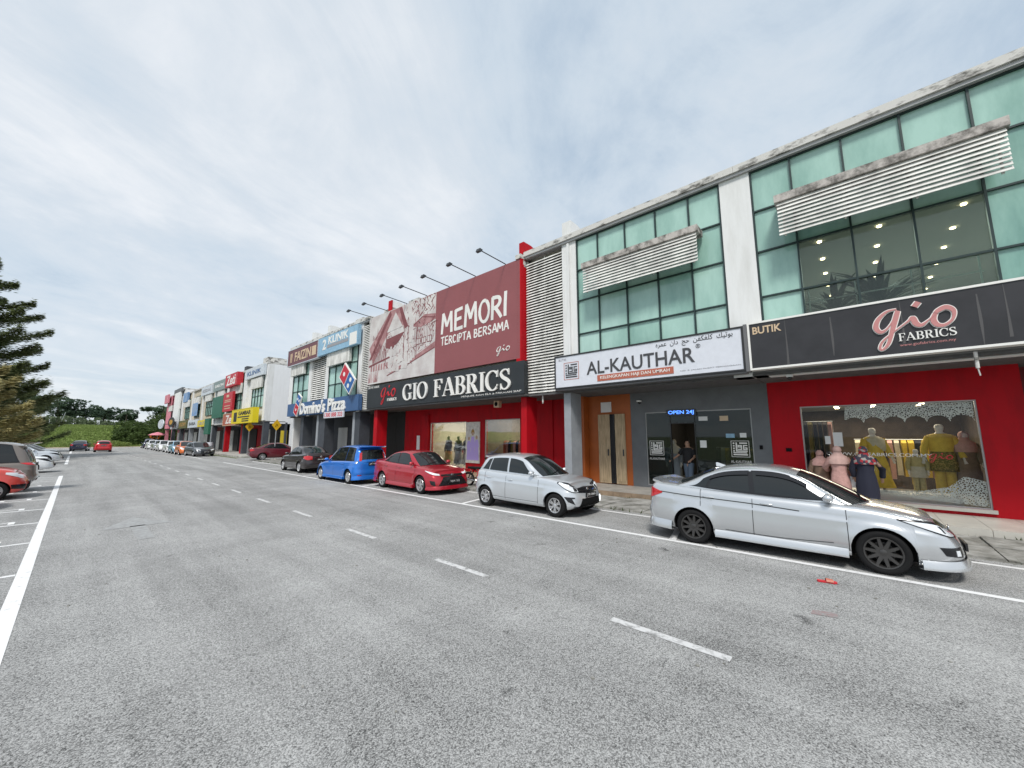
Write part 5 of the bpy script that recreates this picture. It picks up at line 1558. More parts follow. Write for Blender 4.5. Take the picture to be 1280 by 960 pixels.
def kufic(X, Y, Z, s, m, parent, frame=None, fm=None, name='logo'):
    """square block-script logo, s metres a side, centred"""
    ink = Ink(X, Y, Z, .006)
    h = s / 2
    if fm:
        f2 = Ink(X, Y, Z, .006)
        q = h * 1.28
        for a in ((-q, q, -q, -q + s * .035), (-q, q, q - s * .035, q), (-q, -q + s * .035, -q, q), (q - s * .035, q, -q, q)): f2.rect(*a)
        f2.done('logo_frame', fm, parent)
    T_ = s * .10
    ink.rect(-h * .1, h, h - T_, h); ink.rect(-h * .62, -h * .62 + T_ * 1.1, -h * .35, h)              # top bar, stem
    for k in range(4): ink.rect(-h, -h * .78, h - T_ * (1 + 2 * k) - s * .02, h - T_ * 2 * k)             # dots
    ink.rect(-h * .62, h, -h * .35 - T_ * .5, -h * .35 + T_ * .5); ink.rect(-h, h, -h, -h + T_); ink.rect(-h, h * .9, -h * .68, -h * .68 + T_ * .8)
    w_ = T_ * .85; lo_, hi_ = -h * .17, h * .62
    a, b_ = -.34 * h, .26 * h                                # two squared letters, the first open at the lower left
    ink.rect(a, b_, hi_ - w_, hi_); ink.rect(a, a + w_, h * .22, hi_ - w_); ink.rect(a + w_, b_ - w_, h * .22, h * .22 + w_); ink.rect(b_ - w_, b_, lo_, hi_ - w_); ink.rect(a, b_ - w_, lo_, lo_ + w_)
    a, b_ = .40 * h, h                                        # the second open at the upper right
    ink.rect(a, b_, hi_ - w_, hi_); ink.rect(a, a + w_, lo_, hi_ - w_); ink.rect(a + w_, b_, lo_, lo_ + w_); ink.rect(b_ - w_, b_, lo_ + w_, h * .25); ink.rect(b_ - w_ * 2.2, b_ - w_, h * .25 - w_, h * .25)
    ink.done(name, m, parent)
kufic(SX, 7.64, 4.38, .50, 'letter_grey', t, fm='print_brick')

# billboard and its lamps
BX = 11.88
t = board('billboard', 'large maroon and white billboard with a village drawing above the black letter sign', BX, 10.14, 22.8, 5.20, 9.54, 'print_maroon', None, depth=.2, cat='billboard')
pic = bx('picture_panel', 'print_ground', t, BX - .006, BX - .001, 15.92, 22.8, 5.20, 9.54); WL[pic] = Vector((BX - .0035, 19.36, 7.37))
brush('MEMORI', BX, 15.42, 7.16, 4.62, 1.08, 'letter_white', t, .15, 0.0, 3)
brush('TERCIPTA BERSAMA', BX, 15.42, 6.55, 4.68, .42, 'letter_white', t, .15, 0.0, 5)
script(BX, 11.45, 5.48, .72, .42, 'letter_white', None, t, .0)
# the village drawing: u runs 0..6.88 from the picture's left edge
def drawing(parent):
    rnd = random.Random(11)
    X, Y, Z = BX - .006, 22.8, 5.20
    wash, line, light = Ink(X, Y, Z, .001), Ink(X, Y, Z, .006), Ink(X, Y, Z, .011)
    # big gable roof, left house
    wash.poly([(.05, 2.3), (2.35, 4.3), (3.7, 4.3), (4.1, 3.2), (3.6, 3.05), (2.7, 3.2), (2.0, 2.7), (.6, 1.25)])
    light.poly([(2.15, 3.05), (3.0, 4.1), (3.8, 3.1), (2.2, 3.0)])
    for k in range(9): line.stroke([(2.3 + k * .17, 3.08), (2.35 + k * .165, 3.2 + .75 * (1 - abs(k - 4) / 5))], .022)
    line.poly([(.1, 1.55), (.35, 1.55), (2.55, 4.05), (2.4, 4.32)])
    line.poly([(3.35, 4.3), (3.62, 4.3), (4.35, 3.0), (4.0, 2.92)])
    line.poly([(2.1, 2.6), (4.0, 2.75), (3.5, 2.3), (2.75, 1.9), (2.1, 2.05)])
    for u in (2.05, 3.95, 4.35, 5.2): line.stroke([(u, .95), (u + .03, 3.0)], .05)
    for k in range(16): line.stroke([(.5 + k * .1, 1.25), (.7 + k * .1, 2.2 + rnd.uniform(-.3, .3))], .03)
    # stairs and floor lines
    line.poly([(.1, 1.08), (2.6, 1.42), (2.6, 1.52), (.1, 1.2)])
    for k in range(7): wash.poly([(.35 + k * .3, .78), (.52 + k * .3, .80), (.52 + k * .3, 1.2), (.35 + k * .3, 1.16)])
    wash.poly([(2.2, .35), (6.88, 1.35), (6.88, 1.7), (5.4, 1.25), (3.4, .75)])
    line.stroke([(2.3, .36), (4.2, .72), (6.86, 1.38)], .05)
    # right house with windows
    wash.poly([(4.6, 2.9), (5.9, 3.35), (6.88, 3.2), (6.88, 2.9), (5.6, 2.7)])
    line.stroke([(4.5, 2.75), (5.7, 3.25), (6.86, 3.0)], .06)
    for k in range(14): line.stroke([(5.0 + k * .135, 1.95), (5.0 + k * .135, 2.75)], .022)
    for k in range(3):
        line.rect(5.2 + k * .5, 5.6 + k * .5, 1.75, 2.1); light.rect(5.24 + k * .5, 5.38 + k * .5, 1.79, 2.06); light.rect(5.42 + k * .5, 5.56 + k * .5, 1.79, 2.06)
    # palm trunk and leaves
    for k in range(60):
        u, v = rnd.uniform(4.2, 6.85), rnd.uniform(3.2, 4.3)
        a = rnd.uniform(.6, 2.4); l_ = rnd.uniform(.2, .5)
        (line if rnd.random() < .35 else wash).stroke([(u, v), (u + l_ * .5 * math.cos(a), min(v + l_ * .5 * math.sin(a), 4.31)), (u + l_ * math.cos(a), min(v + l_ * .8 * math.sin(a), 4.32))], [.02, .06, .01])
    light.poly([(4.15, 4.3), (4.6, 4.3), (4.9, 3.2), (4.8, 2.0), (4.5, 2.0), (4.5, 3.2)])
    # people on the steps: plain sketched figures
    for k in range(15):
        u, v = 2.6 + (k % 5) * .42 + rnd.uniform(-.1, .1), 2.05 - (k // 5) * .5 + rnd.uniform(-.08, .08)
        light.poly([(u - .16, v - .52), (u + .16, v - .52), (u + .10, v - .1), (u - .10, v - .1)])
        light.poly([(u + .09 * math.cos(a), v + .10 * math.sin(a)) for a in [2 * math.pi * j / 9 for j in range(9)]])
        for du in (-.15, -.05, .06, .15): line.stroke([(u + du, v - .52), (u + du * .6, v - .12)], .022)
        line.stroke([(u - .1, v + .04), (u, v + .12), (u + .1, v + .04)], .03)
    for k in range(5):
        u, v = 4.1 + k * .22, .95 + k * .12
        light.poly([(u - .12, v - .35), (u + .12, v - .35), (u + .07, v + .1), (u - .07, v + .1)])
        line.stroke([(u - .12, v - .35), (u - .06, v + .1), (u, v + .22), (u + .06, v + .1), (u + .12, v - .35)], .028)
    for k in range(230):                                    # loose pencil hatching
        u, v = rnd.choice([(rnd.uniform(.3, 2.6), rnd.uniform(1.4, 3.0)), (rnd.uniform(2.3, 4.9), rnd.uniform(.7, 2.5)), (rnd.uniform(3.6, 6.8), rnd.uniform(2.2, 4.2)), (rnd.uniform(4.4, 6.8), rnd.uniform(1.3, 3.1))])
        a = rnd.choice([1.57, 1.4, .9, 2.3, .2]) + rnd.uniform(-.2, .2); l_ = rnd.uniform(.12, .5)
        (line if rnd.random() < .4 else wash).stroke([(u, v), (u + l_ * .5 * math.cos(a) + .02, v + l_ * .5 * math.sin(a)), (u + l_ * math.cos(a), v + l_ * math.sin(a))], [.012, rnd.uniform(.02, .06), .008])
    for k in range(26):
        u = rnd.uniform(.1, 1.2); wash.stroke([(u, .1), (u + rnd.uniform(-.1, .2), rnd.uniform(.4, .9))], [.05, .015])
    for o_ in (wash.done('picture_wash', 'print_wash', parent), line.done('picture_lines', 'print_line', parent), light.done('picture_lights', 'print_ground', parent)): o_['kind'] = 'stuff'
drawing(pic)
spots = ['nearest', 'second', 'third', 'fourth', 'fifth', 'sixth', 'farthest']
for k, y in enumerate((11.0, 12.95, 14.9, 16.8, 18.7, 20.7, 22.6)):
    t = thing('billboard_lamp', '%s long armed lamp over the billboard, counted from the red fin' % spots[k], 'lamp', (12.0, y, 9.55), group='lamps over the billboard')
    b = MB(); b.tube([(12.1, y, 9.5), (11.9, y, 9.58), (10.40, y + .05, 9.68)], .022, 6); b.build('arm', 'dark_steel', t)
    b = MB(); b.add([(10.30, y - .06, 9.71), (10.30, y + .16, 9.71), (10.47, y + .16, 9.68), (10.47, y - .06, 9.68), (10.24, y - .05, 9.57), (10.24, y + .15, 9.57), (10.36, y + .15, 9.55), (10.36, y - .05, 9.55)],
                    [(0, 1, 2, 3), (7, 6, 5, 4), (0, 4, 5, 1), (1, 5, 6, 2), (2, 6, 7, 3), (3, 7, 4, 0)]); b.build('lamp_head', 'dark_steel', t)
# black letter sign
t = board('signboard', 'black sign with big white serif capitals and a red script logo below the billboard', SX, 9.9, 22.7, 3.72, 5.08, 'sign_black', None, cat='sign')
bx('sign_soffit', 'soffit', t, SX + .05, XF + .3, 9.9, 22.7, 3.63, 3.715)
serif_word('GIO FABRICS', SX, 18.62, 3.96, 8.06, .88, .07, 'letter_white', t)
script(SX, 20.95, 3.9, 1.45, 1.02, 'print_red', None, t, .0)
serif_word('FABRICS', SX, 20.3, 4.04, 1.0, .16, .02, 'letter_white', t)
text_obj('lettering', 'BUTIK FABRIK', 'letter_white', t, 1.3, .13, face(SX - .004, 21.9, 4.98, t), .003)
text_obj('lettering', 'MENJUAL KAIN ELA & PAKAIAN SIAP', 'letter_white', t, 3.7, .10, face(SX - .004, 11.9, 3.83, t), .003)
# pizza signs
t = board('signboard', 'long blue sign with white pizza shop lettering over the charcoal shopfront', SX, 23.8, 36.4, 3.68, 4.72, 'sign_blue', None)
text_obj('lettering', "Domino's", 'letter_white', t, 4.7, .95, face(SX - .02, 31.1, 4.22, t), .05, .03)
text_obj('lettering', 'Pizza', 'letter_white', t, 2.7, .92, face(SX - .02, 26.9, 4.25, t), .05, .03)
def tile_logo(X, Y, Z, L_, W_, ang, parent):
    """two-square tile with dots, long side L_ turned by ang"""
    ca, sa = math.cos(ang), math.sin(ang)
    def q(a, b_): return (a * ca - b_ * sa, a * sa + b_ * ca)
    def rr(ink, a0, a1, b0, b1): ink.poly([q(a0, b0), q(a1, b0), q(a1, b1), q(a0, b1)])
    w_ = Ink(X, Y, Z, .10); rr(w_, -L_ / 2, L_ / 2, -W_ / 2, W_ / 2); w_.done('tile_border', 'letter_white', parent)
    m_ = L_ * .035
    r_ = Ink(X, Y, Z, .11); rr(r_, -L_ / 2 + m_, -m_ / 2, -W_ / 2 + m_, W_ / 2 - m_); r_.done('tile_square', 'domino_red', parent)
    r_ = Ink(X, Y, Z, .11); rr(r_, m_ / 2, L_ / 2 - m_, -W_ / 2 + m_, W_ / 2 - m_); r_.done('tile_square', 'domino_blue', parent)
    for (a, b_) in ((-L_ * .25, 0), (L_ * .25, -W_ * .2), (L_ * .25, W_ * .2)):
        i_ = Ink(X, Y, Z, .118); c_ = q(a, b_)
        i_.poly([(c_[0] + W_ * .125 * math.cos(k * math.pi / 7), c_[1] + W_ * .125 * math.sin(k * math.pi / 7)) for k in range(14)]); i_.done('tile_dot', 'letter_white', parent)
t = thing('tile_sign', 'tilted red and blue tile sign with white dots hung before the green glass', 'sign', (11.6, 24.85, 5.8))
bx('bracket', 'dark_steel', t, 11.605, XF, 24.8, 24.86, 5.7, 5.78)
tile_logo(11.6, 24.85, 5.8, 2.05, 1.2, R(-39), t)
t = thing('tile_sign', 'small red and blue tile emblem standing on the left end of the blue sign', 'sign', (11.8, 33.8, 4.6))
tile_logo(11.8, 33.8, 4.55, 1.75, .85, R(62), t)
t = board('signboard', 'small white phone number sign with red digits hung under the blue sign', SX - .1, 25.6, 28.7, 3.3, 3.74, 'sign_white', None, depth=.08)
text_obj('lettering', '1300 888 333', 'print_red', t, 2.8, .30, face(SX - .105, 27.15, 3.52, t), .004, .01)
t = board('signboard', 'sky blue clinic style sign with pale lettering at the roof edge', SX - .1, 24.2, 30.5, 8.10, 9.45, 'sign_skyblue', None)
text_obj('lettering', 'KLINIK', 'letter_white', t, 3.2, .55, face(SX - .105, 27.1, 9.05, t), .01, .02)
text_obj('lettering', '2', 'letter_white', t, .6, .8, face(SX - .105, 29.4, 8.85, t), .01, .03)
st = bx('strip', 'print_grey', t, SX - .112, SX - .101, 25.5, 28.9, 8.5, 8.72)
bx('strip', 'letter_white', t, SX - .112, SX - .101, 24.3, 25.3, 8.15, 9.0)
t = board('signboard', 'dull maroon roof edge sign with pale capitals at the end of the near terrace', SX - .1, 30.6, 36.9, 8.06, 9.42, 'sign_maroon', 'sign_pale', fw=.05)
text_obj('lettering', 'FAIZIN', 'letter_cream', t, 3.4, .8, face(SX - .105, 33.6, 8.72, t), .01, .02)
text_obj('lettering', 'II', 'letter_cream', t, .4, .8, face(SX - .105, 36.1, 8.72, t), .01, .02)
bx('logo_block', 'letter_cream', t, SX - .112, SX - .101, 30.9, 31.7, 8.35, 9.1)
# shop window lettering and logos
t = thing('window_sticker', 'white square block logo on the left of the dark shop window', 'sticker', (XB + .04, 5.5, 1.5)); kufic(XB + .045, 5.48, 1.58, .40, 'letter_white', t, fm='letter_white'); text_obj('lettering', 'AL-KAUTHAR', 'letter_white', t, .55, .08, face(XB + .04, 5.48, 1.2, t), .002)
t = thing('window_sticker', 'white square block logo at the right edge of the dark shop window', 'sticker', (XB + .04, 2.8, 1.5)); kufic(XB + .045, 2.82, 1.60, .40, 'letter_white', t, fm='letter_white'); text_obj('lettering', 'AL-KAUTHAR', 'letter_white', t, .58, .08, face(XB + .04, 2.82, 1.2, t), .002)
t = thing('led_sign', 'small glowing blue display at the top of the dark shop window', 'sign', (XB - .02, 4.55, 2.8))
bx('housing', 'gloss_black', t, XB - .03, XB + .04, 4.05, 5.05, 2.70, 2.93); text_obj('lettering', 'OPEN 24J', 'led_blue', t, .86, .16, face(XB - .033, 4.55, 2.815, t), .002, .01)
for (ya, yb, za, zb, mm, lab) in ((3.72, 4.0, 2.52, 2.66, 'paper', 'cream notice on the glass right of the dark doorway'), (3.1, 3.35, 2.5, 2.66, 'letter_cream', 'tan notice high in the right pane of the dark shop window'),
                              (3.80, 4.0, 1.62, 1.86, 'paper', 'white paper with a wide foot stuck beside the dark doorway'), (2.95, 3.2, 1.95, 2.08, 'sign_skyblue', 'blue sticker above the right block logo'), (2.62, 2.8, 1.96, 2.1, 'paper', 'white sticker above the right block logo')):
    tag(bx('notice', mm, None, XB + .036, XB + .046, ya, yb, za, zb), lab, 'notice')
t = thing('window_lettering', 'white web address across the lit mannequin window', 'lettering', (XB + .04, -.7, 1.5)); text_obj('lettering', 'WWW.GIOFABRICS.COM.MY', 'letter_white', t, 1.95, .085, face(XB + .045, -.35, 1.52, t), .002, .008)
t = thing('window_lettering', 'small red script word on the right of the mannequin window', 'lettering', (XB + .04, -1.5, 1.5)); script(XB + .045, -1.28, 1.36, .36, .22, 'print_red', None, t, .0)
for (ya, yb, za, zb, lab) in ((.32, .52, 1.72, 2.1, 'tall white price sheet on the mannequin window glass'), (.58, .70, 1.78, 2.0, 'small white sheet left of the tall price sheet'), (.45, .68, 1.30, 1.42, 'low white strip notice behind the pink dressed woman')):
    tag(bx('notice', 'paper', None, XB + .036, XB + .046, ya, yb, za, zb), lab, 'notice')
# poster with three dressed figures
t = thing('poster', 'tall bright poster of figures in lilac dress beside the red shop window', 'poster', (XB - .03, 15.2, 1.7))
bx('poster_panel', mat('poster_ground', (.72, .69, .64), .5, noise_amt=.25, noise_scale=5), t, XB - .05, XB - .01, 14.68, 15.75, .62, 2.76)
M['lilac'] = mat('lilac', (.50, .38, .80), .6); M['skin_print'] = mat('skin_print', (.5, .33, .22), .6); M['gold_print'] = mat('gold_print', (.38, .22, .06), .6)
ink, ik2, ik3 = Ink(XB - .05, 15.75, .62, .003), Ink(XB - .05, 15.75, .62, .006), Ink(XB - .05, 15.75, .62, .009)
for (u, h) in ((.25, 1.35), (.55, 1.62), (.85, 1.42)):
    ink.poly([(u - .17, .15), (u + .17, .15), (u + .13, h * .55), (u + .17, h * .62), (u + .1, h * .85), (u - .1, h * .85), (u - .17, h * .62), (u - .13, h * .55)])
    ik2.poly([(u + .075 * math.cos(a), h * .94 + .10 * math.sin(a)) for a in [2 * math.pi * j / 10 for j in range(10)]])
ik3.poly([(.40, 1.5), (.46, 1.7), (.56, 1.78), (.66, 1.68), (.70, 1.48), (.62, 1.6), (.5, 1.6)])
ink.done('poster_dress', 'lilac', t); ik2.done('poster_face', 'skin_print', t); ik3.done('poster_hair', 'gold_print', t)

# ================================================================== far signs
def fsign(label, X, ya, yb, za, zb, m, txt=None, tm='letter_white', h=.5, frame=None, depth=.25, w=.72):
    t = board('signboard', label, X, ya, yb, za, zb, m, frame, depth, group='signs of the far terrace')
    if txt: text_obj('lettering', txt, tm, t, (yb - ya) * w, (zb - za) * h, face(X - .005, (ya + yb) / 2, (za + zb) / 2, t), .01, .02)
    return t
fx_ = 11.85
fsign('pale blue grey roof sign on the first shop of the far terrace', fx_, 43.9, 50.4, 8.2, 9.3, 'sign_pale', 'KLINIK', 'sign_blue', .42)
t = board('signboard', 'bright yellow sign with black lettering jutting out at the near corner of the far terrace', fx_ - .5, 44.3, 52.0, 3.45, 4.85, 'sign_yellow', 'sign_yellow', .5, group='signs of the far terrace')
text_obj('lettering', 'GAMBAR', 'frame_black', t, 4.4, .42, face(fx_ - .505, 47.2, 4.45, t), .01, .03)
for (ya, yb, z) in ((45.4, 49.6, 4.05), (45.6, 48.0, 3.82), (45.6, 48.0, 3.6)): bx('text_bar', 'frame_black', t, fx_ - .512, fx_ - .501, ya, yb, z - .06, z + .06)
bx('text_bar', 'frame_black', t, fx_ - .512, fx_ - .501, 50.0, 51.2, 3.6, 4.6)
fsign('red roof sign with tangled white lettering on the red far shop', fx_ - .3, 52.3, 57.6, 7.9, 9.4, 'sign_red', 'Zeti', 'letter_white', .8, depth=.6)
t = fsign('upright red banner with pale bars on the red far shop', fx_ - .15, 54.2, 58.4, 5.0, 7.3, 'sign_red', None)
for z in (5.3, 5.6, 6.1, 6.3): bx('text_bar', 'letter_cream', t, fx_ - .162, fx_ - .151, 54.9, 57.6, z, z + .1)
bx('crest', 'letter_cream', t, fx_ - .162, fx_ - .151, 55.8, 56.9, 6.7, 7.0)
fsign('coral red script sign in a beige frame over the red shutter', fx_, 52.0, 58.3, 3.35, 4.7, 'print_brick', 'Zeti', 'letter_white', .75, 'letter_cream', w=.6)
fsign('grey green roof sign between the red and white roof signs', fx_, 59.0, 65.2, 8.0, 9.3, 'sign_greygreen', 'SALON', 'letter_white', .3)
fsign('small dark green hanging sign with a pale square', fx_ - .9, 60.8, 63.4, 2.3, 4.3, 'sign_green', None)
fsign('tall dark green window banner above the hanging green sign', fx_, 59.4, 64.8, 4.4, 7.2, 'sign_green', None)
fsign('white roof sign with faded lettering beyond the grey green one', fx_, 66.0, 73.0, 8.0, 9.2, 'sign_pale', 'KEDAI', 'print_grey', .35)
fsign('small yellow strip sign with dark capitals on the beige far shop', fx_ - .3, 66.2, 71.5, 3.4, 4.3, 'sign_yellow', 'URUT', 'print_grey', .5)
fsign('pale sign with a dark bold word beyond the yellow strip sign', fx_, 73.8, 81.0, 3.4, 4.6, 'sign_pale', 'BABA', 'letter_grey', .4)
fsign('white and maroon panel sign low on the tall white far shop', fx_ - .1, 91.2, 97.6, 3.4, 4.8, 'sign_white', 'M', 'print_red', .8, w=.2)
fsign('dark olive sign on the tan far shop', fx_, 82.2, 89.5, 3.4, 4.7, mat('sign_olive', (.10, .10, .03), .6), 'KOPI', 'gold_print', .5)
fsign('pink framed square sign on top of the pink far shop', fx_ - .4, 102, 106.5, 8.7, 10.4, 'pink_wall', None)
M['gold_sign'] = mat('gold_sign', (.50, .27, .03), .5)
def oval(label, X, Y, Z, ru, rv, m1, m2):
    t = thing('oval_sign', label, 'sign', (X, Y, Z), group='oval signs on the far terrace')
    i_ = Ink(X, Y, Z, .12); i_.poly([(ru * math.cos(2 * math.pi * k / 24), rv * math.sin(2 * math.pi * k / 24)) for k in range(24)]); i_.done('sign_panel', m1, t)
    i_ = Ink(X, Y, Z, .14); i_.poly([(ru * .55 * math.cos(2 * math.pi * k / 24), rv * .5 * math.sin(2 * math.pi * k / 24)) for k in range(24)]); i_.done('sign_emblem', m2, t)
    bx('bracket', 'dark_steel', t, X, XF - .07, Y - .05, Y + .05, Z - .05, Z + .05)
oval('black and gold oval sign on the tall white far shop', fx_ - .6, 92.5, 4.6, 3.2, .9, 'frame_black', 'gold_sign')
oval('pale grey oval sign sticking out from the pink far shop', fx_ - 1.2, 99.5, 4.4, 3.6, .9, 'sign_pale', 'sign_white')
# ------------------------------------------------------------------ figures
M['skin'] = mat('skin', (.42, .25, .17), .55)
M['cloth_pink'] = mat('cloth_pink', (.50, .29, .26), .85, noise_amt=.18, noise_scale=14)
M['cloth_pink_pale'] = mat('cloth_pink_pale', (.56, .37, .33), .85, noise_amt=.12, noise_scale=12)
M['cloth_navy'] = mat('cloth_navy', (.012, .014, .03), .85)
M['cloth_black'] = mat('cloth_black', (.012, .012, .014), .8)
M['cloth_denim'] = mat('cloth_denim', (.12, .16, .22), .85)
M['cloth_mustard'] = mat('cloth_mustard', (.62, .43, .05), .8, noise_amt=.15, noise_scale=10)
M['cloth_ivory'] = mat('cloth_ivory', (.55, .50, .38), .85, noise_amt=.12, noise_scale=12)
M['cloth_olive'] = mat('cloth_olive', (.20, .16, .03), .8, noise_amt=.2, noise_scale=12)
M['cloth_khaki'] = mat('cloth_khaki', (.46, .38, .17), .8, noise_amt=.2, noise_scale=14)
M['cloth_brown'] = mat('cloth_brown', (.20, .13, .09), .8, noise_amt=.2, noise_scale=14)
M['cloth_plum'] = mat('cloth_plum', (.03, .02, .025), .8)
M['cloth_grey'] = mat('cloth_grey', (.30, .33, .36), .8, noise_amt=.1, noise_scale=12)
M['mannequin'] = mat('mannequin', (.66, .63, .57), .35)
def patterned(name, c1, c2, c3, sc):
    m = bpy.data.materials.new(name); m.use_nodes = True
    nt = m.node_tree; b_ = nt.nodes['Principled BSDF']; b_.inputs['Roughness'].default_value = .8
    v = nt.nodes.new('ShaderNodeTexVoronoi'); v.inputs['Scale'].default_value = sc
    g = nt.nodes.new('ShaderNodeTexCoord'); nt.links.new(g.outputs['Object'], v.inputs['Vector'])
    s_ = nt.nodes.new('ShaderNodeSeparateColor'); nt.links.new(v.outputs['Color'], s_.inputs[0])
    r = nt.nodes.new('ShaderNodeValToRGB'); r.color_ramp.interpolation = 'CONSTANT'
    r.color_ramp.elements[0].color = (*c1, 1); r.color_ramp.elements[1].position = .4; r.color_ramp.elements[1].color = (*c2, 1)
    e_ = r.color_ramp.elements.new(.72); e_.color = (*c3, 1)
    nt.links.new(s_.outputs[0], r.inputs[0]); nt.links.new(r.outputs[0], b_.inputs['Base Color'])
    return m
M['scarf_pattern'] = patterned('scarf_pattern', (.33, .02, .03), (.03, .03, .05), (.30, .28, .26), 16)
M['songket'] = patterned('songket', (.14, .11, .02), (.10, .09, .015), (.28, .20, .05), 40)

def skin_mesh(name, joints, bones, m, root_i=0):
    """one continuous body from a jointed skeleton: joints = [(x,y,z,r)]"""
    me = bpy.data.meshes.new(name)
    me.from_pydata([j[:3] for j in joints], bones, [])
    o = bpy.data.objects.new(name, me); COL.objects.link(o)
    md = o.modifiers.new('skin', 'SKIN'); md.use_smooth_shade = True
    for i, j in enumerate(joints):
        r = j[3]; me.skin_vertices[0].data[i].radius = (r, j[4] if len(j) > 4 else r)
    me.skin_vertices[0].data[root_i].use_root = True
    ss = o.modifiers.new('sub', 'SUBSURF'); ss.levels = 1; ss.render_levels = 1
    dg = bpy.context.evaluated_depsgraph_get(); dg.update()
    res = bpy.data.meshes.new_from_object(o.evaluated_get(dg))
    bpy.data.objects.remove(o); bpy.data.meshes.remove(me)
    res.name = name; res.materials.clear(); res.materials.append(M[m])
    return res

def figure(name, label, cat, loc, rotz, H, skin, arms, stride=.0, lean=0.0, head_tilt=(0, 0), group=None):
    """figure facing +x locally; arms = {side: (elbow, wrist)} as fractions of H; returns (root, joints dict)"""
    root = thing(name, label, cat, loc, rotz, group)
    WL[root] = Vector((0, 0, 0))
    J, B, idx = [], [], {}
    def j(n, x, y, z, r, r2=None, par=None):
        idx[n] = len(J); J.append((x * H, y * H, z * H, r * H, (r2 or r) * H))
        if par: B.append((idx[par], idx[n]))
    L_ = lambda z: lean * max(0, z - .52)
    j('pelvis', 0, 0, .53, .085, .062)
    j('waist', L_(.63), 0, .63, .070, .052, 'pelvis')
    j('chest', L_(.74), 0, .74, .082, .060, 'waist')
    j('collar', L_(.81), 0, .815, .055, .045, 'chest')
    j('neck', L_(.86) + .005, 0, .865, .030, None, 'collar')
    hx, hy = head_tilt
    j('jaw', L_(.89) + .018 + hx * .4, hy * .4, .900, .044, .040, 'neck')
    j('brow', L_(.93) + .012 + hx, hy, .945, .056, .046, 'jaw')
    j('crown', L_(.96) + hx * 1.2, hy * 1.2, .982, .036, .034, 'brow')
    j('nose', L_(.92) + .066 + hx, hy, .917, .008, None, 'jaw')
    for sd_, s in ((1, 'l'), (-1, 'r')):
        j('hip' + s, 0, .048 * sd_, .50, .058, None, 'pelvis')
        st = stride * sd_
        j('knee' + s, st * .5 + .012, .05 * sd_, .285, .036, None, 'hip' + s)
        j('ankle' + s, st * .9 - .005, .052 * sd_, .045, .022, None, 'knee' + s)
        j('toe' + s, st * .9 + .075, .06 * sd_, .015, .018, .014, 'ankle' + s)
        j('shoulder' + s, L_(.8), .105 * sd_, .800, .036, None, 'collar')
        e, w = arms[s]
        j('elbow' + s, *e, .025, None, 'shoulder' + s)
        j('wrist' + s, *w, .016, None, 'elbow' + s)
        d = (Vector(w) - Vector(e)).normalized()
        side = d.cross(Vector((1, 0, 0)) if abs(d.x) < .7 else Vector((0, 1, 0))).normalized()
        up = d.cross(side)
        p = Vector(w) + d * .042
        j('palm' + s, *p, .018, .010, 'wrist' + s)
        for k, (o_, ln) in enumerate(((-.014, .040), (-.005, .046), (.005, .043), (.013, .034))):
            q = p + side * o_ + d * (ln * .6); q2 = q + (d * .8 + up * .5).normalized() * ln * .5
            j('finger%d%s' % (k, s), *q, .0058, None, 'palm' + s); j('tip%d%s' % (k, s), *q2, .0045, None, 'finger%d%s' % (k, s))
        th = Vector(w) + d * .022 + side * -.024
        j('thumb' + s, *th, .0065, None, 'wrist' + s); j('thumbtip' + s, *(th + d * .024 + side * -.008), .005, None, 'thumb' + s)
    me = skin_mesh('body', J, B, skin)
    link('body', me, root)
    if skin == 'skin':
        b = MB()
        for sd_ in (1, -1):
            b.ell(((L_(.93) + .052 + hx) * H, (.019 * sd_ + hy) * H, .934 * H), (.006 * H, .009 * H, .005 * H), 6, 4)
        b.build('eyes', 'cloth_black', root)
    return root, {n: Vector(J[i][:3]) for n, i in idx.items()}

def loft(root, name, m, secs, n=20, ruffle=0.0, cap=False, seed=1):
    """garment from elliptical rings (cx, cy, z, rx, ry), small folds by ruffle"""
    rnd = random.Random(seed); ph = [rnd.uniform(0, 6) for _ in range(4)]
    b = MB()
    rows = []
    for i, (cx, cy, z, rx, ry) in enumerate(secs):
        t = i / (len(secs) - 1)
        rows.append([(cx + rx * math.cos(a) * (1 + ruffle * t * math.sin(7 * a + ph[0])), cy + ry * math.sin(a) * (1 + ruffle * t * math.sin(5 * a + ph[1])), z) for a in [2 * math.pi * k / n for k in range(n)]])
    b.grid(rows, closed=True)
    if cap: b.add(rows[0], [tuple(range(n))]); b.add(rows[-1], [tuple(range(n))[::-1]])
    return b.build(name, m, root, smooth=True, angle=60)
def sleeve(root, m, pts, rad, name='sleeve'):
    b = MB(); b.tube(pts, rad, 10, cap=False); return b.build(name, m, root, smooth=True)
def robe(root, J, H, m, hem=.04, flare=.17, top=.845, arms=True, lean=0.0, name='robe', srad=(.050, .044, .038), seed=1, waist=.075):
    L_ = lambda z: lean * max(0, z - .52)
    S_ = [(L_(top), 0, top, .05, .055), (L_(.825), 0, .825, .072, .115), (L_(.79), 0, .79, .082, .128), (L_(.72), 0, .72, .090, .115), (L_(.62), 0, .62, waist + .012, waist + .03), (L_(.52), 0, .52, .095, .118), (0, 0, .36, .5 * flare + .05, .5 * flare + .06), (0, 0, .2, flare * .78, flare * .86), (0, 0, hem, flare, flare * 1.05)]
    loft(root, name, m, [tuple(q * H for q in s) for s in S_ if s[2] >= hem], ruffle=.09, seed=seed)
    if arms:
        for s in 'lr':
            sleeve(root, m, [J['shoulder' + s] * .96 + J['collar'] * .04, J['elbow' + s], J['elbow' + s].lerp(J['wrist' + s], .9)], [srad[0] * H, srad[1] * H, srad[2] * H])
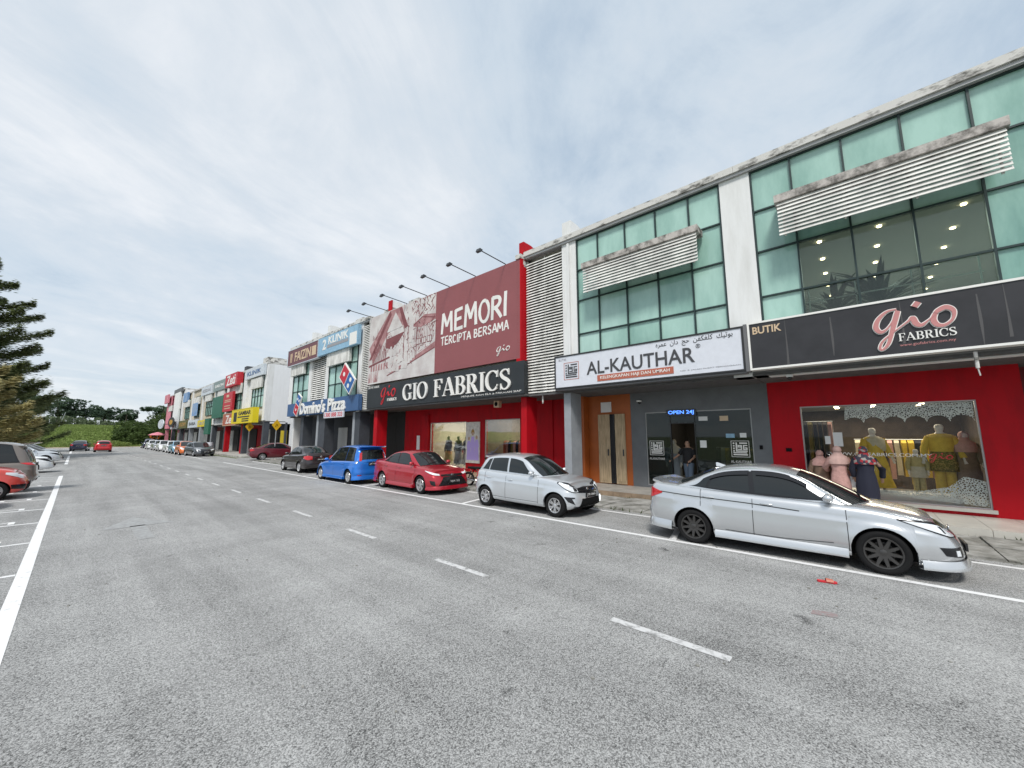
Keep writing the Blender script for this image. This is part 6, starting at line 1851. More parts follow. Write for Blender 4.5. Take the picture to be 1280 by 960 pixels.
def hijab(root, J, H, m, drape=.70):
    c_ = J['brow']; b = MB()
    rows = []
    for i in range(9):
        ph = math.pi / 2 - i / 8 * 2.05
        rows.append([(c_.x - .004 * H + .068 * H * math.cos(ph) * math.cos(a), c_.y + .058 * H * math.cos(ph) * math.sin(a), c_.z - .006 * H + .064 * H * math.sin(ph)) for a in [.62 + (2 * math.pi - 1.24) * k / 18 for k in range(19)]])
    b.grid(rows)
    b.build('headscarf', m, root, smooth=True)
    z0 = J['jaw'].z
    loft(root, 'scarf_drape', m, [(J['jaw'].x - .004 * H, c_.y * .6, z0 + .006 * H, .052 * H, .052 * H), (J['neck'].x, 0, J['neck'].z + .005 * H, .055 * H, .062 * H), (J['collar'].x, 0, .83 * H, .085 * H, .118 * H), (J['chest'].x, 0, .77 * H, .105 * H, .142 * H), (J['chest'].x, 0, drape * H, .108 * H, .138 * H)], ruffle=.05)

rest = {'l': ((.01, .155, .64), (.05, .15, .50)), 'r': ((.01, -.155, .64), (.05, -.15, .50))}
# woman in pink by the window, turned to the shop, holding a white bag
p, J = figure('person', 'woman in a dusty pink dress and pink headscarf with a white bag at the window', 'person', (13.25, .44, .17), R(20), 1.57, 'skin',
              {'l': ((.02, .185, .64), (.13, .12, .60)), 'r': ((.0, -.19, .63), (.10, -.17, .54))}, .03)
robe(p, J, 1.57, 'cloth_pink', flare=.14, waist=.065); hijab(p, J, 1.57, 'cloth_pink_pale', .71)
b = MB(); b.tube([(-.09, .12, 1.28), (.05, .0, 1.12), (.12, -.13, .98)], .012, 6); b.build('bag_strap', 'cloth_black', p)
t = thing('shopping_bag', 'white bag in the hand of the woman in pink', 'bag', (13.30, .17, .66)); b = MB()
b.grid([[(13.30 + sx * .03 * q, .17 + sy * .12 * q, z) for sx, sy in ((-1, -1), (1, -1), (1, 1), (-1, 1))] for z, q in ((.70, 1.0), (.80, 1.15), (.95, .9), (1.0, .35))], closed=True)
b.build('bag_body', 'paper', t, smooth=True)
# companion, half hidden
p, J = figure('person', 'small figure in rose brown clothes half hidden behind the woman in pink', 'person', (13.45, .82, .17), R(10), 1.45, 'skin', rest)
robe(p, J, 1.45, 'cloth_brown', seed=4); hijab(p, J, 1.45, 'cloth_pink', .72)
# woman in navy with a red patterned scarf
p, J = figure('person', 'woman in a long navy dress and red patterned headscarf at the mannequin window', 'person', (13.15, -.06, .17), R(8), 1.58, 'skin',
              {'l': ((.01, .155, .64), (.06, .13, .51)), 'r': ((-.01, -.20, .64), (.06, -.20, .51))}, .03)
robe(p, J, 1.58, 'cloth_navy', seed=6, flare=.15, waist=.07); hijab(p, J, 1.58, 'scarf_pattern', .72)
# person in the dark doorway of the grey shop
p, J = figure('person', 'person in black clothes reaching out in the dark shop doorway', 'person', (14.35, 4.5, .17), R(170), 1.70, 'skin',
              {'l': ((.03, .15, .66), (.14, .12, .60)), 'r': ((.06, -.19, .68), (.18, -.25, .60))}, .06)
H = 1.70
loft(p, 'shirt', 'cloth_black', [tuple(q * H for q in s) for s in ((0, 0, .845, .045, .05), (0, 0, .825, .066, .11), (0, 0, .78, .08, .124), (0, 0, .66, .084, .105), (0, 0, .52, .082, .105))])
for s in 'lr': sleeve(p, 'cloth_black', [J['shoulder' + s], J['shoulder' + s].lerp(J['elbow' + s], .8)], [.046 * H, .038 * H])
for s in 'lr': sleeve(p, 'cloth_denim', [J['hip' + s] + Vector((0, 0, .03 * H)), J['knee' + s], J['ankle' + s]], [.066 * H, .05 * H, .042 * H], 'trouser_leg')
b = MB(); c_ = J['brow']
b.grid([[(c_.x - .004 * H + .063 * H * math.cos(ph) * math.cos(a), c_.y + .055 * H * math.cos(ph) * math.sin(a), c_.z + .056 * H * math.sin(ph)) for a in [1.0 + (2 * math.pi - 2.0) * k / 14 for k in range(15)]] for ph in [math.pi / 2 - i * .26 for i in range(7)]])
b.build('hair', 'cloth_black', p, smooth=True)

# mannequins in the lit window
def mann(label, loc, rotz, H, arms=rest, lean=0.0, stride=0.0, grp='mannequins in the red shop windows', tilt=(0, 0)):
    return figure('mannequin', label, 'mannequin', loc, rotz, H, 'mannequin', arms, stride, lean, tilt, grp)
p, J = mann('tall white mannequin leaning in a long mustard dress with a pale shawl', (14.85, -.32, .5), R(200), 1.76, {'l': ((-.02, .16, .65), (.02, .19, .51)), 'r': ((-.03, -.15, .65), (-.02, -.20, .50))}, -.1)
robe(p, J, 1.76, 'cloth_mustard', hem=.07, flare=.19, lean=-.1)
loft(p, 'shawl', 'cloth_ivory', [(J['collar'].x, 0, .85 * 1.76, .09, .11), (J['chest'].x, .02, .80 * 1.76, .16, .235), (J['chest'].x, .05, .70 * 1.76, .18, .22), (J['chest'].x, .10, .62 * 1.76, .12, .16)], ruffle=.08)
p, J = mann('child sized mannequin in a pale khaki tunic and trousers', (14.85, -1.10, .5), R(180), 1.18)
loft(p, 'tunic', 'cloth_khaki', [tuple(q * 1.18 for q in s) for s in ((0, 0, .845, .05, .055), (0, 0, .82, .075, .12), (0, 0, .74, .09, .12), (0, 0, .6, .09, .115), (0, 0, .46, .10, .13))])
loft(p, 'sash', 'cloth_ivory', [tuple(q * 1.18 for q in s) for s in ((0, 0, .60, .098, .123), (0, 0, .48, .11, .14), (0, 0, .36, .125, .15))], ruffle=.06)
for s in 'lr':
    sleeve(p, 'cloth_khaki', [J['shoulder' + s], J['elbow' + s], J['elbow' + s].lerp(J['wrist' + s], .9)], [.06, .052, .046])
    sleeve(p, 'cloth_khaki', [J['hip' + s], J['knee' + s], J['ankle' + s]], [.075, .062, .06], 'trouser_leg')
p, J = mann('tall male mannequin in a mustard tunic with an olive waist cloth', (14.85, -1.58, .5), R(180), 1.84, {'l': ((.0, .17, .65), (.04, .19, .51)), 'r': ((.0, -.17, .65), (.04, -.19, .51))})
loft(p, 'tunic', 'cloth_mustard', [tuple(q * 1.84 for q in s) for s in ((0, 0, .85, .05, .055), (0, 0, .825, .08, .135), (0, 0, .74, .095, .135), (0, 0, .6, .085, .115), (0, 0, .5, .09, .12))])
loft(p, 'waist_cloth', 'songket', [tuple(q * 1.84 for q in s) for s in ((0, 0, .60, .093, .122), (0, 0, .5, .105, .135), (0, 0, .33, .12, .15))], ruffle=.04)
for s in 'lr':
    sleeve(p, 'cloth_mustard', [J['shoulder' + s], J['elbow' + s], J['elbow' + s].lerp(J['wrist' + s], .95)], [.09, .075, .066])
    sleeve(p, 'cloth_mustard', [J['hip' + s], J['knee' + s], J['ankle' + s]], [.12, .10, .10], 'trouser_leg')
p, J = mann('mannequin in a dusty brown dress and shawl at the right of the lit window', (14.9, -1.98, .5), R(190), 1.62)
robe(p, J, 1.62, 'cloth_brown', hem=.06, flare=.15, seed=9); hijab(p, J, 1.62, 'cloth_pink', .68)
# pale dress on a stand in the grey shop
p, J = mann('mannequin in a pale grey robe just left of the dark doorway', (14.75, 5.12, .17), R(180), 1.72)
robe(p, J, 1.72, 'cloth_grey', hem=.1, flare=.16, seed=3); hijab(p, J, 1.72, 'cloth_ivory', .7)
for y, lab, a, c2 in ((18.35, 'mannequin in a dark jacket and tan skirt, leftmost in the cream lit window', 'cloth_plum', 'cloth_khaki'), (17.45, 'mannequin in a dark top and long grey blue skirt in the cream lit window', 'cloth_black', 'cloth_grey'), (16.75, 'mannequin in a dark brown jacket, right of the grey skirted one', 'cloth_plum', 'cloth_brown')):
    p, J = figure('mannequin', lab, 'mannequin', (14.9, y, .35), R(180), 1.70, 'cloth_plum', rest, group='mannequins in the red shop windows')
    H = 1.7
    loft(p, 'jacket', a, [tuple(q * H for q in s) for s in ((0, 0, .845, .05, .055), (0, 0, .825, .075, .12), (0, 0, .72, .09, .13), (0, 0, .6, .085, .115), (0, 0, .47, .10, .13))])
    for s in 'lr': sleeve(p, a, [J['shoulder' + s], J['elbow' + s], J['elbow' + s].lerp(J['wrist' + s], .9)], [.075, .062, .055])
    loft(p, 'skirt', c2, [tuple(q * H for q in s) for s in ((0, 0, .53, .093, .12), (0, 0, .3, .12, .14), (0, 0, .06, .15, .17))], ruffle=.06)

# patterned film on the lit window
def film_mat():
    m = bpy.data.materials.new('window_film'); m.use_nodes = True
    nt = m.node_tree; nt.nodes.clear()
    o_ = nt.nodes.new('ShaderNodeOutputMaterial'); mx = nt.nodes.new('ShaderNodeMixShader')
    tr = nt.nodes.new('ShaderNodeBsdfTransparent'); df = nt.nodes.new('ShaderNodeBsdfDiffuse'); df.inputs[0].default_value = (.80, .80, .78, 1)
    v = nt.nodes.new('ShaderNodeTexVoronoi'); v.inputs['Scale'].default_value = 24; v.feature = 'DISTANCE_TO_EDGE'
    g = nt.nodes.new('ShaderNodeNewGeometry'); nt.links.new(g.outputs['Position'], v.inputs['Vector'])
    ma_ = nt.nodes.new('ShaderNodeMath'); ma_.operation = 'GREATER_THAN'; ma_.inputs[1].default_value = .17
    nt.links.new(v.outputs['Distance'], ma_.inputs[0]); nt.links.new(ma_.outputs[0], mx.inputs[0])
    nt.links.new(df.outputs[0], mx.inputs[1]); nt.links.new(tr.outputs[0], mx.inputs[2]); nt.links.new(mx.outputs[0], o_.inputs[0])
    return m
M['window_film'] = film_mat()
t = thing('window_film', 'white pierced lace pattern film along the top and foot of the lit window', 'film', (XB + .08, -.5, 1.5))
i_ = Ink(XB + .10, 1.2, 0, .002)
pts = [(1.0, 2.81), (3.3, 2.81), (3.3, 2.46)]
for k in range(6):
    for j_ in range(5):
        a = math.pi * j_ / 5
        pts.append((3.3 - k * .39 - .195 + .195 * math.cos(a), 2.45 + .16 * (math.sin(a)) - .1))
i_.poly(pts + [(.96, 2.46)])
i_.poly([(1.15, .52), (3.32, .38), (3.32, .95), (3.0, 1.05), (2.72, .78), (2.3, .66), (1.9, .62), (1.5, .62)])
i_.done('film_sheet', 'window_film', t)
# garments on rails inside the lit shops
GC = ['cloth_mustard', 'cloth_brown', 'cloth_plum', 'cloth_khaki', 'cloth_pink', 'cloth_olive', 'cloth_ivory', 'cloth_navy', 'print_brick']
def rail(label, x, ya, yb, z=1.75, n=14, drop=1.15, seed=1, along='y'):
    t = thing('clothes_rail', label, 'clothes rail', (x, (ya + yb) / 2, .17), group='clothes rails inside the shops')
    b = MB(); b.tube([(x, ya, .17), (x, ya, z), (x, yb, z), (x, yb, .17)], .018, 6); b.build('rail_frame', 'steel', t)
    rnd = random.Random(seed)
    for k in range(n):
        y = ya + (yb - ya) * (k + .5) / n; h = drop * rnd.uniform(.75, 1); w = .2 * rnd.uniform(.85, 1.1)
        b = MB(); q = (yb - ya) / n * .38
        rows = [[(x - w * a, y - q * c_, zz) for a, c_ in ((-1, -1), (-1, 1), (1, 1), (1, -1))] for zz, a_ in ((z - .02, .3),)]
        rows = []
        for zz, s_ in ((z - .02, .25), (z - .10, .9), (z - h * .6, .95), (z - h, 1.1)):
            rows.append([(x + sx * w * s_, y + sy * q * (1 + .2 * rnd.uniform(-1, 1)), zz) for sx, sy in ((-1, -1), (-1, 1), (1, 1), (1, -1))])
        b.grid(rows, closed=True); b.build('garment', rnd.choice(GC), t)
rail('rail of mixed coloured garments behind the mannequins in the lit window', 16.2, -2.2, .1, 1.9, 16, 1.3, 2)
rail('rail of tan and brown cloth at the left side of the lit window', 15.3, .55, 1.75, 2.45, 10, 2.0, 5)
rail('rail of dark garments in the right window of the far red shop', 15.4, 11.4, 14.2, 1.8, 16, 1.2, 8)
rail('rail of clothes in the gloom of the grey shop', 15.6, 2.4, 3.9, 1.6, 10, 1.1, 9)
b = thing('display_counter', 'red display counter inside the cream lit window', 'counter', (15.2, 15.9, .17)); bx('counter_body', 'red_wall', b, 14.9, 15.5, 15.0, 16.4, .17, 1.0); bx('counter_top', 'paper', b, 14.88, 15.52, 14.98, 16.42, 1.001, 1.03)
M['cloth_teal'] = mat('cloth_teal', (.03, .13, .12), .8)
t = thing('fabric_table', 'table heaped with green cloth in the right window of the red shop', 'table', (14.9, 12.8, .17)); bx('table_body', 'inner_wall', t, 14.5, 15.2, 12.0, 14.0, .17, .8)
for k in range(5): bx('cloth_pile', ['cloth_teal', 'cloth_olive', 'cloth_grey', 'cloth_teal', 'cloth_ivory'][k], t, 14.55, 15.1, 12.05 + k * .38, 12.39 + k * .38, .801, .95 + .08 * (k % 3))

# upstairs behind the clear panes: rail and two leafy plants
t = thing('balustrade', 'thin steel railing behind the dark upstairs panes', 'railing', (XF + .7, -.8, 5.0))
b = MB(); b.tube([(XF + .7, -2.4, 5.98), (XF + .7, .7, 5.98)], .025, 6); b.tube([(XF + .7, -2.4, 5.6), (XF + .7, .7, 5.6)], .02, 6)
b.build('rail', 'paper', t)
for y in (-2.35, -1.3, -.3, .65): bx('post', 'paper', t, XF + .685, XF + .715, y - .015, y + .015, 5.0, 5.97)
M['plant_leaf'] = mat('plant_leaf', (.025, .055, .025), .6)
def potted(label, x, y, z, h, n, seed):
    rnd = random.Random(seed)
    t = thing('potted_plant', label, 'plant', (x, y, z), group='potted plants')
    loft(t, 'pot', 'inner_dark', [(x, y, z, .14, .14), (x, y, z + .32, .19, .19), (x, y, z + .33, .15, .15)])
    b = MB()
    for k in range(n):
        a = rnd.uniform(0, 6.28); l_ = h * rnd.uniform(.5, .9); e_ = rnd.uniform(.3, 1.4)
        pts = [Vector((x, y, z + .3))]
        for q in range(1, 5):
            f = q / 4
            pts.append(Vector((x + math.cos(a) * l_ * f * math.cos(e_ * (1 - f * .6)), y + math.sin(a) * l_ * f * math.cos(e_ * (1 - f * .6)), z + .3 + l_ * math.sin(e_) * (f - .45 * f * f) * 1.4)))
        sd_ = Vector((-math.sin(a), math.cos(a), 0))
        b.grid([[p - sd_ * w, p + Vector((0, 0, .01)), p + sd_ * w] for p, w in zip(pts, (.012, .05, .06, .04, .004))])
    b.build('leaves', 'plant_leaf', t)
potted('leafy plant behind the left upstairs dark pane', XF + .45 + .9, .15, 5.0, 1.35, 34, 1)
potted('bushy plant behind the middle upstairs dark pane', XF + .45 + .9, -.75, 5.0, 1.5, 60, 2)
# ------------------------------------------------------------------ cars
YAW_TO, YAW_AWAY = R(-90), R(90)       # nose toward / away from the camera
grpR = 'cars parked along the near shops'
make_car('parked_car', 'silver sedan with dark ten spoke wheels parked nearest, by the red mannequin shop', 'car', silver_sedan, (7.98 + .80, 1.22, 0), R(-89), grpR)
make_car('parked_car', 'small silver hatchback parked under the white sign', 'car', silver_hatch, (8.12 + .76, 7.01, 0), R(-90), grpR)
make_car('parked_car', 'bright red sedan with a black grille parked before the red shop', 'car', red_sedan, (8.24 + .80, 12.93, 0), R(-91), grpR)
make_car('parked_car', 'bright blue people carrier seen from behind', 'car', blue_mpv, (7.85 + .79, 17.72, 0), R(90), grpR)
make_car('parked_car', 'dark brown black sedan parked beyond the blue people carrier', 'car', dark_sedan, (8.42 + .79, 24.5, 0), R(89), grpR)
make_car('parked_car', 'maroon sedan parked nose in at the side street corner', 'car', maroon_sedan, (12.0, 38.6, 0), R(-8))

dark_hatch = hatch_spec(paint='paint_grey', L=4.2, W=1.74, wb=2.5, ro=.8, zt=[(0, .95), (.6, .97), (2, .93), (2.9, .90), (3.5, .80), (4.0, .70), (4.2, .62)], zb=[(0, .25), (2, .22), (4.2, .22)],
    cab=[(.08, .95), (.2, 1.2), (.5, 1.38), (1.0, 1.46), (1.6, 1.48), (2.1, 1.42), (2.6, 1.2), (3.1, .95), (3.35, .85)], windscreen=(3.2, 2.15), rear_window=(.12, .42),
    windows=[(1.75, 2.75, 1.72, 2.15), (.9, 1.66, .95, 1.63)], mirror=2.6, handles=[], seams=[2.8, 1.7], plate_f=(4.2, .45), plate='JSK 90',
    patches=[('headlight', 'headlamp', 'f', [(.48, .60), (1.1, .74)], [(.46, .70), (1.15, .80)], .006, True), ('grille', 'gloss_black', 'f', [(-.45, .3), (.45, .3)], [(-.45, .66), (.45, .66)], .007, False)])
orange_hatch = hatch_spec(paint='paint_orange', plate_f=(3.64, .48), plate='JNB 5', patches=silver_hatch['patches'][:1] + [('lower_grille', 'black', 'f', [(-.45, .26), (.45, .26)], [(-.4, .5), (.4, .5)], .007, False)])
far_sedan = sedan_spec(paint='paint_white', plate_f=(4.44, .42), plate='JMA 12', patches=silver_sedan['patches'][:1] + [('grille', 'gloss_black', 'f', [(-.45, .3), (.45, .3)], [(-.48, .64), (.48, .64)], .007, False)] + rear_lamps_sedan(), plate_r=(.02, .72))
grpF = 'cars parked along the far shops'
make_car('parked_car', 'dark grey hatchback at the near end of the far row', 'car', dark_hatch, (8.75, 51.6, 0), R(-84), grpF)
oc = make_car('parked_car', 'orange hatchback tucked behind the dark grey one', 'car', orange_hatch, (8.35, 56.3, 0), R(-90), grpF)
fs = make_car('parked_car', 'white sedan in the far row beyond the pale blue hatchback', 'car', far_sedan, (8.5, 66.4, 0), R(-90), grpF)
def relabel(c_, label, loc, rz, g=None):
    c_.location = loc; c_.rotation_euler = (0, 0, rz); c_['label'] = label
    if g: c_['group'] = g
    return c_
relabel(copy_tree(oc, remap={'paint_orange': 'paint_paleblue'}), 'pale blue hatchback between the orange one and a white sedan', (8.4, 61.4, 0), R(-90))
relabel(copy_tree(oc, remap={'paint_orange': 'paint_white'}), 'small white hatchback in the middle of the far row', (8.4, 72.4, 0), R(-90))
relabel(copy_tree(fs, remap={'paint_white': 'paint_silver_light'}), 'silver sedan near the far end of the far row', (8.5, 78.4, 0), R(-90))
relabel(copy_tree(fs, remap={'paint_white': 'paint_white'}), 'white sedan last but one in the far row', (8.5, 85.5, 0), R(-90))
far_mpv = mpv_spec(paint='paint_navy', plate_r=(.0, .8), plate='JQX 1', patches=blue_mpv['patches'][:2])
make_car('parked_car', 'grey blue van at the far end of the far row', 'car', far_mpv, (8.6, 93.5, 0), R(90), grpF)
# left side bays
suv = mpv_spec(paint='paint_bronze', L=4.70, W=1.84, wb=2.66, wr=.35, rr=.23, ro=1.02, rim='rim_silver', spokes=10, rim_style='single',
    zt=[(0, 1.02), (.5, 1.06), (1.5, 1.03), (2.6, 1.0), (3.5, .96), (4.2, .86), (4.7, .72)], zb=[(0, .30), (4.7, .25)],
    cab=[(.10, 1.02), (.22, 1.35), (.42, 1.66), (.8, 1.79), (1.5, 1.83), (2.3, 1.80), (2.8, 1.70), (3.2, 1.42), (3.65, 1.06), (3.85, .94)],
    windscreen=(3.7, 2.7), rear_window=(.13, .38), windows=[(2.55, 3.45, 2.5, 2.85), (1.5, 2.45, 1.45, 2.42), (.5, 1.38, .7, 1.34)], mirror=3.25, handles=[(2.65, .95), (1.6, .97)], seams=[3.5, 2.5, 1.4],
    plate_r=(.02, .98), plate='JUD 3', tum=.22,
    patches=[('tail_light', 'taillamp', 'r', [(.74, .95), (1.02, .98)], [(.72, 1.06), (1.22, 1.05)], .01, True), ('bumper_guard', 'chrome', 'r', [(-.6, .40), (.6, .40)], [(-.6, .48), (.6, .48)], .03, False)],
    extra=[lip_spoiler(.02, 1.74, .6, .4, .04)])
grpL = 'cars parked in the bays on the left'
make_car('parked_car', 'bronze grey people mover with its tail to the road, largest car at the left edge', 'car', suv, (-3.15, 23.35, 0), R(180), grpL)
coral = hatch_spec(paint='paint_coral', L=3.7, W=1.68, plate_f=(3.7, .48), plate='JHH 7', rim='rim_silver', zt=[(0, 1.05), (.8, 1.05), (1.6, 1.03), (2.3, 1.02), (2.75, 1.0), (3.1, .95), (3.4, .88), (3.7, .79)],
    patches=[('headlight', 'headlamp', 'f', [(.46, .66), (.66, .66), (.86, .72), (1.08, .80)], [(.46, .77), (.66, .80), (.86, .84), (1.08, .86)], .010, True), ('fog_lamp_recess', 'gloss_black', 'f', [(.55, .30), (.92, .34)], [(.5, .47), (.95, .47)], .007, True), ('lower_grille', 'black', 'f', [(-.5, .25), (.5, .25)], [(-.45, .45), (.45, .45)], .007, False)])
make_car('parked_car', 'coral red car with its nose to the road at the left edge', 'car', coral, (-2.72, 21.0, 0), R(0), grpL)
lw = copy_tree(fs); relabel(lw, 'white sedan cut by the left edge nearest the camera', (-3.55, 18.3, 0), R(0), grpL)
relabel(copy_tree(fs), 'white sedan with a black grille just beyond the bronze people mover', (-2.85, 34.6, 0), R(0), grpL)
relabel(copy_tree(oc, remap={'paint_orange': 'paint_white'}), 'white hatchback second beyond the bronze people mover', (-3.1, 39.4, 0), R(0), grpL)
relabel(copy_tree(fs, remap={'paint_white': 'paint_silver_light'}), 'silver white sedan third beyond the bronze people mover', (-2.7, 45.6, 0), R(0), grpL)
relabel(copy_tree(fs), 'white sedan farthest in the left bays', (-2.9, 53.0, 0), R(0), grpL)
ds = sedan_spec(paint='paint_navy', plate_f=(4.44, .42), plate_r=(.02, .72), plate='JKA 8', patches=far_sedan['patches'])
make_car('parked_car', 'dark navy car at the far end of the road', 'car', ds, (.55, 82.5, 0), R(84))
er = hatch_spec(paint='paint_brightred', L=3.9, plate_r=(.0, .85), plate='JGH 22', patches=[('tail_light', 'taillamp', 'r', [(.56, .78), (.8, .8)], [(.56, .95), (.84, .95)], .008, True)])
make_car('parked_car', 'bright red hatchback at the far end of the road, right of the dark car', 'car', er, (2.5, 75.0, 0), R(90))

# ------------------------------------------------------------------ motorcycle between the red sedan and the hatchback
t = thing('motorcycle', 'small motorcycle with a red tail parked on the walkway edge behind the hatchback', 'motorcycle', (10.9, 11.35, 0), R(-75))
WL[t] = Vector((0, 0, 0))
def torus(b, c_, Rr, r, n=28, k=8, m=0):
    b.grid([[(c_[0] + (Rr + r * math.cos(q)) * math.cos(a), c_[1] + r * math.sin(q), c_[2] + (Rr + r * math.cos(q)) * math.sin(a)) for q in [2 * math.pi * j / k for j in range(k)]] for a in [2 * math.pi * i / n for i in range(n + 1)]], m, closed=True)
for x in (-.6, .62):
    b = MB(); torus(b, (x, 0, .29), .25, .04)
    w = b.build('wheel', 'rubber', t, smooth=True)
    b = MB(); torus(b, (x, 0, .29), .205, .012, 24, 6)
    for k in range(12): b.tube([(x, 0, .29), (x + .205 * math.cos(k * .5236), 0, .29 + .205 * math.sin(k * .5236))], .005, 4)
    b.ell((x, 0, .29), (.05, .05, .05)); b.build('rim', 'chrome', w, smooth=True)
b = MB(); b.tube([(.62, .07, .29), (.5, .06, .62), (.42, .0, .85)], .022, 6); b.tube([(.62, -.07, .29), (.5, -.06, .62), (.42, 0, .85)], .022, 6)
b.tube([(.42, 0, .85), (.1, 0, .5), (-.2, 0, .42)], .035, 8); b.tube([(-.6, .07, .29), (-.2, .05, .38)], .02, 6); b.tube([(-.6, -.07, .29), (-.2, -.05, .38)], .02, 6); b.tube([(-.55, .1, .32), (-.4, .1, .66)], .02, 6); b.tube([(-.55, -.1, .32), (-.4, -.1, .66)], .02, 6)
b.build('frame', 'gloss_black', t, smooth=True)
b = MB(); b.ell((-.02, 0, .36), (.2, .12, .12)); b.build('engine', 'dark_steel', t, smooth=True)
b = MB(); b.tube([(.0, -.1, .28), (-.3, -.12, .26), (-.75, -.13, .34)], [.02, .03, .045], 8); b.build('exhaust', 'chrome', t, smooth=True)
loft(t, 'seat', 'rubber', [(-.3, 0, .70, .32, .10), (-.3, 0, .76, .36, .12), (-.32, 0, .79, .30, .10)], cap=True)
b = MB(); b.grid([[(-.85, y * .5, .66), (-.6, y, .72), (-.3, y, .68), (-.05, y * .7, .55)] for y in (-.1, -.06, .06, .1)]); b.build('tail_fairing', 'paint_red', t, smooth=True)
b = MB(); b.ell((-.86, 0, .69), (.03, .07, .04)); b.build('tail_light', 'taillamp', t)
b = MB(); b.grid([[(.52, -.16, .78), (.5, 0, .92), (.52, .16, .78)], [(.40, -.2, .45), (.42, 0, .5), (.40, .2, .45)], [(.2, -.15, .25), (.22, 0, .3), (.2, .15, .25)]]); b.build('leg_shield', 'paint_white', t, smooth=True)
b = MB(); b.tube([(.35, -.34, .98), (.42, -.1, .96), (.42, .1, .96), (.35, .34, .98)], .016, 6); b.build('handlebar', 'dark_steel', t)
b = MB(); b.ell((.50, 0, .92), (.07, .1, .08)); b.build('headlight', 'headlamp', t, smooth=True)
for s in (1, -1):
    b = MB(); b.tube([(.38, s * .22, .97), (.36, s * .27, 1.12)], .008, 5); b.ell((.36, s * .29, 1.15), (.015, .05, .035)); b.build('mirror', 'black', t, smooth=True)
b = MB(); b.grid([[(.62 + .31 * math.cos(a), y, .29 + .31 * math.sin(a)) for a in [.6 + k * .28 for k in range(8)]] for y in (-.05, 0, .05)]); b.build('mudguard', 'paint_white', t, smooth=True)

# ------------------------------------------------------------------ yellow diamond road signs at the side street
M['road_yellow'] = mat('road_yellow', (.68, .40, .01), .5)
for (x, y, lab) in ((11.6, 38.0, 'yellow diamond road sign on a grey post beside the maroon sedan'), (11.7, 46.4, 'second yellow diamond road sign before the red pillar of the far terrace')):
    t = thing('road_sign', lab, 'road sign', (x, y, 0), R(0))
    b = MB(); b.tube([(x, y, 0), (x, y, 3.3)], .04, 8); b.build('post', 'steel', t)
    b = MB(); b.add([(x - .38, y - .05, 3.0), (x, y - .06, 2.5), (x + .38, y - .05, 3.0), (x, y - .06, 3.5), (x - .38, y - .03, 3.0), (x, y - .04, 2.5), (x + .38, y - .03, 3.0), (x, y - .04, 3.5)],
                    [(0, 1, 2, 3), (7, 6, 5, 4), (0, 4, 5, 1), (1, 5, 6, 2), (2, 6, 7, 3), (3, 7, 4, 0)]); b.build('sign_plate', 'road_yellow', t)
    b = MB(); b.tube([(x - .1, y - .07, 2.85), (x, y - .07, 3.1), (x + .1, y - .07, 2.9)], .022, 5); b.build('symbol', 'black', t)
    b = MB(); b.tube([(x, y, 0), (x, y, .12)], [.3, .22], 10); b.build('footing', 'kerb_concrete', t)
# ------------------------------------------------------------------ small things
t = thing('slipper', 'lone red slipper lying on the asphalt near the silver sedan', 'slipper', (7.05, .50, .0))
b = MB()
ol = [(-.125, .0), (-.11, .036), (-.04, .034), (.03, .040), (.09, .046), (.125, .028), (.135, 0), (.125, -.028), (.09, -.044), (.03, -.036), (-.04, -.032), (-.11, -.034)]
ol = [(p[0] * .85, p[1] * .85) for p in crom(ol, 3, True)]
ca_, sa_ = math.cos(R(-75)), math.sin(R(-75))
pq = [(7.05 + u * ca_ - v * sa_, .50 + u * sa_ + v * ca_) for u, v in ol]
b.grid([[(x, y, .004) for x, y in pq], [(x, y, .022 + .016 * abs(u)) for (x, y), (u, v) in zip(pq, ol)]], closed=True)
b.add([(x, y, .022 + .016 * abs(u)) for (x, y), (u, v) in zip(pq, ol)], [tuple(range(len(pq)))]); b.build('sole', 'print_red', t)
def sp_(u, v, z): return (7.05 + u * ca_ - v * sa_, .50 + u * sa_ + v * ca_, z)
b = MB()
b.grid([[sp_(-.01, v, z) for v, z in ((-.039, .02), (-.03, .046), (0, .06), (.03, .046), (.039, .02))], [sp_(.07, v, z) for v, z in ((-.041, .02), (-.032, .042), (0, .052), (.032, .042), (.041, .02))]])
b.build('strap', 'print_brick', t, smooth=True)
def camera_box(label, x, y, z):
    t = thing('security_camera', label, 'camera', (x, y, z))
    b = MB(); b.ell((x, y, z - .06), (.055, .055, .05)); b.build('dome', 'gloss_black', t, smooth=True)
    bx('mount', 'lamp_body', t, x - .07, x + .07, y - .07, y + .07, z - .03, z + .03)
camera_box('small dome camera under the dark sign soffit', 12.35, 1.2, 3.57)
camera_box('small camera on the grey wall under the white sign', 13.9, 6.0, 3.3)
t = thing('speaker', 'pale box speaker under the black letter sign', 'speaker', (12.6, 12.1, 3.5)); b = MB(); b.box(12.5, 12.7, 11.95, 12.25, 3.3, 3.6); b.build('cabinet', 'letter_cream', t); b = MB(); b.ell((12.49, 12.1, 3.45), (.02, .1, .1)); b.build('cone', 'black', t)
t = thing('drip_pipe', 'short rusty white pipe hanging below the dark sign', 'pipe', (11.95, -1.93, 3.6)); b = MB(); b.tube([(11.95, -1.93, 3.69), (11.95, -1.93, 3.35)], .03, 8); b.tube([(11.95, -1.93, 3.35), (11.97, -1.95, 3.2)], .012, 6); b.build('pipe', 'stained_white', t)
t = thing('drip_pipe', 'short white pipe hanging below the slatted bay', 'pipe', (12.3, 9.3, 3.6)); b = MB(); b.tube([(12.3, 9.3, 3.69), (12.3, 9.3, 3.3)], .03, 8); b.build('pipe', 'stained_white', t)
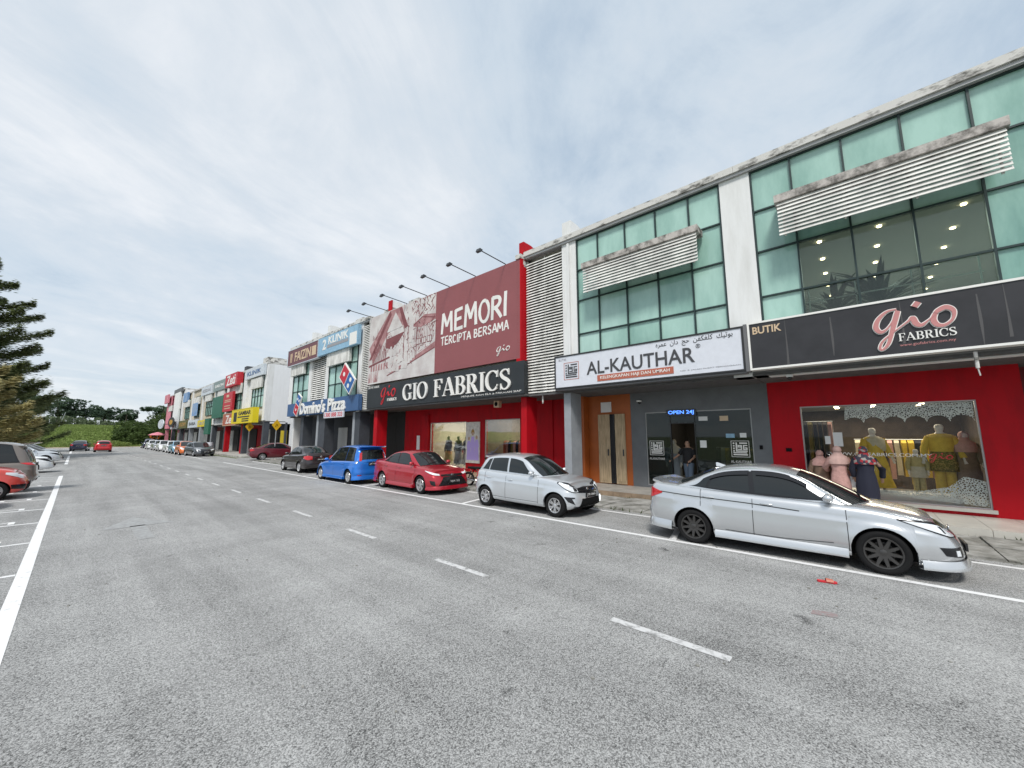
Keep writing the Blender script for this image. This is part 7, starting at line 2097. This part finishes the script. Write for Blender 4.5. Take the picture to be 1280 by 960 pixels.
t = thing('wall_switch', 'small black box on the red wall left of the lit window', 'switch', (13.97, 1.55, 1.5)); bx('cover', 'black', t, 13.97, 13.998, 1.48, 1.62, 1.55, 1.65)
t = thing('wall_switch', 'small black box on the grey wall right of the dark window', 'switch', (13.97, 2.25, 1.6)); bx('cover', 'black', t, 13.97, 13.998, 2.2, 2.28, 1.6, 1.72)
potted('small green plant by the charcoal pillar', 12.6, 31.2, .17, 1.0, 24, 4)
t = thing('parasol', 'pink parasol canopy in front of the pink shop', 'parasol', (10.6, 102.5, 0)); b = MB(); b.tube([(10.6, 102.5, 0), (10.6, 102.5, 2.7)], .04, 6); b.build('pole', 'steel', t)
b = MB(); b.grid([[(10.6 + r * math.cos(a), 102.5 + r * math.sin(a), z) for a in [2 * math.pi * k / 12 for k in range(12)]] for r, z in ((.02, 2.9), (.8, 2.65), (1.4, 2.3))], closed=True); b.build('canopy', 'pink_wall', t)
t = thing('barrel', 'pale barrel standing at the pillar of the far red shop', 'barrel', (11.2, 60.5, 0)); loft(t, 'barrel', 'sign_white', [(11.2, 60.5, .14, .35, .35), (11.2, 60.5, .7, .4, .4), (11.2, 60.5, 1.3, .35, .35)], cap=True)

# ------------------------------------------------------------------ vegetation
def leaf_mat(name, col, var=.45, dk=None):
    m = bpy.data.materials.new(name); m.use_nodes = True
    nt = m.node_tree; b_ = nt.nodes['Principled BSDF']; b_.inputs['Roughness'].default_value = .7; b_.inputs['Specular IOR Level'].default_value = .25
    g = nt.nodes.new('ShaderNodeNewGeometry')
    n_ = nt.nodes.new('ShaderNodeTexNoise'); n_.inputs['Scale'].default_value = .55; n_.inputs['Detail'].default_value = 4
    nt.links.new(g.outputs['Position'], n_.inputs['Vector'])
    mx = nt.nodes.new('ShaderNodeMix'); mx.data_type = 'RGBA'
    d = dk or tuple(c_ * (1 - var) for c_ in col)
    mx.inputs['A'].default_value = (*d, 1); mx.inputs['B'].default_value = (*tuple(c_ * (1 + var * .5) for c_ in col), 1)
    r = nt.nodes.new('ShaderNodeMath'); r.operation = 'MULTIPLY_ADD'; r.inputs[1].default_value = .5; r.inputs[2].default_value = 0
    ad = nt.nodes.new('ShaderNodeMath'); ad.operation = 'MULTIPLY_ADD'; ad.inputs[1].default_value = .5
    nt.links.new(g.outputs['Random Per Island'], ad.inputs[0]); nt.links.new(n_.outputs['Fac'], r.inputs[0]); nt.links.new(r.outputs[0], ad.inputs[2])
    nt.links.new(ad.outputs[0], mx.inputs['Factor']); nt.links.new(mx.outputs['Result'], b_.inputs['Base Color'])
    tl = nt.nodes.new('ShaderNodeBsdfTranslucent'); nt.links.new(mx.outputs['Result'], tl.inputs['Color'])
    ms = nt.nodes.new('ShaderNodeMixShader'); ms.inputs[0].default_value = .42
    nt.links.new(b_.outputs[0], ms.inputs[1]); nt.links.new(tl.outputs[0], ms.inputs[2]); nt.links.new(ms.outputs[0], nt.nodes['Material Output'].inputs['Surface'])
    return m
M['leaf_far'] = leaf_mat('leaf_far', (.10, .15, .095))
M['leaf_far_dark'] = leaf_mat('leaf_far_dark', (.08, .122, .085))
M['leaf_conifer'] = leaf_mat('leaf_conifer', (.19, .225, .10), .5)
M['leaf_yellow'] = leaf_mat('leaf_yellow', (.58, .52, .27), .35)
M['leaf_bush'] = leaf_mat('leaf_bush', (.075, .115, .032), .5)
M['leaf_hedge'] = leaf_mat('leaf_hedge', (.17, .215, .125), .3)
M['leaf_grass'] = leaf_mat('leaf_grass', (.22, .285, .085), .3)
M['leaf_dry'] = leaf_mat('leaf_dry', (.24, .23, .10), .4)
M['bark'] = mat('bark', (.10, .08, .06), .9, noise_amt=.4, noise_scale=6)
M['flower_orange'] = mat('flower_orange', (.60, .16, .02), .6)
rng = np.random.default_rng(5)
def leaf_cloud(cen, rad, n, size, name, m, parent, flat=0.35, kind=None):
    """many small leaf faces spread near the shell of several blobs"""
    cen = np.array(cen); rad = np.array(rad)
    k = rng.integers(0, len(cen), n)
    d = rng.normal(size=(n, 3)); d /= np.linalg.norm(d, axis=1)[:, None]
    r = rng.uniform(.45, 1.0, n) ** .5
    c_ = cen[k] + d * rad[k] * r[:, None]
    a = rng.normal(size=(n, 3)); a[:, 2] *= flat; a /= np.linalg.norm(a, axis=1)[:, None]
    q = rng.normal(size=(n, 3)); q -= a * np.sum(a * q, 1)[:, None]; q /= np.linalg.norm(q, axis=1)[:, None]
    s_ = size * rng.uniform(.6, 1.4, n)[:, None]
    v = np.stack([c_ - a * s_, c_ - q * s_ * .5, c_ + a * s_, c_ + q * s_ * .5], 1).reshape(-1, 3)
    if parent is not None: v = v - np.array(WL[parent])
    f = np.arange(4 * n).reshape(-1, 4)
    me = bpy.data.meshes.new(name); me.from_pydata(v.tolist(), [], f.tolist()); me.materials.append(M[m])
    o = link(name, me, parent)
    if kind: o['kind'] = kind
    return o
def broad_tree(label, x, y, z, h, w, m, seed, n=900, size=.5, group='distant trees on the skyline', umb=0.0):
    rnd = random.Random(seed)
    t = thing('tree', label, 'tree', (x, y, z), group=group)
    b = MB(); b.tube([(x, y, z), (x + .1, y, z + h * .45), (x + rnd.uniform(-.4, .4), y, z + h * .8)], [.28, .2, .07], 7)
    cen, rad = [], []
    for k in range(9):
        a = rnd.uniform(0, 6.28); q = rnd.uniform(.2, 1)
        cx, cy, cz = x + math.cos(a) * w * .42 * q, y + math.sin(a) * w * .3 * q, z + h * (rnd.uniform(.42, .88) if umb == 0 else rnd.uniform(.74, .92))
        rr = w * rnd.uniform(.14, .26)
        cen.append((cx, cy, cz)); rad.append((rr * 1.2, rr * 1.1, rr * (.8 if umb == 0 else .35)))
        b.tube([(x + .05, y, z + h * .4), ((x + cx) / 2, (y + cy) / 2, z + h * .5), (cx, cy, cz)], [.12, .08, .03], 5)
    b.build('trunk', 'bark', t)
    leaf_cloud(cen, rad, n, size, 'crown', m, t)
    return t
# terrain: the grassed bank beyond the road's end
def bank_h(x, y):
    return 4.2 * sstep(109, 136, y + 4 * math.sin(x * .05)) + .5 * sstep(138, 165, y) + .35 * math.sin(x * .21 + y * .13) * sstep(110, 125, y)
b = MB()
b.grid([[(x, y, bank_h(x, y) - .05) for x in np.linspace(-170, 120, 74)] for y in np.linspace(109, 330, 60)], flip=True)
tag(b.build('grass_bank', mat('bank_soil', (.17, .25, .05), .95, noise_amt=.5, noise_scale=.35), smooth=True), kind='structure')
def tuft_field(name, m, xr, yr, n, h, w, zf, lean=.5):
    x = rng.uniform(*xr, n); y = rng.uniform(*yr, n)
    z = np.array([zf(a, b_) for a, b_ in zip(x, y)])
    a = rng.uniform(0, 6.28, n); hh = h * rng.uniform(.5, 1.3, n); ww = w * rng.uniform(.6, 1.3, n)
    lx, ly = rng.normal(0, lean, n) * hh, rng.normal(0, lean, n) * hh
    p0 = np.stack([x - ww * np.cos(a), y - ww * np.sin(a), z - .05], 1); p1 = np.stack([x + ww * np.cos(a), y + ww * np.sin(a), z - .05], 1)
    p2 = np.stack([x + lx, y + ly, z + hh], 1)
    v = np.stack([p0, p1, p2], 1).reshape(-1, 3)
    me = bpy.data.meshes.new(name); me.from_pydata(v.tolist(), [], np.arange(3 * n).reshape(-1, 3).tolist()); me.materials.append(M[m])
    return tag(link(name, me), kind='stuff')
tuft_field('bank_grass', 'leaf_grass', (-45, 45), (109, 165), 60000, .36, .18, bank_h, .9)
cen, rad = [], []
for k in range(130):
    x = -62 + k * 1.0 + random.uniform(-.5, .5); y = random.uniform(163, 170); r = random.uniform(1.1, 1.7)
    cen.append((x, y, bank_h(x, y) + r * .75)); rad.append((1.2, 1.2, r))
leaf_cloud(cen, rad, 22000, .34, 'tall_reeds', 'leaf_hedge', None, kind='stuff', flat=1.6)
tuft_field('dry_grass', 'leaf_dry', (-26, -6.2), (30, 104), 16000, .8, .12, lambda x, y: -.05)
cen, rad = [], []
for k in range(60):
    x = random.uniform(6.5, 46); y = random.uniform(112, 130); r = random.uniform(1.0, 2.0) * (1 + .5 * sstep(6, 13, x))
    cen.append((x, y, bank_h(x, y) + r * .5)); rad.append((r * 1.3, r * 1.2, r))
leaf_cloud(cen, rad, 26000, .30, 'bank_bushes', 'leaf_bush', None, kind='stuff')
cen, rad = [], []
for k in range(40):
    x = random.uniform(-24, 7); y = random.uniform(108.5, 113); r = random.uniform(.4, .9)
    cen.append((x, y, bank_h(x, y) + r * .5)); rad.append((r * 1.6, r, r))
leaf_cloud(cen, rad, 5000, .16, 'low_scrub', 'leaf_grass', None, kind='stuff')
cen, rad = [], []
for k in range(30):
    x = random.uniform(-22, -6.5); y = random.uniform(46, 104); r = random.uniform(.5, 1.2)
    cen.append((x, y, r * .6)); rad.append((r * 1.3, r * 1.3, r))
leaf_cloud(cen, rad, 9000, .2, 'roadside_scrub', 'leaf_dry', None, kind='stuff')
t = thing('flower_bush', 'bush with orange flowers below the bank, left of the pink shop', 'bush', (11.3, 113, .2)); leaf_cloud([(11.3, 113, 1.6), (12.3, 113.3, 1.2)], [(1.1, .9, 1.1), (.9, .8, .9)], 900, .2, 'leaves', 'leaf_bush', t); leaf_cloud([(11.3, 112.3, 2.0)], [(.9, .5, .7)], 120, .16, 'flowers', 'flower_orange', t)
def bh(x, y): return bank_h(x, y)
TR = [(-15, 176, 11, 9, 0), (-9.5, 178, 10, 8, 1), (-4.2, 175, 9.2, 9, 0), (.8, 174, 8.6, 8, 1), (5.2, 178, 7.4, 6, 0), (9.5, 176, 6.5, 7, 1), (17.5, 178, 7.0, 8, 0, .5), (21.5, 177, 8.2, 9, 1), (27, 180, 8.6, 9, 0), (33, 178, 9.4, 9, 1), (-21, 176, 11, 10, 1), (40, 178, 9, 9, 0), (-28, 174, 12, 11, 0), (-36, 178, 12, 12, 1), (47, 180, 10, 10, 1)]
TL = ['round crowned tree', 'dark tree', 'broad tree', 'bushy tree', 'low tree', 'small tree', 'flat topped tree', 'wide tree', 'dense tree', 'tall tree', 'heavy tree', 'rounded tree', 'big tree', 'deep green tree', 'leafy tree']
order = sorted(range(len(TR)), key=lambda i: TR[i][0])
for rank, i in enumerate(order):
    q = TR[i]
    broad_tree('distant %s, number %d from the left on the skyline beyond the reeds' % (TL[i], rank + 1), q[0], q[1], bh(q[0], q[1]), q[2], q[3], ('leaf_far', 'leaf_far_dark')[q[4]], i + 30, 1100, .42, umb=q[5] if len(q) > 5 else 0)
def palm(label, x, y, z, h, seed, n=16):
    rnd = random.Random(seed)
    t = thing('palm_tree', label, 'palm', (x, y, z), group='palms on the skyline')
    b = MB(); b.tube([(x, y, z), (x + .2, y, z + h * .5), (x + .1, y, z + h)], [.2, .16, .12], 7); b.build('trunk', 'bark', t)
    b = MB()
    for k in range(n):
        a = 6.283 * k / n + rnd.uniform(-.2, .2); l_ = 2.6 * rnd.uniform(.8, 1.1); e_ = rnd.uniform(-.1, .9)
        pr = None
        for q in range(9):
            f = q / 8
            p = Vector((x + .1 + math.cos(a) * l_ * f * math.cos(e_), y + math.sin(a) * l_ * f * math.cos(e_), z + h + l_ * (math.sin(e_) * f - .75 * f * f)))
            if pr is not None:
                sd_ = Vector((-math.sin(a), math.cos(a), 0))
                for s in (1, -1):
                    tip = p + sd_ * s * .5 * (1 - .5 * f) + Vector((0, 0, -.28)) + (p - pr) * .5
                    b.add([pr, p, tip], [(0, 1, 2)])
            pr = p
    b.build('crown', 'leaf_far', t)
palm('palm just left of the pink shop on the skyline', 16.0, 150, bh(16, 150), 6.4, 3)
palm('palm in the gap of the tree line beyond the red car', 9.8, 172, bh(9.8, 172), 5.2, 5)
palm('tall palm close beside the pink shop', 19.0, 146, bh(19, 146), 7.2, 8)
# tall layered conifer at the left edge
def conifer(label, x, y, h, reach, m, seed, nb=34, z0=2.0, size=.20, per=150, droop=.10):
    rnd = random.Random(seed)
    t = thing('conifer', label, 'tree', (x, y, -.05))
    b = MB(); b.tube([(x, y, -.05), (x, y, h * .6), (x, y, h)], [.34, .2, .03], 9)
    cs, dirs = [], []
    for k in range(nb):
        f = (k + rnd.uniform(-.3, .3)) / nb
        z = z0 + (h - z0) * f
        L_ = reach * (1 - f) ** .62 * rnd.uniform(.72, 1.08) + .6
        a = k * 2.4 + rnd.uniform(-.4, .4)
        up = rnd.uniform(-.05, .16)
        pts = [Vector((x + math.cos(a) * L_ * q, y + math.sin(a) * L_ * q, z + L_ * (up * q - .10 * math.sin(q * 3.1)) + .1 * L_ * q * q)) for q in np.linspace(0, 1, 7)]
        b.tube(pts, [.09 * (1 - q) * (1 - f * .5) + .012 for q in np.linspace(0, 1, 7)], 5)
        sd_ = Vector((-math.sin(a), math.cos(a), 0))
        for _ in range(int(per * (.4 + L_ / reach))):
            q = rnd.uniform(.22, 1.0) ** .8
            i0 = min(int(q * 6), 5); p = pts[i0].lerp(pts[i0 + 1], q * 6 - i0)
            off = rnd.gauss(0, .42) * L_ * .48 * (1.18 - q)
            cs.append(p + sd_ * off + Vector((0, 0, rnd.gauss(-.06, .20) - abs(off) * .20)))
            dirs.append((Vector((math.cos(a), math.sin(a), 0)) * rnd.uniform(.3, 1) + sd_ * (1.0 if off > 0 else -1.0) * rnd.uniform(.1, .7) + Vector((0, 0, rnd.uniform(-.15, .25)))).normalized())
    b.build('trunk', 'bark', t)
    lv = MB()
    vs, fs_ = [], []
    for p, d in zip(cs, dirs):
        l_ = size * rnd.uniform(.7, 1.7); s_ = Vector((-d.y, d.x, rnd.uniform(-.5, .5))).normalized() * size * .42
        k = len(vs); vs += [p - d * l_ - WL[t], p + s_ - WL[t], p + d * l_ - WL[t], p - s_ - WL[t]]; fs_.append((k, k + 1, k + 2, k + 3))
    me = mesh_of('crown', vs, fs_, [m]); link('crown', me, t)
    return t
conifer('tall dark conifer with layered branches at the left edge', -8.0, 60, 19.3, 7.2, 'leaf_conifer', 4, 66, 3.0, .15, 1250)
conifer('shorter conifer with yellowing feathery branches below the tall dark one', -7.0, 53, 9.4, 5.4, 'leaf_yellow', 9, 46, 1.2, .14, 900)
conifer('slim conifer far behind the two at the left edge', -7.2, 82, 11.0, 6.2, 'leaf_conifer', 14, 44, 1.2, .16, 700)
t = thing('lamp_post', 'thin pale pole standing before the reeds on the bank', 'pole', (-3.0, 140, bh(-3, 140))); b = MB(); b.tube([(-3, 140, bh(-3, 140)), (-2.2, 140, bh(-3, 140) + 3.9)], .08, 6); b.build('pole', 'steel', t)

# weeds in the joints of the drain strip and grit blown to the edges
n = 900
wx = np.where(rng.random(n) < .5, rng.normal(10.0, .05, n), rng.normal(12.09, .03, n))
tuft = tuft_field('weeds', 'leaf_bush', (0, 1), (-9, 37), n, .07, .02, lambda x, y: .03, .8)
co = np.zeros(len(tuft.data.vertices) * 3); tuft.data.vertices.foreach_get('co', co); co = co.reshape(-1, 3, 3)
co[:, :, 0] += (wx - co[:, :, 0].mean(1))[:, None]
tuft.data.vertices.foreach_set('co', co.reshape(-1)); tuft.data.update()
b = MB()
for k in range(420):
    x = random.choice([random.gauss(9.75, .25), random.gauss(7.9, 1.2), random.uniform(0, 9.5), random.gauss(10.6, .6)]); y = random.uniform(-2, 26); r = random.uniform(.006, .018)
    z = .02 if x > 9.98 else 0
    b.ell((x, y, z + r * .4), (r, r * 1.3, r * .6), 5, 3)
tag(b.build('grit', 'drain_concrete'), kind='stuff')
